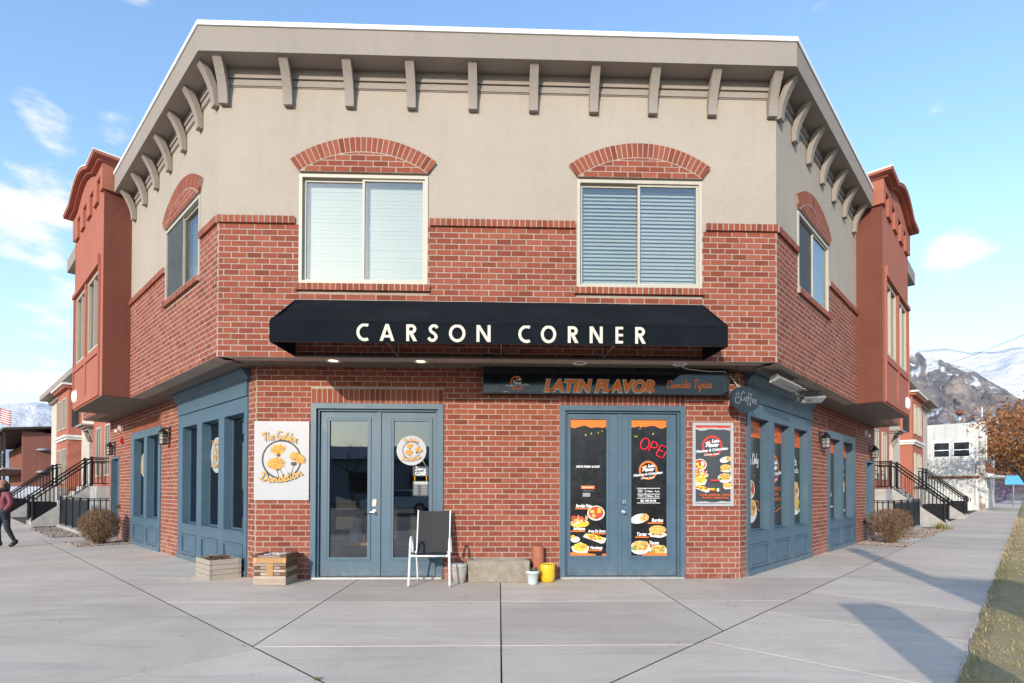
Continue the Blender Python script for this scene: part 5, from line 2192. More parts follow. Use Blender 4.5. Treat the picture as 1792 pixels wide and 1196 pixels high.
# ---- oval coffee sign hung from the soffit
cs = thing('coffee_sign', 'dark oval sign with thin white Coffee lettering hung at the right corner', 'sign', (3.45, SET - 0.25, 2.40))
CF = Frame((3.45, SET - 0.26, 2.572), (math.cos(0.42), math.sin(0.42), 0), (math.sin(0.42), -math.cos(0.42), 0))
m = MB()
n = 44
for (k0, w0, k1, w1) in ((1.0, -0.02, 1.0, 0.014),):
    m.prism([CF.p(0.285 * math.cos(2 * math.pi * i / n), w0, 0.178 * math.sin(2 * math.pi * i / n)) for i in range(n)],
            [CF.p(0.285 * math.cos(2 * math.pi * i / n), w1, 0.178 * math.sin(2 * math.pi * i / n)) for i in range(n)])
part('board', m, simple('dark_slate_paint', (0.018, 0.028, 0.038), 0.5, 0.2, 10), cs)
m = MB()
sh = Sheet(m, lambda a, b, h: CF.p(a, 0.0145 + h, b))
script(sh, 'Coffee', -0.10, 0.22, -0.02, 0.13, 0.008, 0, -0.12)
sh.stroke(smooth_line([(-0.21, 0.01), (-0.20, -0.05), (-0.16, -0.07), (-0.12, -0.05), (-0.11, 0.01), (-0.21, 0.01)]), 0.008, 0)
sh.stroke(smooth_line([(-0.18, 0.03), (-0.19, 0.06), (-0.16, 0.08), (-0.17, 0.11)]), 0.006, 0)
sh.stroke(smooth_line([(-0.14, 0.03), (-0.15, 0.06), (-0.12, 0.08)]), 0.006, 0)
part('lettering', m, M['grey_ink'], cs, recalc=False)
m = MB()
for x in (-0.14, 0.16):
    m.tube([CF.p(x, 0, 0.15), CF.p(x * 1.2, 0.0, 0.45)], 0.004, 5)
parts('hanger', m, M['black'], cs)


# ---- infrared heaters under the right soffit
def heater(p0, p1, drop, label, rollv):
    p0, p1 = Vector(p0), Vector(p1)
    t = thing('patio_heater', label, 'heater', (p0 + p1) / 2, 'infrared heaters under the right soffit')
    d = (p1 - p0).normalized()
    sd = d.cross(Vector((0, 0, 1))).normalized()
    upv = sd.cross(d)
    sd2 = sd * math.cos(rollv) + upv * math.sin(rollv)
    up2 = upv * math.cos(rollv) - sd * math.sin(rollv)
    prof = [(-0.085, -0.03), (-0.075, -0.045), (0.075, -0.045), (0.085, -0.03), (0.05, 0.035), (-0.05, 0.035)]
    m = MB()
    m.prism([p0 + sd2 * a + up2 * b for a, b in prof], [p1 + sd2 * a + up2 * b for a, b in prof])
    part('reflector', m, simple('heater_metal', (0.55, 0.54, 0.52), 0.35, 0.08, 8, metal=0.7), t)
    m = MB()
    m.tube([p0 + d * 0.1 - up2 * 0.05, p1 - d * 0.1 - up2 * 0.05], 0.009, 8)
    part('element', m, M['grey_ink'], t)
    m = MB()
    for k in (0.15, 0.85):
        q = p0.lerp(p1, k)
        m.tube([q + up2 * 0.03, Vector((q.x, q.y, ZS))], 0.008, 6)
    parts('bracket_arm', m, M['steel'], t)


heater((3.92, 0.42, 2.905), (4.62, 1.10, 2.89), 0.1, 'long metal heater hung above the right shopfront beside the Coffee sign', 0.35)
heater((5.22, 2.02, 2.885), (5.62, 2.05, 2.90), 0.1, 'tilted short metal heater further along the right soffit', 0.5)
m = MB()
rr = random.Random(9)
for k in range(14):
    a = Vector((4.72 + 0.035 * k, 1.35 + 0.045 * k, 2.93 + rr.uniform(-0.09, 0.06)))
    b = a + Vector((rr.uniform(-0.13, 0.16), rr.uniform(-0.12, 0.16), rr.uniform(-0.10, 0.09)))
    m.tube([a, a.lerp(b, 0.5) + Vector((0, 0, rr.uniform(-0.05, 0.03))), b], 0.005, 5)
m.tube([(4.66, 1.3, ZS), (4.72, 1.36, 2.9), (5.2, 1.95, 2.9), (5.2, 1.95, ZS)], 0.006, 5)
single('cable_bundle', m, M['food_d'], 'tangle of pale cables between the two heaters under the right soffit', 'cables', (4.9, 1.6, 2.9))


# ---- wall lanterns
def lantern(fr, u, z, label, lit=False):
    c = fr.p(u, 0.0, z)
    t = thing('wall_lantern', label, 'lamp', c, 'lanterns on the wing walls')
    m = MB()
    m.box(fr, u - 0.045, u + 0.045, 0.002, 0.02, z - 0.02, z + 0.20)
    m.tube([fr.p(u, 0.02, z + 0.13), fr.p(u, 0.07, z + 0.17), fr.p(u, 0.12, z + 0.16)], 0.012, 8)
    part('wall_plate', m, M['black'], t)
    q = fr.p(u, 0.12, 0)
    m = MB()
    m.lathe((q.x, q.y, z), [(0.0, 0.17), (0.02, 0.165), (0.04, 0.13), (0.085, 0.085), (0.10, 0.07), (0.10, 0.055), (0.09, 0.055)], 6, 0, False)
    m.lathe((q.x, q.y, z), [(0.09, 0.055), (0.088, 0.05), (0.088, 0.035)], 6, 0, False)
    part('hood', m, M['black'], t)
    m = MB()
    for k in range(6):
        a = 2 * math.pi * k / 6
        m.tube([(q.x + 0.086 * math.cos(a), q.y + 0.086 * math.sin(a), z + 0.05), (q.x + 0.075 * math.cos(a), q.y + 0.075 * math.sin(a), z - 0.15)], 0.006, 5)
    for zz, r in ((0.0, 0.083), (-0.075, 0.079), (-0.15, 0.078)):
        m.tube([(q.x + r * math.cos(2 * math.pi * k / 6), q.y + r * math.sin(2 * math.pi * k / 6), z + zz) for k in range(7)], 0.006, 5)
    m.lathe((q.x, q.y, z), [(0.078, -0.15), (0.05, -0.165), (0.0, -0.17)], 6, 0, False)
    part('cage', m, M['black'], t)
    m = MB()
    m.lathe((q.x, q.y, z), [(0.0, 0.05), (0.074, 0.05), (0.066, -0.148), (0.0, -0.148)], 6, 0, False)
    part('glass', m, M['lamp_glass'], t)


lantern(FL, 4.2, 2.30, 'black cage lantern between the two shopfronts on the left wing')
lantern(FL, 9.05, 2.30, 'black cage lantern over the plain blue door of the left wing')
lantern(FR, 4.2, 2.30, 'black cage lantern between the two shopfronts on the right wing')
lantern(FR, 9.05, 2.32, 'black cage lantern over the plain blue door of the right wing')
for fr, s_ in ((FL, 'left'), (FR, 'right')):
    u = 8.45
    m = MB()
    m.box(fr, u - 0.03, u + 0.03, 0.003, 0.05, 2.70, 2.86)
    m.tube([fr.p(u, 0.05, 2.74), fr.p(u - 0.05, 0.12, 2.70)], [0.03, 0.035], 10)
    single('flood_lamp', m, M['cap_white'], 'small white sensor lamp under the soffit of the ' + s_ + ' wing', 'lamp', fr.p(u, 0, 2.7))
m = MB()
m.box(FL, 8.15, 8.27, 0.003, 0.05, 2.38, 2.54)
m.tube([FL.p(8.21, 0.05, 2.46), FL.p(8.21, 0.07, 2.46)], 0.035, 10)
single('fire_alarm', m, simple('alarm_red', (0.45, 0.02, 0.02), 0.4), 'small red fire alarm box high on the left wing brick', 'alarm', FL.p(8.21, 0, 2.4))
m = MB()
m.box(FL, 8.38, 8.46, 0.003, 0.06, 0.78, 0.88)
m.tube([FL.p(8.42, 0.06, 0.83), FL.p(8.38, 0.14, 0.83)], 0.018, 8)
single('water_spigot', m, simple('spigot_brass', (0.16, 0.13, 0.08), 0.5, 0.2, 20, metal=0.7), 'small metal hose spigot on the left wing brick by the blue door', 'spigot', FL.p(8.42, 0, 0.78))
m = MB()
m.tube([FR.p(8.3, 0.02, 0.50), FR.p(8.35, 0.10, 0.45), FR.p(8.42, 0.12, 0.30)], 0.03, 8)
m.box(FR, 8.26, 8.36, 0.003, 0.03, 0.42, 0.56)
single('vent_pipe', m, M['black'], 'short black pipe outlet on the right wing brick beside the clipped bush', 'pipe', FR.p(8.3, 0, 0.3))

# loose wire from the sign to the soffit lamp
m = MB()
m.tube([(2.47, 0.2, ZS), (2.6, 0.3, 2.99), (2.95, 0.38, 2.975), (3.2, 0.42, 2.985), (3.35, 0.5, 2.90), (3.47, 0.55, 2.78), (3.50, 0.50, 2.72)], 0.006, 6)
m.tube([(3.28, 0.45, 2.95), (3.40, 0.52, 2.84), (3.46, 0.50, 2.70)], 0.005, 6)
single('sign_cable', m, M['food_d'], 'thin loose cable running from the black sign board to the oval sign', 'cable', (3, 0.4, 2.9))

# ================================================================ things on the pavement
# ---- slatted crate of mixed boards
CX0, CX1, CY0, CY1, CT = -3.285, -2.855, 0.075, 0.50, 0.40
cr = thing('wooden_crate', 'slatted pallet-wood crate of mixed brown boards against the brick corner', 'crate', (-3.07, 0.28, 0))
woods = [make_wood('pine_board', (0.42, 0.22, 0.085), (0.58, 0.34, 0.15), (1, 1, 12)), make_wood('brown_board', (0.12, 0.055, 0.025), (0.22, 0.11, 0.05), (1, 1, 12)),
         make_wood('grey_board', (0.30, 0.23, 0.17), (0.46, 0.37, 0.28), (1, 1, 12)), make_wood('dusty_board', (0.33, 0.24, 0.20), (0.50, 0.38, 0.33), (1, 1, 12))]


def board(x0, x1, y0, y1, z0, z1, k):
    m = MB()
    m.box(W, x0, x1, y0, y1, z0, z1)
    part('board', m, woods[k], cr)


board(CX0, CX1, CY0, CY0 + 0.02, 0.004, 0.075, 2)
board(CX0 + 0.002, CX1 - 0.002, CY0 + 0.001, CY0 + 0.021, 0.078, 0.125, 2)
for k, z in enumerate((0.132, 0.176, 0.215, 0.258)):
    if k % 2 == 0:
        board(CX0 + 0.01, CX0 + 0.09, CY0 + 0.012, CY0 + 0.028, z, z + 0.036, 1)
        board(CX0 + 0.092, CX0 + 0.172, CY0 + 0.012, CY0 + 0.028, z, z + 0.036, 3)
        board(CX1 - 0.165, CX1 - 0.085, CY0 + 0.012, CY0 + 0.028, z, z + 0.036, 3)
        board(CX1 - 0.083, CX1 - 0.006, CY0 + 0.012, CY0 + 0.028, z, z + 0.036, 1)
    else:
        board(CX0 + 0.004, CX0 + 0.172, CY0 + 0.002, CY0 + 0.022, z, z + 0.032, 2)
        board(CX1 - 0.165, CX1 - 0.004, CY0 + 0.002, CY0 + 0.022, z, z + 0.032, 2)
board(CX0 + 0.175, CX1 - 0.168, CY0 - 0.001, CY0 + 0.022, 0.128, 0.292, 0)
board(CX0 + 0.045, CX1 - 0.045, CY0 - 0.002, CY0 + 0.02, 0.296, 0.37, 0)
board(CX0, CX0 + 0.043, CY0 - 0.001, CY0 + 0.02, 0.296, 0.37, 0)
board(CX1 - 0.043, CX1, CY0 - 0.001, CY0 + 0.02, 0.296, 0.37, 0)
for s0, s1 in ((CX1 - 0.02, CX1), (CX0, CX0 + 0.02)):
    for k, (z0, z1) in enumerate(((0.004, 0.10), (0.105, 0.16), (0.166, 0.225), (0.232, 0.29), (0.296, 0.37))):
        board(s0 + (0.004 if k % 2 else 0), s1 + (0.004 if k % 2 else 0), CY0 + 0.024, CY1, z0, z1, (2, 1, 2, 1, 1)[k])
board(CX0 + 0.02, CX1 - 0.02, CY1 - 0.02, CY1, 0.004, 0.37, 1)
board(CX0 - 0.012, CX0 + 0.065, CY0 - 0.012, CY1, 0.372, 0.402, 1)
board(CX1 - 0.065, CX1 + 0.014, CY0 - 0.012, CY1, 0.372, 0.402, 1)
board(CX0 + 0.068, CX1 - 0.068, CY0 - 0.012, CY0 + 0.06, 0.372, 0.400, 3)
board(CX0 + 0.068, CX1 - 0.068, CY1 - 0.08, CY1, 0.372, 0.400, 3)
m = MB()
m.box(W, CX0 + 0.07, CX1 - 0.07, CY0 + 0.062, CY1 - 0.082, 0.35, 0.385)
part('soil', m, M['soil'], cr)
m = MB()
rr = random.Random(5)
for k in range(16):
    c = Vector((rr.uniform(CX0 + 0.1, CX1 - 0.1), rr.uniform(CY0 + 0.09, CY1 - 0.11), 0.39))
    a = rr.uniform(0, 3.14)
    m.obox(c, Vector((math.cos(a), math.sin(a), 0.1)) * rr.uniform(0.03, 0.06), Vector((-math.sin(a), math.cos(a), 0)) * 0.012, (0, 0, 0.006))
part('wood_scrap', m, M['food_d'], cr)

# ---- weathered planters
M['plank'] = make_wood('weathered_board', (0.30, 0.255, 0.205), (0.44, 0.385, 0.32), (1, 1, 10))
M['cast'] = None


def make_cast():
    t = NT('cast_stone')
    n = t.noise(9, 6, 0.7)
    c = t.ramp(n, [(0.3, (0.23, 0.195, 0.15)), (0.55, (0.33, 0.285, 0.225)), (0.75, (0.40, 0.36, 0.30))])
    t.color(t.mix(t.range(t.noise(120, 3, 0.6), 0.45, 0.7, 0, 0.5), c, (0.16, 0.135, 0.105)))
    t.set(Roughness=0.95)
    t.bump(t.noise(70, 5, 0.7), 0.7, 0.006)
    return t.mat


M['cast'] = make_cast()
pt_ = thing('planter_box', 'square weathered grey timber planter with dry stems against the left shopfront', 'planter', FL.p(0.59, 0.29, 0))
U0, U1, W0, W1, PH = 0.30, 0.90, 0.07, 0.49, 0.285
for a, b, c, d in ((U0, U1, W1 - 0.03, W1), (U0, U1, W0, W0 + 0.03), (U0, U0 + 0.03, W0 + 0.031, W1 - 0.031), (U1 - 0.03, U1, W0 + 0.031, W1 - 0.031)):
    m = MB()
    for k in range(4):
        m.box(FL, a + 0.001 * (k % 2), b - 0.001 * (k % 2), c + 0.0015 * (k % 2), d - 0.0015 * (k % 2), 0.002 + k * PH / 4, (k + 1) * PH / 4 - 0.003)
    part('side_board', m, M['plank'], pt_)
m = MB()
m.box(FL, U0 + 0.031, U1 - 0.031, W0 + 0.031, W1 - 0.031, 0.15, 0.255)
part('soil', m, M['soil'], pt_)
m = MB()
rr = random.Random(8)
for k in range(150):
    c = FL.p(rr.uniform(U0 + 0.05, U1 - 0.05), rr.uniform(W0 + 0.05, W1 - 0.05), 0.265 + rr.uniform(0, 0.035))
    a, b = rr.uniform(0, 6.28), rr.uniform(-0.6, 0.6)
    d = Vector((math.cos(a), math.sin(a), b)) * rr.uniform(0.015, 0.035)
    e = Vector((-math.sin(a), math.cos(a), rr.uniform(-0.5, 0.5))) * rr.uniform(0.008, 0.018)
    m.poly([c - d, c + e, c + d, c - e], k % 2)
m.tube([FL.p(0.42, 0.25, 0.25), FL.p(0.41, 0.26, 0.33), FL.p(0.40, 0.25, 0.40)], 0.006, 5, 1)
part('dry_leaves', m, [simple('leaf_litter', (0.27, 0.14, 0.08), 0.9, 0.4, 60), simple('dead_leaf', (0.13, 0.06, 0.035), 0.9, 0.4, 60)], pt_, recalc=False)['kind'] = 'stuff'

pt_ = thing('planter_trough', 'long low cast-stone trough on the pavement between the two pairs of doors', 'planter', (-0.02, 0.40, 0))
X0, X1, Y0, Y1 = -0.45, 0.405, 0.27, 0.54
m = MB()
H = 0.305
o = [(X0 + 0.01, Y0 + 0.006), (X1 - 0.01, Y0 + 0.006), (X1 - 0.01, Y1), (X0 + 0.01, Y1)]
p_ = [(X0, Y0), (X1, Y0), (X1, Y1), (X0, Y1)]
i0 = [(X0 + 0.05, Y0 + 0.045), (X1 - 0.05, Y0 + 0.045), (X1 - 0.05, Y1 - 0.045), (X0 + 0.05, Y1 - 0.045)]
R4 = [[(x, y, 0.003) for x, y in o], [(x, y, H - 0.012) for x, y in p_], [(x + (0.012 if x < 0 else -0.012), y + (0.012 if y < 0.4 else -0.012), H) for x, y in p_], [(x, y, H) for x, y in i0], [(x, y, H - 0.06) for x, y in i0]]
for r in range(4):
    for k in range(4):
        j = (k + 1) % 4
        m.poly([R4[r][k], R4[r][j], R4[r + 1][j], R4[r + 1][k]])
part('trough', m, M['cast'], pt_)
m = MB()
nn = 22
for i in range(nn):
    for j in range(5):
        def gp(a, b):
            x = X0 + 0.05 + (X1 - X0 - 0.1) * a / nn
            y = Y0 + 0.045 + (Y1 - Y0 - 0.09) * b / 5
            return (x, y, H - 0.035 + 0.025 * noise.noise(Vector((x * 9, y * 9, 1))))
        m.poly([gp(i, j), gp(i + 1, j), gp(i + 1, j + 1), gp(i, j + 1)], 0, True)
part('soil', m, M['soil'], pt_, recalc=False)


# ---- pots
def pot(name, label, c, prof, mat, soil_r, soil_z, extra=None, n=28):
    t = thing(name, label, 'pot', c)
    m = MB()
    m.lathe(c, prof, n)
    part('vessel', m, mat, t)
    m = MB()
    m.lathe(c, [(0.0, soil_z + 0.008), (soil_r * 0.6, soil_z + 0.005), (soil_r, soil_z)], 16)
    part('soil', m, M['soil'], t)
    if extra:
        extra(t, Vector(c))
    return t


def cactus(t, c):
    m = MB()
    rr = random.Random(2)
    for k in range(9):
        a = rr.uniform(0, 6.28)
        r = rr.uniform(0.0, 0.045)
        p = c + Vector((r * math.cos(a), r * math.sin(a), 0.16))
        h = rr.uniform(0.04, 0.09)
        m.tube([p, p + Vector((0.01 * math.cos(a), 0.01 * math.sin(a), h * 0.6)), p + Vector((0.02 * math.cos(a), 0.02 * math.sin(a), h))], [0.010, 0.013, 0.004], 6)
    part('succulent', m, simple('succulent_green', (0.055, 0.065, 0.035), 0.7, 0.4, 40), t)


pot('yellow_pot', 'glossy yellow plant pot beside the right-hand doors', (0.655, 0.33, 0.0),
    [(0.0, 0.004), (0.082, 0.004), (0.096, 0.02), (0.106, 0.07), (0.109, 0.16), (0.110, 0.245), (0.108, 0.250), (0.100, 0.250), (0.098, 0.20), (0.0, 0.19)], simple('yellow_glaze', (0.78, 0.50, 0.025), 0.28, 0.05, 8), 0.098, 0.232)
pot('small_pot', 'small pale blue tapered pot with a dry succulent in front of the stone trough', (0.437, 0.13, 0.0),
    [(0.0, 0.003), (0.058, 0.003), (0.062, 0.012), (0.083, 0.150), (0.093, 0.152), (0.094, 0.186), (0.090, 0.188), (0.080, 0.186), (0.076, 0.14), (0.0, 0.135)], simple('pale_blue_plastic', (0.60, 0.66, 0.68), 0.45, 0.05, 8), 0.077, 0.158, cactus)


def ribs(t, c):
    m = MB()
    for k in range(26):
        a = 2 * math.pi * k / 26
        m.tube([c + Vector((0.0785 * math.cos(a), 0.0785 * math.sin(a), 0.01)), c + Vector((0.0995 * math.cos(a), 0.0995 * math.sin(a), 0.22))], 0.004, 4)
    part('rib', m, M['bucket'], t)
    m = MB()
    m.tube([c + Vector((0.105 * math.cos(a), 0.105 * math.sin(a), 0.245)) for a in [2 * math.pi * i / 20 for i in range(21)]], 0.007, 6)
    part('rim', m, simple('pale_blue_rim', (0.55, 0.60, 0.62), 0.4), t)


M['bucket'] = simple('grey_plastic', (0.45, 0.42, 0.39), 0.5, 0.12, 10)
pot('ribbed_pot', 'grey ribbed plastic pot standing behind the chair leg against the brick', (-0.565, 0.27, 0.0),
    [(0.0, 0.003), (0.075, 0.003), (0.078, 0.012), (0.100, 0.225), (0.106, 0.23), (0.107, 0.262), (0.098, 0.262), (0.094, 0.21), (0.0, 0.2)], M['bucket'], 0.095, 0.225, ribs)

tc = thing('clay_pipe', 'upright terracotta pipe leaning on the brick behind the yellow pot', 'pipe', (0.535, 0.475, 0))
m = MB()
m.lathe((0.535, 0.475, 0.0), [(0.0, 0.003), (0.083, 0.003), (0.085, 0.02), (0.083, 0.45), (0.079, 0.475), (0.067, 0.485), (0.03, 0.485), (0.0, 0.483)], 28)
part('pipe', m, simple('terracotta', (0.42, 0.145, 0.085), 0.85, 0.18, 9, 0.3, 90), tc)

# ---- sling chair
ch = thing('patio_chair', 'patio chair with black mesh sling and white metal frame before the doors', 'chair', (-0.95, 0.15, 0))
cxa, cxb = -1.205, -0.665
for x, s_ in ((cxa, 1), (cxb, -1)):
    m = MB()
    # front leg runs up into the bent armrest and back down to the seat rail
    pts = smooth_line([(-0.085, 0.012), (-0.055, 0.24), (-0.035, 0.50), (-0.01, 0.60), (0.05, 0.645), (0.12, 0.62), (0.165, 0.54), (0.19, 0.46), (0.205, 0.43)], 5)
    m.tube([(x + s_ * (0.012 if z > 0.5 else 0.012 * z / 0.5), y, z) for y, z in pts], 0.0155, 10)
    part('leg', m, M['alu'], ch)
    m = MB()
    pts = smooth_line([(0.40, 0.012), (0.33, 0.24), (0.25, 0.40), (0.205, 0.43)], 4)
    m.tube([(x + s_ * 0.05, y, z) for y, z in pts], 0.013, 10)
    part('leg', m, M['alu'], ch)
    m = MB()
    pts = smooth_line([(-0.055, 0.415), (0.10, 0.405), (0.26, 0.385), (0.33, 0.43), (0.37, 0.60), (0.43, 0.85), (0.465, 0.99)], 5)
    m.tube([(x + s_ * (0.045 - 0.012 * max(0, z - 0.6) / 0.4 * 0), y, z) for y, z in pts], 0.011, 10)
    part('side_rail', m, M['alu'], ch)
    m = MB()
    m.lathe((x, -0.085, 0), [(0.0, 0.001), (0.018, 0.001), (0.018, 0.02), (0.0, 0.021)], 10)
    part('foot_cap', m, M['grey_ink'], ch)
m = MB()
m.tube([(cxa + 0.045, -0.05, 0.405), (cxb - 0.045, -0.05, 0.405)], 0.0125, 10)
m.tube([(cxa + 0.05, 0.27, 0.37), (cxb - 0.05, 0.27, 0.37)], 0.010, 8)
m.tube([(cxa + 0.012, -0.045, 0.40), (cxa + 0.05, -0.05, 0.405)], 0.012, 8)
m.tube([(cxb - 0.012, -0.045, 0.40), (cxb - 0.05, -0.05, 0.405)], 0.012, 8)
parts('crossbar', m, M['alu'], ch)
M['mesh'] = simple('black_mesh', (0.022, 0.024, 0.026), 0.75, 0.2, 14, 0.35, 420)


def sling(pts, name):
    m = MB()
    pts = smooth_line(pts, 5)
    x0, x1 = cxa + 0.056, cxb - 0.056
    n = 8
    for i in range(len(pts) - 1):
        for j in range(n):
            q = []
            for (ii, jj) in ((i, j), (i, j + 1), (i + 1, j + 1), (i + 1, j)):
                y, z = pts[ii]
                t = jj / n
                q.append(Vector((x0 + (x1 - x0) * t, y + 0.012 * math.sin(math.pi * t), z - 0.010 * math.sin(math.pi * t))))
            m.poly(q, 0, True)
            m.poly([p + Vector((0, 0.004, -0.004)) for p in q], 0, True)
    part(name, m, M['mesh'], ch, recalc=False)


sling([(-0.045, 0.42), (0.10, 0.408), (0.24, 0.392), (0.30, 0.41)], 'seat')
sling([(0.315, 0.425), (0.36, 0.60), (0.42, 0.85), (0.458, 0.985)], 'backrest')

# ================================================================ along both wings
M['iron'] = simple('black_iron', (0.008, 0.009, 0.011), 0.6, 0.15, 14, spec=0.25)
M['twig'] = simple('dry_twig', (0.20, 0.125, 0.07), 0.9, 0.3, 40)
M['dryleaf'] = simple('winter_leaf', (0.22, 0.125, 0.065), 0.85, 0.45, 25)
M['dryleaf2'] = simple('winter_leaf_tan', (0.30, 0.20, 0.115), 0.85, 0.35, 25)
M['darkglass'] = simple('dark_window', (0.03, 0.035, 0.04), 0.08, 0.2, 1)
M['doorred'] = simple('red_door', (0.42, 0.045, 0.03), 0.5)
M['white_trim'] = simple('white_trim', (0.78, 0.76, 0.73), 0.6, 0.04)


def bush(fr, u, w, rx, rz, label, seed, square):
    rr = random.Random(seed)
    c = fr.p(u, w, 0)
    t = thing('clipped_bush', label, 'bush', c, 'clipped winter bushes by the blue doors')
    tw = MB()
    for k in range(110):
        a = rr.uniform(0, 6.28)
        r0 = rr.uniform(0, 0.10)
        p = c + Vector((r0 * math.cos(a), r0 * math.sin(a), 0))
        e = rr.uniform(0.15, 1.0)
        q = c + Vector((rx * e * math.cos(a), rx * e * math.sin(a), rz * rr.uniform(0.45, 0.95)))
        md = p.lerp(q, 0.5) + Vector((rr.uniform(-0.05, 0.05), rr.uniform(-0.05, 0.05), 0.04))
        tw.tube([p, md, q], [0.010, 0.007, 0.003], 4, 0, False)
    part('stem', tw, M['twig'], t, recalc=False)
    lf = MB()
    n = 11500
    for k in range(n):
        while True:
            x, y, z = rr.uniform(-1, 1), rr.uniform(-1, 1), rr.uniform(-1, 1)
            d = (abs(x) ** square + abs(y) ** square + abs(z) ** square) ** (1 / square)
            if d < 1 and (d > 0.72 or rr.random() < 0.22):
                break
        bumpy = 1 + 0.10 * noise.noise(Vector((x * 2.4 + seed, y * 2.4, z * 2.4)))
        p = c + Vector((x * rx * bumpy, y * rx * bumpy, rz * 0.54 + z * rz * 0.47 * bumpy))
        if p.z < 0.05 or (z < -0.3 and rr.random() < 0.35):
            continue
        d = Vector((rr.gauss(0, 1), rr.gauss(0, 1), rr.gauss(0.5, 0.9))).normalized()
        e = d.cross(Vector((rr.gauss(0, 1), rr.gauss(0, 1), rr.gauss(0, 1)))).normalized()
        if rr.random() < 0.55:
            l, b = rr.uniform(0.02, 0.045), rr.uniform(0.0018, 0.003)
            mi = 0 if rr.random() < 0.6 else 1
        else:
            l, b = rr.uniform(0.009, 0.016), rr.uniform(0.006, 0.010)
            mi = 1 if rr.random() < 0.65 else 2
        lf.poly([p - d * l - e * b * 0.5, p - d * l * 0.2 + e * b, p + d * l, p - e * b], mi)
    o = part('foliage', lf, [M['twig'], M['dryleaf'], M['dryleaf2']], t, recalc=False)
    o['kind'] = 'stuff'


bush(FR, 7.98, 0.60, 0.43, 0.84, 'brown clipped winter bush beside the blue door of the right wing', 4, 3.2)
bush(FL, 7.55, 0.55, 0.40, 0.80, 'round brown winter bush beside the blue door of the left wing', 6, 2.3)


def bed(fr, u0, u1, w0, w1, seed):
    m = MB()
    m.box(fr, u0, u1, w0, w1, -0.02, 0.008)
    o = struct('planting_bed', m, M['soil'])
    rr = random.Random(seed)
    s = MB()
    for k in range(700):
        c = fr.p(rr.uniform(u0, u1), rr.uniform(w0, w1), 0.012)
        r = rr.uniform(0.008, 0.022)
        a = rr.uniform(0, 3)
        s.obox(c, Vector((math.cos(a), math.sin(a), 0.2)) * r, Vector((-math.sin(a), math.cos(a), 0.1)) * r * 0.7, Vector((0, 0, 1)) * r * 0.5, k % 3)
    g_ = link('gravel', s.mesh('gravel', [M['gravel'], simple('gravel_tan', (0.5, 0.38, 0.30), 0.9, 0.3, 30), simple('gravel_grey', (0.34, 0.30, 0.28), 0.9, 0.3, 30)], recalc=False))
    g_['kind'] = 'stuff'


for k, fr in enumerate((FL, FR)):
    bed(fr, 7.1, 8.5, 0.03, 1.02, 20 + k)
    bed(fr, 10.4, 15.2, 0.42, 1.10, 30 + k)


def picket_run(mb, a, b, z0, z1, step=0.11, r=0.008):
    L = (b - a).length
    n = max(1, int(L / step))
    for i in range(n + 1):
        p = a.lerp(b, i / n)
        mb.tube([Vector((p.x, p.y, p.z + z0)), Vector((p.x, p.y, p.z + z1))], r, 4, 0, False, False)


def well_fence(fr, side):
    u0, u1, w0, w1 = 10.5, 15.4, -1.25, 0.32
    t = thing('area_fence', 'black iron fence with solid sheet panels round the sunken entry of the %s wing' % side, 'fence', fr.p(13, 0, 0))
    m = MB()
    for a, b, c, d in ((u0, u1, w1 - 0.06, w1 + 0.10), (u0 - 0.08, u0 + 0.08, w0, w1 - 0.061)):
        m.box(fr, a, b, c, d, -0.01, 0.10)
    parts('curb', m, M['step'], t)
    for k in range(4):
        a = u0 + (u1 - u0) * k / 4
        b = u0 + (u1 - u0) * (k + 1) / 4
        m = MB()
        m.box(fr, a + 0.03, b - 0.03, w1 - 0.006, w1 + 0.006, 0.16, 0.93)
        part('sheet_panel', m, M['iron'], t)
    for k in range(5):
        u = u0 + (u1 - u0) * k / 4
        m = MB()
        m.box(fr, u - 0.025, u + 0.025, w1 - 0.025, w1 + 0.025, 0.05, 1.02)
        part('post', m, M['iron'], t)
    for z in (0.14, 0.95, 1.0):
        m = MB()
        m.tube([fr.p(u0, w1, z), fr.p(u1, w1, z)], 0.014, 6)
        m.tube([fr.p(u0, w0, z), fr.p(u0, w1, z)], 0.014, 6)
        part('rail', m, M['iron'], t)
    for i in range(12):
        w = w0 + (w1 - w0) * i / 12
        m = MB()
        m.tube([fr.p(u0, w, 0.1), fr.p(u0, w, 0.99)], 0.014 if i % 4 else 0.026, 6)
        part('picket', m, M['iron'], t)


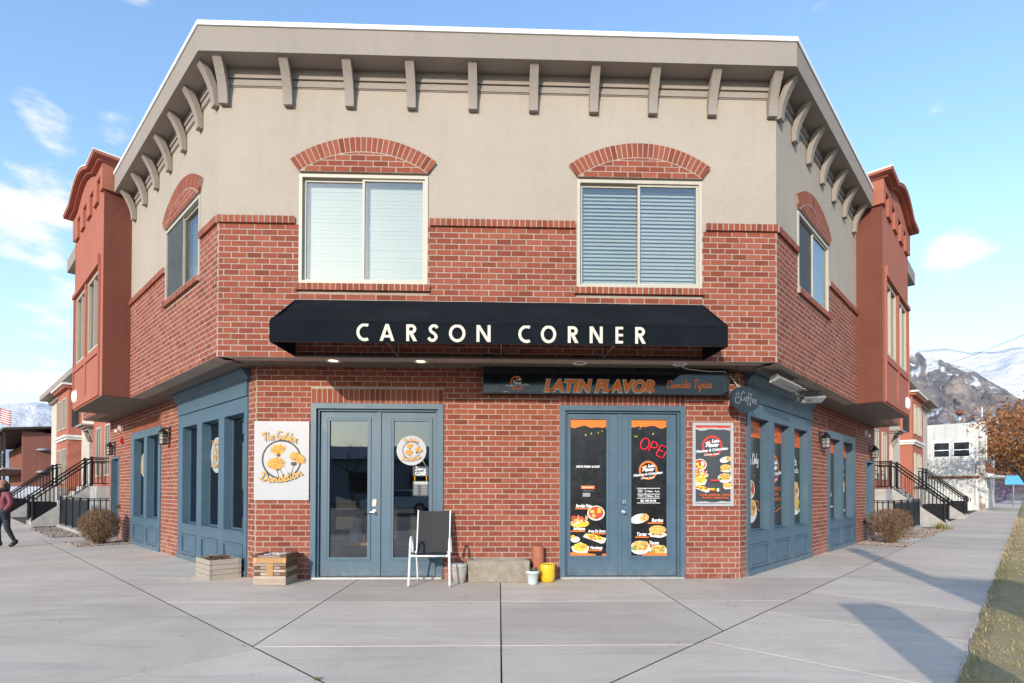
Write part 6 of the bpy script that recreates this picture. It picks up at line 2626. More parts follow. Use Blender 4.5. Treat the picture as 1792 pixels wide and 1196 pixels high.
def stairs(fr, u, side, which):
    n, H, wt, wb = 8, 1.36, -0.55, 0.95
    t = thing('porch_steps', 'grey concrete porch steps of the %s town house on the %s street' % (which, side), 'steps', fr.p(u + 0.7, 0, 0))
    for i in range(n):
        z1 = H * (n - i) / n
        m = MB()
        a = wt + (wb - wt) * i / n
        m.box(fr, u + 0.08, u + 1.32, wt + 0.001, a + (wb - wt) / n, z1 - H / n + 0.001, z1)
        part('step', m, M['step'], t)
    m = MB()
    m.box(fr, u - 1.2, u + 2.3, -1.28, wt - 0.002, 0.0, H)
    part('landing', m, M['step'], t)
    m = MB()
    for a in (u, u + 1.325):
        m.prism([fr.p(a, wt, 0), fr.p(a, wb + 0.05, 0), fr.p(a, wb + 0.05, 0.16), fr.p(a, wt, H + 0.02)], [fr.p(a + 0.075, wt, 0), fr.p(a + 0.075, wb + 0.05, 0), fr.p(a + 0.075, wb + 0.05, 0.16), fr.p(a + 0.075, wt, H + 0.02)])
    parts('cheek_wall', m, M['step'], t)
    for k, a in enumerate((u + 0.04, u + 1.36)):
        r = thing('stair_railing', 'black iron railing, %s side of the porch steps of the %s town house, %s street' % (('near', 'far')[k], which, side), 'railing', fr.p(a, 0, 0), 'iron railings of the porch steps')
        top, bot = fr.p(a, wt - 0.05, 0), fr.p(a, wb, 0)
        h0, h1 = H + 1.02, 1.02
        for dz in (0.0, -0.13):
            m = MB()
            pts = [fr.p(a, -1.25, h0 + dz), Vector((top.x, top.y, h0 + dz)), Vector((bot.x, bot.y, h1 + dz))]
            if dz == 0:
                pts.append(fr.p(a, wb + 0.14, h1 - 0.10))
                pts.append(fr.p(a, wb + 0.14, h1 - 0.22))
            m.tube(pts, 0.026, 6)
            part('handrail', m, M['iron'], r)
        m = MB()
        m.tube([fr.p(a, -1.25, H + 0.1), Vector((top.x, top.y, H + 0.1)), Vector((bot.x, bot.y, 0.12))], 0.016, 6)
        part('bottom_rail', m, M['iron'], r)
        nb = 15
        for i in range(nb):
            f = i / (nb - 1)
            q = top.lerp(bot, f)
            m = MB()
            za, zb = H + 0.1 + (0.12 - H - 0.1) * f, h0 + (h1 - h0) * f
            m.tube([(q.x, q.y, za), (q.x, q.y, zb - 0.13)], 0.013, 4, 0, False, False)
            part('baluster', m, M['iron'], r)
        for i in range(6):
            q = fr.p(a, -1.25 + 0.12 * i, 0)
            m = MB()
            m.tube([(q.x, q.y, H + 0.1), (q.x, q.y, h0 - 0.13)], 0.013, 4, 0, False, False)
            part('baluster', m, M['iron'], r)
        for q, z0, z1 in ((bot, 0.05, h1 + 0.05), (top, H, h0 + 0.04)):
            m = MB()
            m.tube([(q.x, q.y, z0), (q.x, q.y, z1)], 0.04, 6, 0, True, False)
            part('post', m, M['iron'], r)
        m = MB()
        m.box(fr, a - 0.006, a + 0.006, wb - 0.62, wb - 0.04, 0.16, 0.82)
        part('sheet_panel', m, M['iron'], r)


def townhouse(fr, side):
    t = thing('town_house', 'salmon and cream stucco row of town houses beyond the corner building on the %s' % side, 'building', fr.p(20, -3, 0))
    w0 = -1.3
    E0, E1 = 12.0, 33.0
    m = MB()
    op = [(20.3, 21.3, 1.36, 3.6)]
    cells(m, fr, E0, E1, 0.0, 6.25, op, w0 - 0.3, w0)
    m.box(fr, E0, E1, w0 - 8, w0 - 0.301, 0.0, 6.25)
    wall = part('wall', m, M['cream'], t)
    m = MB()
    m.box(fr, 15.0, 20.0, w0 + 0.001, w0 + 0.06, 0.0, 6.0)
    m.box(fr, 27.5, 30.5, w0 + 0.001, w0 + 0.06, 0.0, 6.0)
    parts('salmon_wall', m, M['salmon'], t)
    m = MB()
    m.box(fr, 23.2, 26.3, w0 + 0.001, w0 + 0.48, 0.0, 5.78)
    tw = part('tower', m, M['salmon'], t)
    m = MB()
    m.box(fr, 23.05, 26.45, w0 + 0.001, w0 + 0.62, 3.58, 3.68)
    m.box(fr, 23.12, 26.38, w0 + 0.001, w0 + 0.55, 3.48, 3.579)
    m.box(fr, 22.95, 26.55, w0 + 0.001, w0 + 0.74, 5.90, 5.98)
    parts('cornice_white', m, M['white_trim'], tw, t)
    m = MB()
    m.box(fr, 23.05, 26.45, w0 + 0.001, w0 + 0.64, 5.78, 5.899)
    part('cornice', m, M['salmon'], tw, t)
    m = MB()
    m.box(fr, E0, E1, w0 - 0.5, w0 + 0.55, 6.25, 6.5)
    m.box(fr, E0, E1, w0 + 0.001, w0 + 0.16, 6.05, 6.249)
    parts('eaves', m, M['trim'], t)
    m = MB()
    m.box(fr, E0, E1, w0 - 8, w0 - 0.51, 6.251, 6.4)
    part('roof', m, M['roof'], t)
    for (a, b, z0, z1, ww) in ((16.6, 17.5, 1.75, 3.7, 0.06), (18.3, 19.2, 1.75, 3.7, 0.06), (16.6, 17.5, 4.3, 5.6, 0.06), (18.3, 19.2, 4.3, 5.6, 0.06), (23.6, 24.5, 4.0, 5.4, 0.48), (25.0, 25.9, 4.0, 5.4, 0.48),
                               (23.6, 24.5, 1.5, 3.1, 0.48), (25.0, 25.9, 1.5, 3.1, 0.48), (21.6, 22.4, 4.4, 5.6, 0.0), (28.2, 29.6, 1.6, 3.4, 0.06)):
        m = MB()
        m.ringbox(fr, a, b, z0, z1, 0.06, w0 + ww + 0.001, w0 + ww + 0.05)
        m.box(fr, (a + b) / 2 - 0.03, (a + b) / 2 + 0.03, w0 + ww + 0.001, w0 + ww + 0.045, z0 + 0.06, z1 - 0.06)
        f_ = part('window', m, M['frame'], t)
        m = MB()
        m.box(fr, a + 0.06, b - 0.06, w0 + ww + 0.001, w0 + ww + 0.012, z0 + 0.06, z1 - 0.06)
        part('pane', m, M['darkglass'], f_, t)
    for a, b in ((23.6, 24.4), (24.9, 25.8)):
        pass
    # the near side of the tower shows a narrow window
    m = MB()
    m.box(fr, 23.185, 23.199, w0 + 0.12, w0 + 0.36, 4.05, 5.35)
    part('pane', m, M['darkglass'], tw, t)
    m = MB()
    m.box(fr, 20.32, 21.28, w0 - 0.28, w0 - 0.22, 1.37, 3.5)
    m.ringbox(fr, 20.32, 21.28, 1.37, 3.5, 0.08, w0 - 0.219, w0 - 0.20)
    part('door', m, M['doorred'], t)
    m = MB()
    for k, (e, z, d) in enumerate(((0.0, 3.72, 0.22), (0.08, 3.80, 0.34), (0.16, 3.87, 0.46))):
        m.box(fr, 20.2 - e, 21.4 + e, w0 + 0.001, w0 + d, z, z + 0.068)
    for u in (20.2, 21.3):
        m.profile(fr, [(w0 + 0.001, 3.3), (w0 + 0.06, 3.3), (w0 + 0.2, 3.719), (w0 + 0.001, 3.719)], u - 0.05, u + 0.1)
    part('door_hood', m, M['trim'], t)


for fr, side in ((FL, 'left'), (FR, 'right')):
    well_fence(fr, side)
    townhouse(fr, side)
    stairs(fr, 16.1, side, 'nearer')
    stairs(fr, 24.6, side, 'further')

# tuft of dry grass by the first right-hand steps
m = MB()
rr = random.Random(17)
c = FR.p(15.3, 0.95, 0)
for k in range(260):
    a, r = rr.uniform(0, 6.28), rr.uniform(0, 0.32)
    p = c + Vector((r * math.cos(a), r * math.sin(a), 0))
    d = Vector((math.cos(a) * 0.12 * r / 0.3, math.sin(a) * 0.12 * r / 0.3, rr.uniform(0.12, 0.30)))
    e = Vector((-math.sin(a), math.cos(a), 0)) * 0.006
    m.poly([p - e, p + e, p + d], 0)
single('grass_tuft', m, simple('tuft_olive', (0.24, 0.19, 0.05), 0.8, 0.3, 10), 'olive tuft of grass at the foot of the nearest right-hand porch steps', 'plant', c, recalc=False)

# ================================================================ right background
wb = thing('white_building', 'weathered white two-storey shop with twin upper windows further down the right street', 'building', FR.p(42, -3, 0))
M['siding'] = make_stucco('weathered_white', (0.66, 0.645, 0.61), 0.16)
M['patchy'] = None


def make_patchy():
    t = NT('flaking_white')
    c = t.ramp(t.noise(1.3, 6, 0.7), [(0.42, (0.26, 0.20, 0.16)), (0.5, (0.62, 0.60, 0.56)), (0.8, (0.74, 0.73, 0.70))])
    t.color(c)
    t.set(Roughness=0.9)
    return t.mat


M['patchy'] = make_patchy()
U0, U1, Wa, Wb_, HT = 40.0, 55.0, -2.3, 1.05, 5.95
m = MB()
cells(m, FR, U0, U1, 0, HT, [], Wa, Wb_ - 0.3)
part('wall', m, M['siding'], wb)
for k in range(5):
    w = Wa + 0.08 + (Wb_ - 0.4 - Wa) * k / 5
    m = MB()
    m.box(FR, U0 - 0.03, U0 - 0.001, w, w + (Wb_ - 0.4 - Wa) / 5 - 0.012, 2.35, HT - 0.02)
    part('cladding_panel', m, M['siding'], wb)
m = MB()
m.box(FR, U0 - 0.05, U1, Wb_ - 0.299, Wb_, 0, HT + 0.1)
part('front_wall', m, M['patchy'], wb)
m = MB()
m.box(FR, U0 - 0.06, U0 - 0.031, Wa, Wb_ - 0.32, 2.15, 2.33)
part('ledge', m, simple('rusty_ledge', (0.17, 0.085, 0.05), 0.8), wb)
for a, b in ((-1.72, -0.78), (-0.64, 0.30)):
    m = MB()
    F_ = Frame(FR.p(U0 - 0.032, 0, 0), FR.n, -FR.t)
    m.ringbox(F_, a, b, 3.62, 5.0 - 0.35 + 0.05, 0.06, 0.0, 0.06)
    m.box(F_, a + 0.06, b - 0.06, 0.0, 0.05, 4.10, 4.16)
    f_ = part('window', m, M['cap_white'], wb)
    m = MB()
    m.box(F_, a + 0.06, b - 0.06, 0.001, 0.012, 3.68, 4.64)
    part('pane', m, M['darkglass'], f_, wb)
m = MB()
F_ = Frame(FR.p(U0 - 0.032, 0, 0), FR.n, -FR.t)
m.ringbox(F_, -1.85, 0.43, 3.5, 4.85, 0.09, -0.005, 0.03)
part('window_surround', m, M['white_trim'], wb)
m = MB()
for w in (-2.1, 0.55):
    m.tube([F_.p(w, 0.0, 2.5), F_.p(w + 0.1, 0.25, 3.2), F_.p(w + 0.14, 0.4, 3.25)], 0.03, 6)
    m.lathe(F_.p(w + 0.14, 0.4, 3.25), [(0.0, 0.06), (0.06, 0.05), (0.22, 0.0)], 12)
parts('gooseneck_lamp', m, M['grey_ink'], wb)
m = MB()
c = F_.p(-0.35, -1.2, HT)
m.tube([c, c + Vector((0, 0, 0.75))], 0.14, 10)
part('flue', m, M['steel'], wb)
m = MB()
m.tube([c + Vector((0, 0, 0.76)), c + Vector((0, 0, 1.05))], 0.22, 10)
part('flue_cap', m, simple('rust', (0.20, 0.08, 0.04), 0.8), wb)
m = MB()
for w in (-1.1, 0.3):
    c = F_.p(w, -2.0, HT)
    m.lathe(c, [(0.0, 0.30), (0.2, 0.25), (0.35, 0.08), (0.4, 0.0)], 12)
parts('roof_vent', m, M['grey_ink'], wb)
m = MB()
m.box(FR, U0 - 2.6, U0 - 0.4, -5.5, -2.31, 0, 4.2)
m.prism([FR.p(U0 - 2.8, -5.5, 4.2), FR.p(U0 - 2.8, -2.2, 4.2), FR.p(U0 - 0.2, -2.2, 4.2), FR.p(U0 - 0.2, -5.5, 4.2)], [FR.p(U0 - 2.8, -5.5, 5.6), FR.p(U0 - 2.8, -4.4, 5.6), FR.p(U0 - 0.2, -4.4, 5.6), FR.p(U0 - 0.2, -5.5, 5.6)], 1)
part('side_wing', m, [M['siding'], simple('grey_shingle', (0.33, 0.34, 0.36), 0.85, 0.15, 6)], wb)
m = MB()
m.profile(FR, [(Wb_ + 0.001, 2.55), (Wb_ + 0.95, 2.3), (Wb_ + 0.95, 2.22), (Wb_ + 0.001, 2.22)], U0 - 0.02, U0 + 6)
m.profile(FR, [(Wb_ + 0.001, 3.3), (Wb_ + 0.001, 2.551), (Wb_ + 0.9, 2.34)], U0 + 0.03, U0 + 5.9, 1)
part('porch_roof', m, [M['white_trim'], simple('red_shingle', (0.20, 0.085, 0.055), 0.85, 0.3, 8)], wb)
for (u, z0, z1) in ((40.6, 0.15, 2.1), (42.2, 0.15, 2.1), (41.0, 3.4, 5.2), (43.0, 3.4, 5.2)):
    m = MB()
    m.ringbox(FR, u, u + 1.3, z0, z1, 0.08, Wb_ + 0.001, Wb_ + 0.06)
    f_ = part('window', m, M['cap_white'], wb)
    m = MB()
    m.box(FR, u + 0.08, u + 1.22, Wb_ + 0.001, Wb_ + 0.02, z0 + 0.08, z1 - 0.08)
    part('pane', m, M['darkglass'], f_, wb)
m = MB()
m.tube([FR.p(U0 + 0.2, Wb_ - 0.15, HT), FR.p(U0 + 0.2, Wb_ - 0.15, HT + 1.0)], 0.04, 6)
m.box(FR, U0 - 0.12, U0 - 0.032, 0.55, 0.65, 0.4, 2.1)
m.box(FR, U0 - 0.5, U0 - 0.06, -2.2, 0.4, 0.0, 0.9)
parts('downpipe', m, M['white_trim'], wb)


def tree(name, label, base, h, spread, seed, leaf_mats, n_leaf, leaf_s, trunk_r, lean=(0, 0), depth=4, group=None):
    rr = random.Random(seed)
    base = Vector(base)
    t = thing(name, label, 'tree', base, group)
    br = MB()
    tips = []

    def grow(p, d, L, r, lv):
        pts, rs = [p], [r]
        q = p
        dd = d.copy()
        k = 3 if lv else 4
        for i in range(k):
            dd = (dd + Vector((rr.gauss(0, 0.14), rr.gauss(0, 0.14), rr.gauss(0.03, 0.08)))).normalized()
            q = q + dd * L / k
            pts.append(q)
            rs.append(r * (1 - 0.45 * (i + 1) / k))
            if lv >= 2:
                tips.append((q, dd))
        br.tube(pts, rs, 7 if lv < 2 else 4, 0, False)
        if lv >= depth:
            return
        nb = 4 if lv == 0 else rr.choice((2, 3, 3))
        for i in range(nb):
            a = 2 * math.pi * (i + rr.random() * 0.6) / nb
            side = Vector((math.cos(a), math.sin(a), 0))
            nd = (dd * rr.uniform(0.5, 0.9) + side * rr.uniform(0.5, 0.95) * spread).normalized()
            st = pts[-1] if rr.random() < 0.7 else pts[-2]
            grow(st, nd, L * rr.uniform(0.58, 0.8), rs[-1] * rr.uniform(0.65, 0.85), lv + 1)
    grow(base, Vector((lean[0], lean[1], 1)).normalized(), h * 0.36, trunk_r, 0)
    part('trunk', br, simple('bark_' + str(seed), (0.11, 0.08, 0.06), 0.95, 0.3, 12), t, recalc=False)
    if n_leaf:
        lf = MB()
        for k in range(n_leaf):
            q, d = rr.choice(tips)
            p = q + Vector((rr.gauss(0, 1), rr.gauss(0, 1), rr.gauss(0, 0.8))) * leaf_s * 4.4
            a = Vector((rr.gauss(0, 1), rr.gauss(0, 1), rr.gauss(0, 1))).normalized()
            b = a.cross(Vector((rr.gauss(0, 1), rr.gauss(0, 1), rr.gauss(0, 1)))).normalized()
            s_ = leaf_s * rr.uniform(0.6, 1.3)
            lf.poly([p - a * s_, p + b * s_ * 0.5, p + a * s_, p - b * s_ * 0.5], rr.randrange(len(leaf_mats)))
        o = part('crown', lf, leaf_mats, t, recalc=False)
        o['kind'] = 'stuff'
    return t


rust = [simple('rust_leaf', (0.33, 0.125, 0.04), 0.8, 0.35, 3), simple('brown_leaf', (0.20, 0.085, 0.035), 0.85, 0.35, 3), simple('ochre_leaf', (0.42, 0.20, 0.07), 0.8, 0.3, 3)]
tree('rust_tree', 'rust-leaved street tree nearest to the white shop on the right', FR.p(44, 3.6, 0), 8.6, 1.05, 12, rust, 4200, 0.12, 0.17, group='street trees on the right')
tree('rust_tree', 'second rust-leaved street tree, cut by the right edge of the picture', FR.p(33, 4.4, 0), 8.2, 1.05, 31, rust, 4200, 0.10, 0.17, group='street trees on the right')
tree('rust_tree', 'small far rust-leaved tree beyond the white shop', FR.p(66, 3.4, 0), 7.0, 1.0, 21, rust, 3000, 0.17, 0.2, group='street trees on the right')
tree('rust_tree', 'bare brown tree standing behind the white shop roof', FR.p(72, -1.0, 0), 7.4, 1.1, 22, rust, 2600, 0.17, 0.2, group='street trees on the right')

bs = thing('blue_sign', 'small sky-blue sign on a post far down the right pavement', 'sign', FR.p(58, 2.2, 0))
m = MB()
m.tube([FR.p(58, 2.2, 0), FR.p(58, 2.2, 2.6)], 0.05, 6)
part('post', m, M['grey_ink'], bs)
m = MB()
m.box(Frame(FR.p(58, 2.2, 0), FR.n, -FR.t), -0.55, 0.75, 0.05, 0.12, 1.9, 2.7)
part('panel', m, simple('sky_blue', (0.08, 0.42, 0.68), 0.5), bs)
m = MB()
rr = random.Random(41)
c = FR.p(70, 1.2, 0)
for k in range(900):
    p = c + Vector((rr.gauss(0, 0.7), rr.gauss(0, 0.7), abs(rr.gauss(1.2, 0.7))))
    a = Vector((rr.gauss(0, 1), rr.gauss(0, 1), rr.gauss(0, 1))).normalized() * 0.10
    b = Vector((rr.gauss(0, 1), rr.gauss(0, 1), rr.gauss(0, 1))).normalized() * 0.06
    m.poly([p - a, p + b, p + a, p - b], 0)
for k in range(12):
    a = rr.uniform(0, 6.28)
    m.tube([c, c + Vector((0.5 * math.cos(a), 0.5 * math.sin(a), 1.6))], [0.03, 0.01], 4, 0, False)
single('lilac_bush', m, simple('dusty_purple', (0.22, 0.17, 0.28), 0.85, 0.3, 5), 'dusty purple shrub far down the right pavement under the blue sign', 'bush', c, recalc=False)

# ================================================================ left background
ap = thing('apartment_block', 'long two-storey brick block with dark low roof and balconies far on the left', 'building', FL.p(48, -5, 0))
M['farbrick'] = None


def make_farbrick():
    t = NT('far_brickwork')
    b = t.n('ShaderNodeTexBrick')
    b.inputs['Scale'].default_value = 4.0
    b.inputs['Color1'].default_value = (0.30, 0.095, 0.065, 1)
    b.inputs['Color2'].default_value = (0.24, 0.07, 0.05, 1)
    b.inputs['Mortar'].default_value = (0.30, 0.16, 0.12, 1)
    t.l(t.coord('Object'), b.inputs['Vector'])
    t.color(b.outputs[0])
    t.set(Roughness=0.95)
    return t.mat


M['farbrick'] = make_farbrick()
M['darkwood'] = simple('dark_wood', (0.05, 0.035, 0.028), 0.8)
AU, AW0 = 44.0, -0.9
m = MB()
m.box(FL, AU, AU + 30, -12, AW0 - 1.2, 0, 5.3)
m.box(FL, AU, AU + 0.4, AW0 - 1.199, AW0, 0, 5.35)
part('wall', m, M['farbrick'], ap)
m = MB()
m.prism([FL.p(AU - 0.5, AW0 + 1.05, 5.35), FL.p(AU - 0.5, -5.5, 6.0), FL.p(AU - 0.5, -12.5, 5.3), FL.p(AU - 0.5, -12.5, 5.45), FL.p(AU - 0.5, -5.5, 6.15), FL.p(AU - 0.5, AW0 + 1.05, 5.5)],
        [FL.p(AU + 31, AW0 + 1.05, 5.35), FL.p(AU + 31, -5.5, 6.0), FL.p(AU + 31, -12.5, 5.3), FL.p(AU + 31, -12.5, 5.45), FL.p(AU + 31, -5.5, 6.15), FL.p(AU + 31, AW0 + 1.05, 5.5)])
part('roof', m, M['darkwood'], ap)
for z in (0.15, 2.75):
    m = MB()
    m.box(FL, AU + 0.42, AU + 30, AW0 - 1.19, AW0 + 1.0, z - 0.12, z)
    part('balcony_floor', m, M['trim'], ap)
    m = MB()
    for k in range(5):
        m.box(FL, AU + 0.42, AU + 30, AW0 + 0.95, AW0 + 1.0, z + 0.15 + 0.18 * k, z + 0.25 + 0.18 * k)
    part('balcony_rail', m, M['darkwood'], ap)
for k in range(8):
    m = MB()
    u = AU + 1 + 3.6 * k
    m.box(FL, u, u + 0.15, AW0 + 0.8, AW0 + 0.94, 0, 5.34)
    part('balcony_post', m, M['darkwood'], ap)
F_ = Frame(FL.p(AU - 0.002, 0, 0), FL.n, -FL.t)
for w, z in ((-2.0, 4.05), (-2.0, 2.45)):
    m = MB()
    c = F_.p(w, 0.3, z)
    n = 14
    m.lathe(c, [(0.0, 0.14), (0.25, 0.11), (0.42, 0.0), (0.38, -0.05), (0.0, -0.06)], 14)
    m.tube([F_.p(w, 0, z), F_.p(w, 0.3, z)], 0.05, 6)
    parts('wall_lamp', m, M['grey_ink'], ap)
m = MB()
m.tube([F_.p(-4.1, -3, 5.5), F_.p(-4.1, -3, 7.6)], 0.03, 5)
m.tube([F_.p(-4.9, -3, 7.3), F_.p(-3.4, -3, 7.4)], 0.025, 5)
parts('aerial', m, M['grey_ink'], ap)
tree('bare_tree', 'leafless young tree in front of the far left brick block', FL.p(36, -2.1, 0), 4.6, 0.9, 51, [], 0, 0.1, 0.07, depth=5)
fl = thing('flagpole', 'striped flag on a thin pole above the far left roof', 'flag', FL.p(66, -0.2, 0))
m = MB()
m.tube([FL.p(66, -0.2, 0), FL.p(66, -0.2, 9.7)], 0.06, 6)
part('pole', m, M['grey_ink'], fl)
F_ = Frame(FL.p(66, -0.2, 0), (S2, S2 * 0.2, 0), (0, -1, 0))
m = MB()
for k in range(13):
    for i in range(10):
        def fp(ii, kk):
            return F_.p(0.1 + 0.24 * ii, 0.15 * math.sin(ii * 0.9 + 0.3), 9.4 - 0.11 * kk - 0.05 * ii)
        m.poly([fp(i, k), fp(i + 1, k), fp(i + 1, k + 1), fp(i, k + 1)], 2 if (i < 4 and k < 7) else k % 2)
part('flag_cloth', m, [M['red'], M['white'], flat('flag_blue', (0.02, 0.03, 0.14), 0.7)], fl, recalc=False)

# parked car glimpsed through the left railings
def car(fr, u, w, paint, label):
    t = thing('parked_car', label, 'car', fr.p(u, w, 0))
    F_ = Frame(fr.p(u, w, 0), fr.t, fr.n)
    side = [(-2.1, 0.35), (-2.15, 0.62), (-2.05, 0.82), (-1.1, 0.95), (-0.55, 1.38), (0.75, 1.42), (1.45, 1.0), (2.05, 0.92), (2.15, 0.6), (2.1, 0.35)]
    m = MB()
    for (w0, w1, k) in ((-0.84, 0.84, 1.0),):
        m.prism([F_.p(a, w0 + (0.13 if z > 1.1 else 0), z) for a, z in side], [F_.p(a, w1 - (0.13 if z > 1.1 else 0), z) for a, z in side])
    part('body', m, paint, t)
    for s_ in (-1, 1):
        m = MB()
        m.prism([F_.p(a, s_ * (0.85 - (0.10 if z > 1.1 else 0.0)), z) for a, z in ((-0.95, 0.98), (-0.5, 1.32), (0.7, 1.35), (1.25, 1.02))], [F_.p(a, s_ * (0.83 - (0.10 if z > 1.1 else 0.0)), z) for a, z in ((-0.95, 0.98), (-0.5, 1.32), (0.7, 1.35), (1.25, 1.02))])
        part('window', m, M['darkglass'], t)
        for a in (-1.35, 1.35):
            m = MB()
            m.tube([F_.p(a, s_ * 0.66, 0.32), F_.p(a, s_ * 0.86, 0.32)], 0.32, 18)
            wh = part('wheel', m, M['black'], t)
            m = MB()
            m.tube([F_.p(a, s_ * 0.80, 0.32), F_.p(a, s_ * 0.87, 0.32)], 0.19, 14)
            part('rim', m, M['steel'], wh, t)
        m = MB()
        m.box(F_, -2.13, -2.02, s_ * 0.62 - 0.16, s_ * 0.62 + 0.16, 0.66, 0.80)
        part('headlight', m, M['lamp_glass'], t)
    return t


car(FL, 33.5, -0.2, simple('silver_paint', (0.60, 0.61, 0.62), 0.25, 0.04, 2, coat=0.6), 'pale silver car parked beyond the left-hand porch railings')

# ---- walking person at the left edge
pp = FL.p(8.1, 2.13, 0)
pe = thing('person', 'person in a maroon jacket, dark scarf and tan beanie walking at the left edge', 'person', pp)
F_ = Frame(pp, (math.cos(-0.35), math.sin(-0.35), 0), (math.sin(-0.35), -math.cos(-0.35), 0))


def skin_body(name, joints, edges, mat, parent, root=0):
    me = bpy.data.meshes.new(name)
    b = Vector(BASES[parent.name])
    me.from_pydata([F_.p(*j[:3]) - b for j in joints], edges, [])
    me.materials.append(mat)
    o = link(name, me, parent)
    md = o.modifiers.new('skin', 'SKIN')
    md.use_smooth_shade = True
    for i, j in enumerate(joints):
        r = j[3]
        me.skin_vertices[0].data[i].radius = (r, r * (j[4] if len(j) > 4 else 1.0))
        me.skin_vertices[0].data[i].use_root = (i == root)
    sd = o.modifiers.new('sub', 'SUBSURF')
    sd.levels = 2
    sd.render_levels = 2
    return o


# x right, w towards the viewer, z up; 1.5 m tall, mid stride
K = 1.44 / 1.70
J = lambda x, w, z, r, e=1.0: (x * K, w * K, z * K, r * K, e)
body = [J(0, 0, 0.95, 0.135, 0.8), J(0, 0.01, 1.12, 0.125, 0.8), J(0, 0.015, 1.30, 0.15, 0.75), J(0, 0.0, 1.42, 0.085), J(0, 0.01, 1.50, 0.055),
        J(-0.09, 0, 0.90, 0.10), J(-0.10, 0.07, 0.50, 0.068), J(-0.10, 0.02, 0.08, 0.042), J(-0.11, 0.14, 0.035, 0.035),
        J(0.09, 0, 0.90, 0.10), J(0.11, -0.02, 0.50, 0.068), J(0.11, -0.20, 0.12, 0.042), J(0.115, -0.10, 0.04, 0.035)]
edges = [(0, 1), (1, 2), (2, 3), (3, 4), (0, 5), (5, 6), (6, 7), (7, 8), (0, 9), (9, 10), (10, 11), (11, 12)]
skin_body('body', body, edges, simple('dark_denim', (0.025, 0.03, 0.04), 0.85, 0.2, 10), pe)
jk = [J(0, 0.0, 0.90, 0.165, 0.8), J(0, 0.01, 1.10, 0.160, 0.8), J(0, 0.015, 1.30, 0.175, 0.75), J(0, 0.01, 1.42, 0.10),
      J(-0.19, 0.0, 1.36, 0.080), J(-0.26, -0.01, 1.12, 0.066), J(-0.20, 0.10, 0.94, 0.050),
      J(0.19, 0.0, 1.36, 0.080), J(0.27, -0.01, 1.12, 0.066), J(0.21, 0.10, 0.94, 0.050)]
je = [(0, 1), (1, 2), (2, 3), (2, 4), (4, 5), (5, 6), (2, 7), (7, 8), (8, 9)]
skin_body('jacket', jk, je, simple('maroon_jacket', (0.20, 0.045, 0.065), 0.7, 0.25, 14, 0.4, 30), pe)
for s_ in (-1, 1):
    hd = [J(s_ * 0.205, 0.09, 0.945, 0.034), J(s_ * 0.19, 0.13, 0.89, 0.032, 0.6), J(s_ * 0.175, 0.155, 0.85, 0.03, 0.5)]
    he = [(0, 1), (1, 2)]
    for k, (dx, l) in enumerate(((-0.024, 0.060), (-0.008, 0.072), (0.008, 0.068), (0.024, 0.055))):
        i = len(hd)
        hd += [J(s_ * 0.175 + dx, 0.165, 0.82, 0.0095), J(s_ * 0.17 + dx, 0.165, 0.82 - l * 0.6, 0.009), J(s_ * 0.165 + dx, 0.15, 0.82 - l, 0.008)]
        he += [(2, i), (i, i + 1), (i + 1, i + 2)]
    i = len(hd)
    hd += [J(s_ * 0.15, 0.15, 0.885, 0.011), J(s_ * 0.13, 0.165, 0.855, 0.0095), J(s_ * 0.128, 0.17, 0.83, 0.008)]
    he += [(1, i), (i, i + 1), (i + 1, i + 2)]
    skin_body('hand', hd, he, simple('dark_glove', (0.03, 0.03, 0.035), 0.8), pe)
M['skin'] = simple('skin', (0.50, 0.28, 0.20), 0.55, 0.06, 20)
head = MB()
nu, nv = 18, 14
cz = 1.60 * K
for i in range(nv):
    for j in range(nu):
        def hp(a, b):
            th, ph = math.pi * a / nv, 2 * math.pi * b / nu
            x, y, z = math.sin(th) * math.cos(ph), math.sin(th) * math.sin(ph), math.cos(th)
            wx = 0.076 * (1 - 0.18 * max(0, -z))
            wy = 0.094 * (1 - 0.10 * max(0, -z))
            f_ = 0.0
            if y > 0.6:
                if abs(x) < 0.22 and -0.35 < z < 0.1:
                    f_ = 0.020 * (1 - abs(x) / 0.22)
                if 0.02 < z < 0.3 and 0.25 < abs(x) < 0.55:
                    f_ -= 0.010
            return F_.p(x * wx * K, (y * wy + f_) * K + 0.02, cz + z * 0.112 * K)
        q = [hp(i, j), hp(i, j + 1), hp(i + 1, j + 1), hp(i + 1, j)]
        if i == 0:
            q = [q[0], q[2], q[3]]
        elif i == nv - 1:
            q = q[:3]
        head.poly(q, 0, True)
for s_ in (-1, 1):
    head.tube([F_.p(s_ * 0.075 * K, 0.01, cz - 0.03 * K), F_.p(s_ * 0.088 * K, 0.0, cz + 0.0), F_.p(s_ * 0.08 * K, 0.0, cz + 0.03 * K)], [0.008, 0.013, 0.009], 8)
    head.tube([F_.p(s_ * 0.030 * K, 0.094 * K + 0.012, cz + 0.014 * K), F_.p(s_ * 0.030 * K, 0.094 * K + 0.018, cz + 0.014 * K)], 0.010, 8, 1)
head.tube([F_.p(-0.022 * K, 0.094 * K + 0.012, cz - 0.052 * K), F_.p(0.022 * K, 0.094 * K + 0.012, cz - 0.052 * K)], 0.005, 6, 2)
part('head', head, [M['skin'], M['ink'], M['pink']], pe, recalc=False)
m = MB()
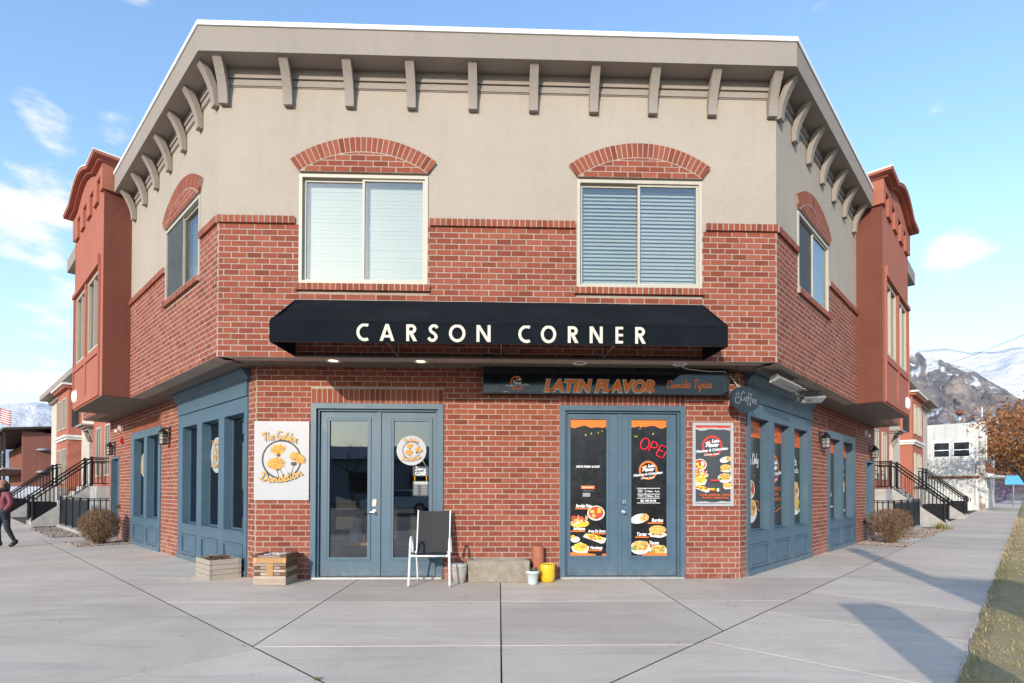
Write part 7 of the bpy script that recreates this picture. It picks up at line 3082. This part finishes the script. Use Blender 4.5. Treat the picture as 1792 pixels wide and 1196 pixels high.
for i in range(9):
    for j in range(20):
        def bp(a, b):
            th, ph = math.pi * 0.54 * a / 9, 2 * math.pi * b / 20
            x, y, z = math.sin(th) * math.cos(ph), math.sin(th) * math.sin(ph), math.cos(th)
            k = 1.0 + 0.012 * math.sin(ph * 20)
            if a >= 8:
                k += 0.06
            return F_.p(x * 0.090 * K * k, y * 0.106 * K * k + 0.015, cz + 0.022 * K + z * 0.112 * K)
        q = [bp(i, j), bp(i, j + 1), bp(i + 1, j + 1), bp(i + 1, j)]
        m.poly(q if i else [q[0], q[2], q[3]], 0, True)
part('beanie', m, simple('tan_knit', (0.36, 0.17, 0.13), 0.95, 0.15, 40, 0.5, 120), pe, recalc=False)
m = MB()
for s_ in (-1, 0, 1):
    for k in range(5):
        x = s_ * (0.066 + 0.006 * k) if s_ else 0.02 * (k - 2)
        y = 0.035 - 0.022 * k if s_ else -0.075
        m.tube([F_.p(x * K, y * K, cz + 0.03), F_.p((x * 1.12) * K, (y - 0.004) * K, cz - 0.07), F_.p(x * 1.05 * K, (y + 0.01) * K, cz - 0.17)], [0.022, 0.026, 0.012], 7)
parts('hair', m, simple('dark_hair', (0.025, 0.016, 0.012), 0.6, 0.3, 60), pe)
m = MB()
m.tube([F_.p(0.085 * K * math.cos(a), 0.09 * K * math.sin(a) + 0.01, 1.47 * K + 0.012 * math.sin(2 * a)) for a in [2 * math.pi * i / 18 for i in range(19)]], 0.042 * K, 8, 0, False)
m.tube([F_.p(0.03, 0.10, 1.45 * K), F_.p(0.04, 0.14, 1.35 * K), F_.p(0.035, 0.145, 1.24 * K)], [0.035, 0.04, 0.03], 8)
part('scarf', m, simple('dark_scarf', (0.03, 0.025, 0.03), 0.9, 0.3, 30), pe)
m = MB()
for j_, k_ in ((7, 8), (11, 12)):
    a, b = Vector(body[j_][:3]), Vector(body[k_][:3])
    d = b - a
    q = Vector((a.x, a.y, max(0.03, b.z)))
    e = Vector((b.x, b.y, b.z))
    m.tube([F_.p(a.x, a.y, a.z + 0.06), F_.p(a.x, a.y, a.z), F_.p((a.x + b.x) / 2, (a.y + b.y) / 2, (a.z + b.z) / 2), F_.p(b.x, b.y + 0.02, b.z)], [0.048, 0.050, 0.046, 0.032], 10)
parts('boot', m, M['black'], pe)

# ================================================================ street side, behind the camera: reflected in the glass and casting the long shadows
ct = thing('shadow_caster', 'grey traffic signal cabinet on the corner behind the viewer', 'cabinet', (2.25, -6.05, 0))  # unseen box added to cast the narrow pavement shadow, sized to fit it
m = MB()
m.box(W, 2.03, 2.47, -6.2, -5.9, 0.0, 1.55)
part('case', m, simple('caster_grey', (0.42, 0.44, 0.42), 0.5), ct)
m = MB()
m.box(W, 2.01, 2.49, -6.22, -5.88, 1.551, 1.60)
part('lid', m, M['alu'], ct)
po = thing('street_pole', 'square street post with a notice board on the right kerb behind the viewer', 'pole', (3.74, -6.0, 0))
m = MB()
PX = Frame((3.74, -6.0, 0), (SUN_TO.y * -1.0, SUN_TO.x, 0), (SUN_TO.x, SUN_TO.y, 0))
m.box(PX, -0.17, 0.17, -0.17, 0.17, 0.0, 3.55)
part('post', m, simple('weathered_post', (0.16, 0.12, 0.09), 0.9), po)
m = MB()
m.box(PX, 0.172, 1.0, -0.03, 0.03, 1.25, 2.25)
part('notice_board', m, M['alu'], po)

ob = thing('warehouse', 'low grey building across the street behind the viewer', 'building', (0, -46, 0))
m = MB()
m.box(W, -30, 26, -58, -46, -0.1, 4.3)
m.prism([(-30.5, -58, 4.3), (-30.5, -45.5, 4.3), (26.5, -45.5, 4.3), (26.5, -58, 4.3)], [(-30.5, -53, 6.0), (-30.5, -51, 6.0), (26.5, -51, 6.0), (26.5, -53, 6.0)])
part('wall', m, simple('warehouse_grey', (0.26, 0.27, 0.29), 0.8), ob)
for k in range(9):
    m = MB()
    m.box(W, -27 + 6 * k, -24 + 6 * k, -46.0, -45.9, 1.0, 3.0)
    part('window', m, M['darkglass'], ob)
car(Frame((-6, -24, -0.13), (1, 0, 0), (0, -1, 0)), 0, 0, simple('white_car_paint', (0.7, 0.7, 0.7), 0.25, 0.03, 2, coat=0.6), 'white car parked across the street behind the viewer')
car(Frame((4.5, -24.5, -0.13), (1, 0, 0), (0, -1, 0)), 0, 0, simple('blue_car_paint', (0.08, 0.12, 0.2), 0.25, 0.03, 2, coat=0.6), 'dark blue car parked across the street behind the viewer')
tree('bare_tree', 'leafless tree across the street behind the viewer, by the grey warehouse', (-13, -40, -0.1), 8.0, 0.95, 63, [], 0, 0.1, 0.16, depth=4)
tree('bare_tree', 'leafless street tree out of view on the left, mirrored in the shopfront', FL.p(15.5, 5.5, 0), 7.0, 0.95, 61, [], 0, 0.1, 0.16, depth=5)
tree('bare_tree', 'third leafless street tree out of view on the left, mirrored in the shopfront', FL.p(11.5, 6.9, 0), 6.5, 0.95, 66, [], 0, 0.1, 0.13, depth=5)
tree('bare_tree', 'second leafless street tree out of view on the left, mirrored in the shopfront', FL.p(21, 6.2, 0), 8.5, 0.95, 62, [], 0, 0.1, 0.18, depth=5)
for k, x in enumerate((-34.0, -2.6, 30.0)):
    t = thing('utility_pole', 'wooden utility pole across the street behind the viewer, %s' % ('first', 'second', 'third')[k], 'pole', (x, -33, 0))
    m = MB()
    m.tube([(x, -33, -0.15), (x, -33, 11)], [0.17, 0.12], 10)
    part('mast', m, simple('pole_wood_%d' % k, (0.12, 0.085, 0.06), 0.95, 0.25, 6), t)
    m = MB()
    m.box(W, x - 0.06, x + 0.06, -34.2, -31.8, 9.6, 9.75)
    m.box(W, x - 0.06, x + 0.06, -34.0, -32.0, 10.4, 10.53)
    parts('crossarm', m, M['darkwood'], t)
for k, (y, z) in enumerate(((-34.1, 9.8), (-33.3, 9.8), (-32.0, 9.8), (-33.0, 8.3), (-33.0, 7.6))):
    m = MB()
    for x0, x1 in ((-34.0, -2.6), (-2.6, 30.0)):
        m.tube([(x0 + (x1 - x0) * i / 10, y, z - 0.7 * (1 - (2 * i / 10 - 1) ** 2)) for i in range(11)], 0.014 if k < 3 else 0.03, 4, 0, False, False)
    single('power_line', m, M['black'], ('topmost', 'second', 'third', 'fourth', 'lowest')[k] + ' overhead line between the poles behind the viewer', 'cable', (-2.6, y, z), 'overhead lines across the street')
a, b = CAM_POS + sky_dir(1830, 570) * 24, CAM_POS + sky_dir(1585, 652) * 70
m = MB()
m.tube([a.lerp(b, i / 12) - Vector((0, 0, 0.35 * (1 - (2 * i / 12 - 1) ** 2))) for i in range(13)], 0.012, 4, 0, False, False)
single('power_line', m, M['grey_ink'], 'single thin overhead line crossing the sky above the snowy ridge on the right', 'cable', tuple(a), 'overhead lines on the right')

# ================================================================ mountains
def make_mountain(name, snow_lo, snow_hi, rock, rock2, snow_amt, scale, bump=60.0):
    t = NT(name)
    g_ = t.n('ShaderNodeNewGeometry')
    sp = t.n('ShaderNodeSeparateXYZ')
    t.l(g_.outputs['Position'], sp.inputs[0])
    nn = t.n('ShaderNodeSeparateXYZ')
    t.l(g_.outputs['Normal'], nn.inputs[0])
    n1 = t.noise(scale, 8, 0.68)
    n2 = t.noise(scale * 5, 6, 0.7)
    n3 = t.noise(scale * 1.7, 7, 0.7, vec=t.coord('Position', (1, 1, 2.6)))
    base = t.mix(t.range(n3, 0.44, 0.56, 0, 1), rock, rock2)
    base = t.mix(t.range(n2, 0.42, 0.66, 0, 0.65), base, tuple(c * 0.42 for c in rock2))
    h = t.range(sp.outputs['Z'], snow_lo, snow_hi, -0.55, 0.55)
    f = t.math('ADD', h, t.math('MULTIPLY', t.math('SUBTRACT', n1, 0.5), 3.0))
    f = t.math('ADD', f, t.math('MULTIPLY', t.math('SUBTRACT', n2, 0.5), 1.4))
    f = t.math('ADD', f, t.math('MULTIPLY', t.math('SUBTRACT', nn.outputs['Z'], 0.62), 1.6))
    f = t.range(f, 0.5 - snow_amt - 0.12, 0.5 - snow_amt + 0.12, 0, 1)
    t.color(t.mix(f, base, (0.84, 0.85, 0.88)))
    t.set(Roughness=0.95)
    t.b.inputs['Specular IOR Level'].default_value = 0.05
    t.bump(t.noise(scale * 3, 9, 0.7), 1.0, bump)
    return t.mat


def mountain(name, label, pts, r_foot, r_ridge, r_back, mat, rough, freq, seed, na=170, nr=60):
    """ridge given by directions (picture x, y of the skyline) at its own distance"""
    def azel(px, py):
        d = sky_dir(px, py)
        return math.atan2(d.x, d.y), d.z / math.hypot(d.x, d.y)
    ae = [azel(*p) for p in pts]

    def ridge(a):
        if a <= ae[0][0]:
            return ae[0][1]
        for (a0, e0), (a1, e1) in zip(ae[:-1], ae[1:]):
            if a <= a1:
                k = (a - a0) / (a1 - a0)
                return e0 + (e1 - e0) * k
        return ae[-1][1]
    m = MB()
    A0, A1 = ae[0][0], ae[-1][0]
    for i in range(na + 1):
        a = A0 + (A1 - A0) * i / na
        H = ridge(a) * r_ridge
        for j in range(nr + 1):
            t = j / nr
            r = r_foot + (r_back - r_foot) * t
            tr = (r_ridge - r_foot) / (r_back - r_foot)
            if t <= tr:
                s_ = t / tr
                p = s_ ** 1.25
            else:
                p = max(0, 1 - (t - tr) / (1 - tr))
            x, y = r * math.sin(a), r * math.cos(a)
            v = Vector((x * freq + seed, y * freq, seed * 0.37))
            f = noise.ridged_multi_fractal(v, 0.9, 2.1, 7, 1.0, 2.0) - 1.1
            f2 = noise.fractal(v * 6, 0.8, 2.1, 5)
            env = math.sin(math.pi * min(1, max(0, p)))
            z = H * p + (f * rough * 0.30 * env + f2 * rough * 0.07 * (0.35 + env)) * (1 if p > 0.02 else 0)
            m.v.append((x, y, CAM_POS.z + z - 2))
    for i in range(na):
        for j in range(nr):
            b0 = i * (nr + 1) + j
            m.f.append((b0, b0 + nr + 1, b0 + nr + 2, b0 + 1))
            m.m.append(0)
            m.s.append(True)
    o = link(name, m.mesh(name, mat, recalc=False))
    o['kind'] = 'structure'
    return o


snow = make_mountain('snow_slopes', 200, 900, (0.20, 0.18, 0.18), (0.13, 0.125, 0.14), 0.62, 0.0022, 90.0)
rock = make_mountain('rock_slopes', 350, 1000, (0.40, 0.345, 0.315), (0.19, 0.185, 0.21), 0.44, 0.0042, 30.0)
foot = make_mountain('brush_slopes', 500, 1300, (0.30, 0.19, 0.14), (0.20, 0.14, 0.115), -0.9, 0.008, 8.0)
mountain('mountain', '', [(-700, 760), (-300, 730), (-60, 716), (10, 706), (60, 702), (110, 712), (190, 735), (420, 770), (700, 780)], 3600, 6200, 8200, snow, 520, 0.0013, 3.1, 200, 70)
mountain('mountain', '', [(900, 760), (1200, 700), (1480, 640), (1600, 612), (1660, 609), (1700, 616), (1745, 614), (1790, 606), (1900, 612), (2200, 640), (2900, 700)], 4500, 7600, 9800, snow, 520, 0.0011, 9.4, 240, 70)
mountain('mountain', '', [(1150, 700), (1400, 640), (1540, 598), (1588, 601), (1606, 607), (1622, 624), (1650, 632), (1690, 643), (1712, 650), (1735, 668), (1765, 684), (1800, 705), (1900, 735), (2200, 790), (2500, 830)], 1300, 2900, 3800, rock, 420, 0.0032, 17.7, 320, 110)
mountain('hill', '', [(1100, 800), (1400, 775), (1560, 752), (1640, 742), (1720, 735), (1800, 742), (1950, 770), (2300, 810), (2600, 840)], 420, 1250, 1500, foot, 90, 0.008, 23.3, 200, 60)

# ================================================================ grass blades on the verge
def make_blade(name, a, b):
    t = NT(name)
    g_ = t.n('ShaderNodeNewGeometry')
    t.color(t.mix(g_.outputs['Random Per Island'], a, b))
    t.set(Roughness=0.8)
    return t.mat


rr = random.Random(77)
m = MB()
for k in range(70000):
    e = rr.random()
    u = -6.5 + 34 * (rr.random() ** 1.7)
    w = 2.69 + 2.25 * rr.random()
    if u > 12 and rr.random() < 0.4:
        continue
    p = FR.p(u, w, 0.025)
    gr = 0.55 - 0.62 * (w - 2.7) - 0.25 * abs(u - 1.0) / 4 + noise.noise(Vector((p.x * 0.8, p.y * 0.8, 2))) + 0.55 * noise.noise(Vector((p.x * 3, p.y * 3, 5)))
    a = rr.uniform(0, 6.28)
    h = rr.uniform(0.012, 0.042)
    ln = rr.uniform(0.015, 0.06)
    s_ = Vector((math.cos(a), math.sin(a), 0)) * rr.uniform(0.0018, 0.0035) * (1 + max(0, u) * 0.10)
    d = Vector((-math.sin(a) * ln, math.cos(a) * ln, h))
    m.poly([p - s_, p + s_, p + d], 0 if gr + rr.gauss(0, 0.3) > 0.30 else 1)
o = link('grass', m.mesh('grass', [make_blade('green_blade', (0.22, 0.23, 0.06), (0.40, 0.35, 0.11)), make_blade('straw_blade', (0.80, 0.62, 0.33), (0.62, 0.44, 0.20))], recalc=False))
o['kind'] = 'stuff'
# weed in the pavement joint and a few fallen leaves
m = MB()
c = Vector((-1.235, -3.545, 0))
for k in range(14):
    a = 2 * math.pi * k / 14 + rr.random() * 0.4
    d = Vector((math.cos(a), math.sin(a), 0.5)) * rr.uniform(0.015, 0.045)
    e = Vector((-math.sin(a), math.cos(a), 0)) * 0.006
    m.poly([c, c + d * 0.5 + e, c + d, c + d * 0.5 - e])
single('weed', m, simple('weed_green', (0.08, 0.15, 0.04), 0.7), 'tiny green weed growing in the pavement joint at the bottom of the picture', 'weed', tuple(c), recalc=False)
m = MB()
for k in range(190):
    p = Vector((rr.uniform(-6, 6), rr.uniform(-2.8, 1.2) if k < 60 else rr.uniform(0.36, 0.56), 0.004))
    if k >= 60 and abs(p.x) > 3.4:
        continue
    a = rr.uniform(0, 6.28)
    d, e = Vector((math.cos(a), math.sin(a), 0.15)) * rr.uniform(0.005, 0.016), Vector((-math.sin(a), math.cos(a), 0.1)) * rr.uniform(0.003, 0.009)
    if p.y > 0.565 or abs(p.x) + p.y > 5:
        continue
    m.poly([p - d, p + e, p + d + Vector((0, 0, 0.006)), p - e])
o = link('litter', m.mesh('litter', M['dryleaf'], recalc=False))
o['kind'] = 'stuff'

# ---- goods seen through the left-hand glass
t = thing('display_table', 'low wooden display table with a draped cloth behind the left door glass', 'table', (-2.2, 1.6, 0))
m = MB()
m.box(W, -2.65, -1.95, 1.35, 1.75, 0.40, 0.44)
for x in (-2.6, -2.0):
    for y in (1.38, 1.72):
        m.box(W, x - 0.03, x + 0.03, y - 0.03, y + 0.03, 0.02, 0.40)
part('frame', m, woods[0], t)
m = MB()
m.tube([(-2.32, 1.5, 0.44), (-2.31, 1.5, 0.6), (-2.28, 1.5, 0.74)], [0.11, 0.10, 0.05], 10)
m.tube([(-2.28, 1.5, 0.74), (-2.27, 1.5, 0.82)], [0.07, 0.05], 10)
part('draped_figure', m, M['food_d'], t)
m = MB()
m.box(W, -2.50, -2.15, 1.42, 1.66, 0.442, 0.56)
part('box', m, woods[1], t)
for k, (u, w) in enumerate(((0.75, -0.45), (1.3, -0.5), (1.95, -0.45), (2.7, -0.45), (3.0, -0.5), (5.3, -0.5), (6.6, -0.5))):
    c = FL.p(u, w, 0)
    t = thing('potted_plant', 'potted houseplant inside the left wing windows, the %s from the corner' % ('first', 'second', 'third', 'fourth', 'fifth', 'sixth', 'seventh')[k], 'plant', c, 'houseplants behind the left wing glass')
    m = MB()
    m.lathe(c, [(0.0, 0.02), (0.12, 0.02), (0.16, 0.62), (0.14, 0.62), (0.0, 0.6)], 12)
    part('vessel', m, (M['food_d'], M['bucket'], M['grey_ink'])[k % 3], t)
    m = MB()
    for i in range(70):
        a, h = rr.uniform(0, 6.28), rr.uniform(0.1, 0.75)
        p = c + Vector((0.22 * h * math.cos(a), 0.22 * h * math.sin(a), 0.6 + h))
        d = Vector((math.cos(a), math.sin(a), rr.uniform(-0.6, 0.6))) * 0.11
        e = Vector((-math.sin(a), math.cos(a), 0)) * 0.035
        m.poly([p - d * 0.5, p + e, p + d, p - e])
    part('leaves', m, simple('houseplant_%d' % k, (0.04, 0.09, 0.03), 0.5, 0.4, 10), t, recalc=False)
t = thing('shelf_unit', 'tall pale shelf unit inside the left shop', 'shelf', (-5.0, 4.4, 0))
m = MB()
for z in (0.4, 0.9, 1.4, 1.9):
    m.box(W, -6.2, -4.0, 4.2, 4.6, z, z + 0.04)
for x in (-6.2, -5.1, -4.04):
    m.box(W, x, x + 0.04, 4.2, 4.6, 0.02, 2.2)
part('rack', m, woods[2], t)
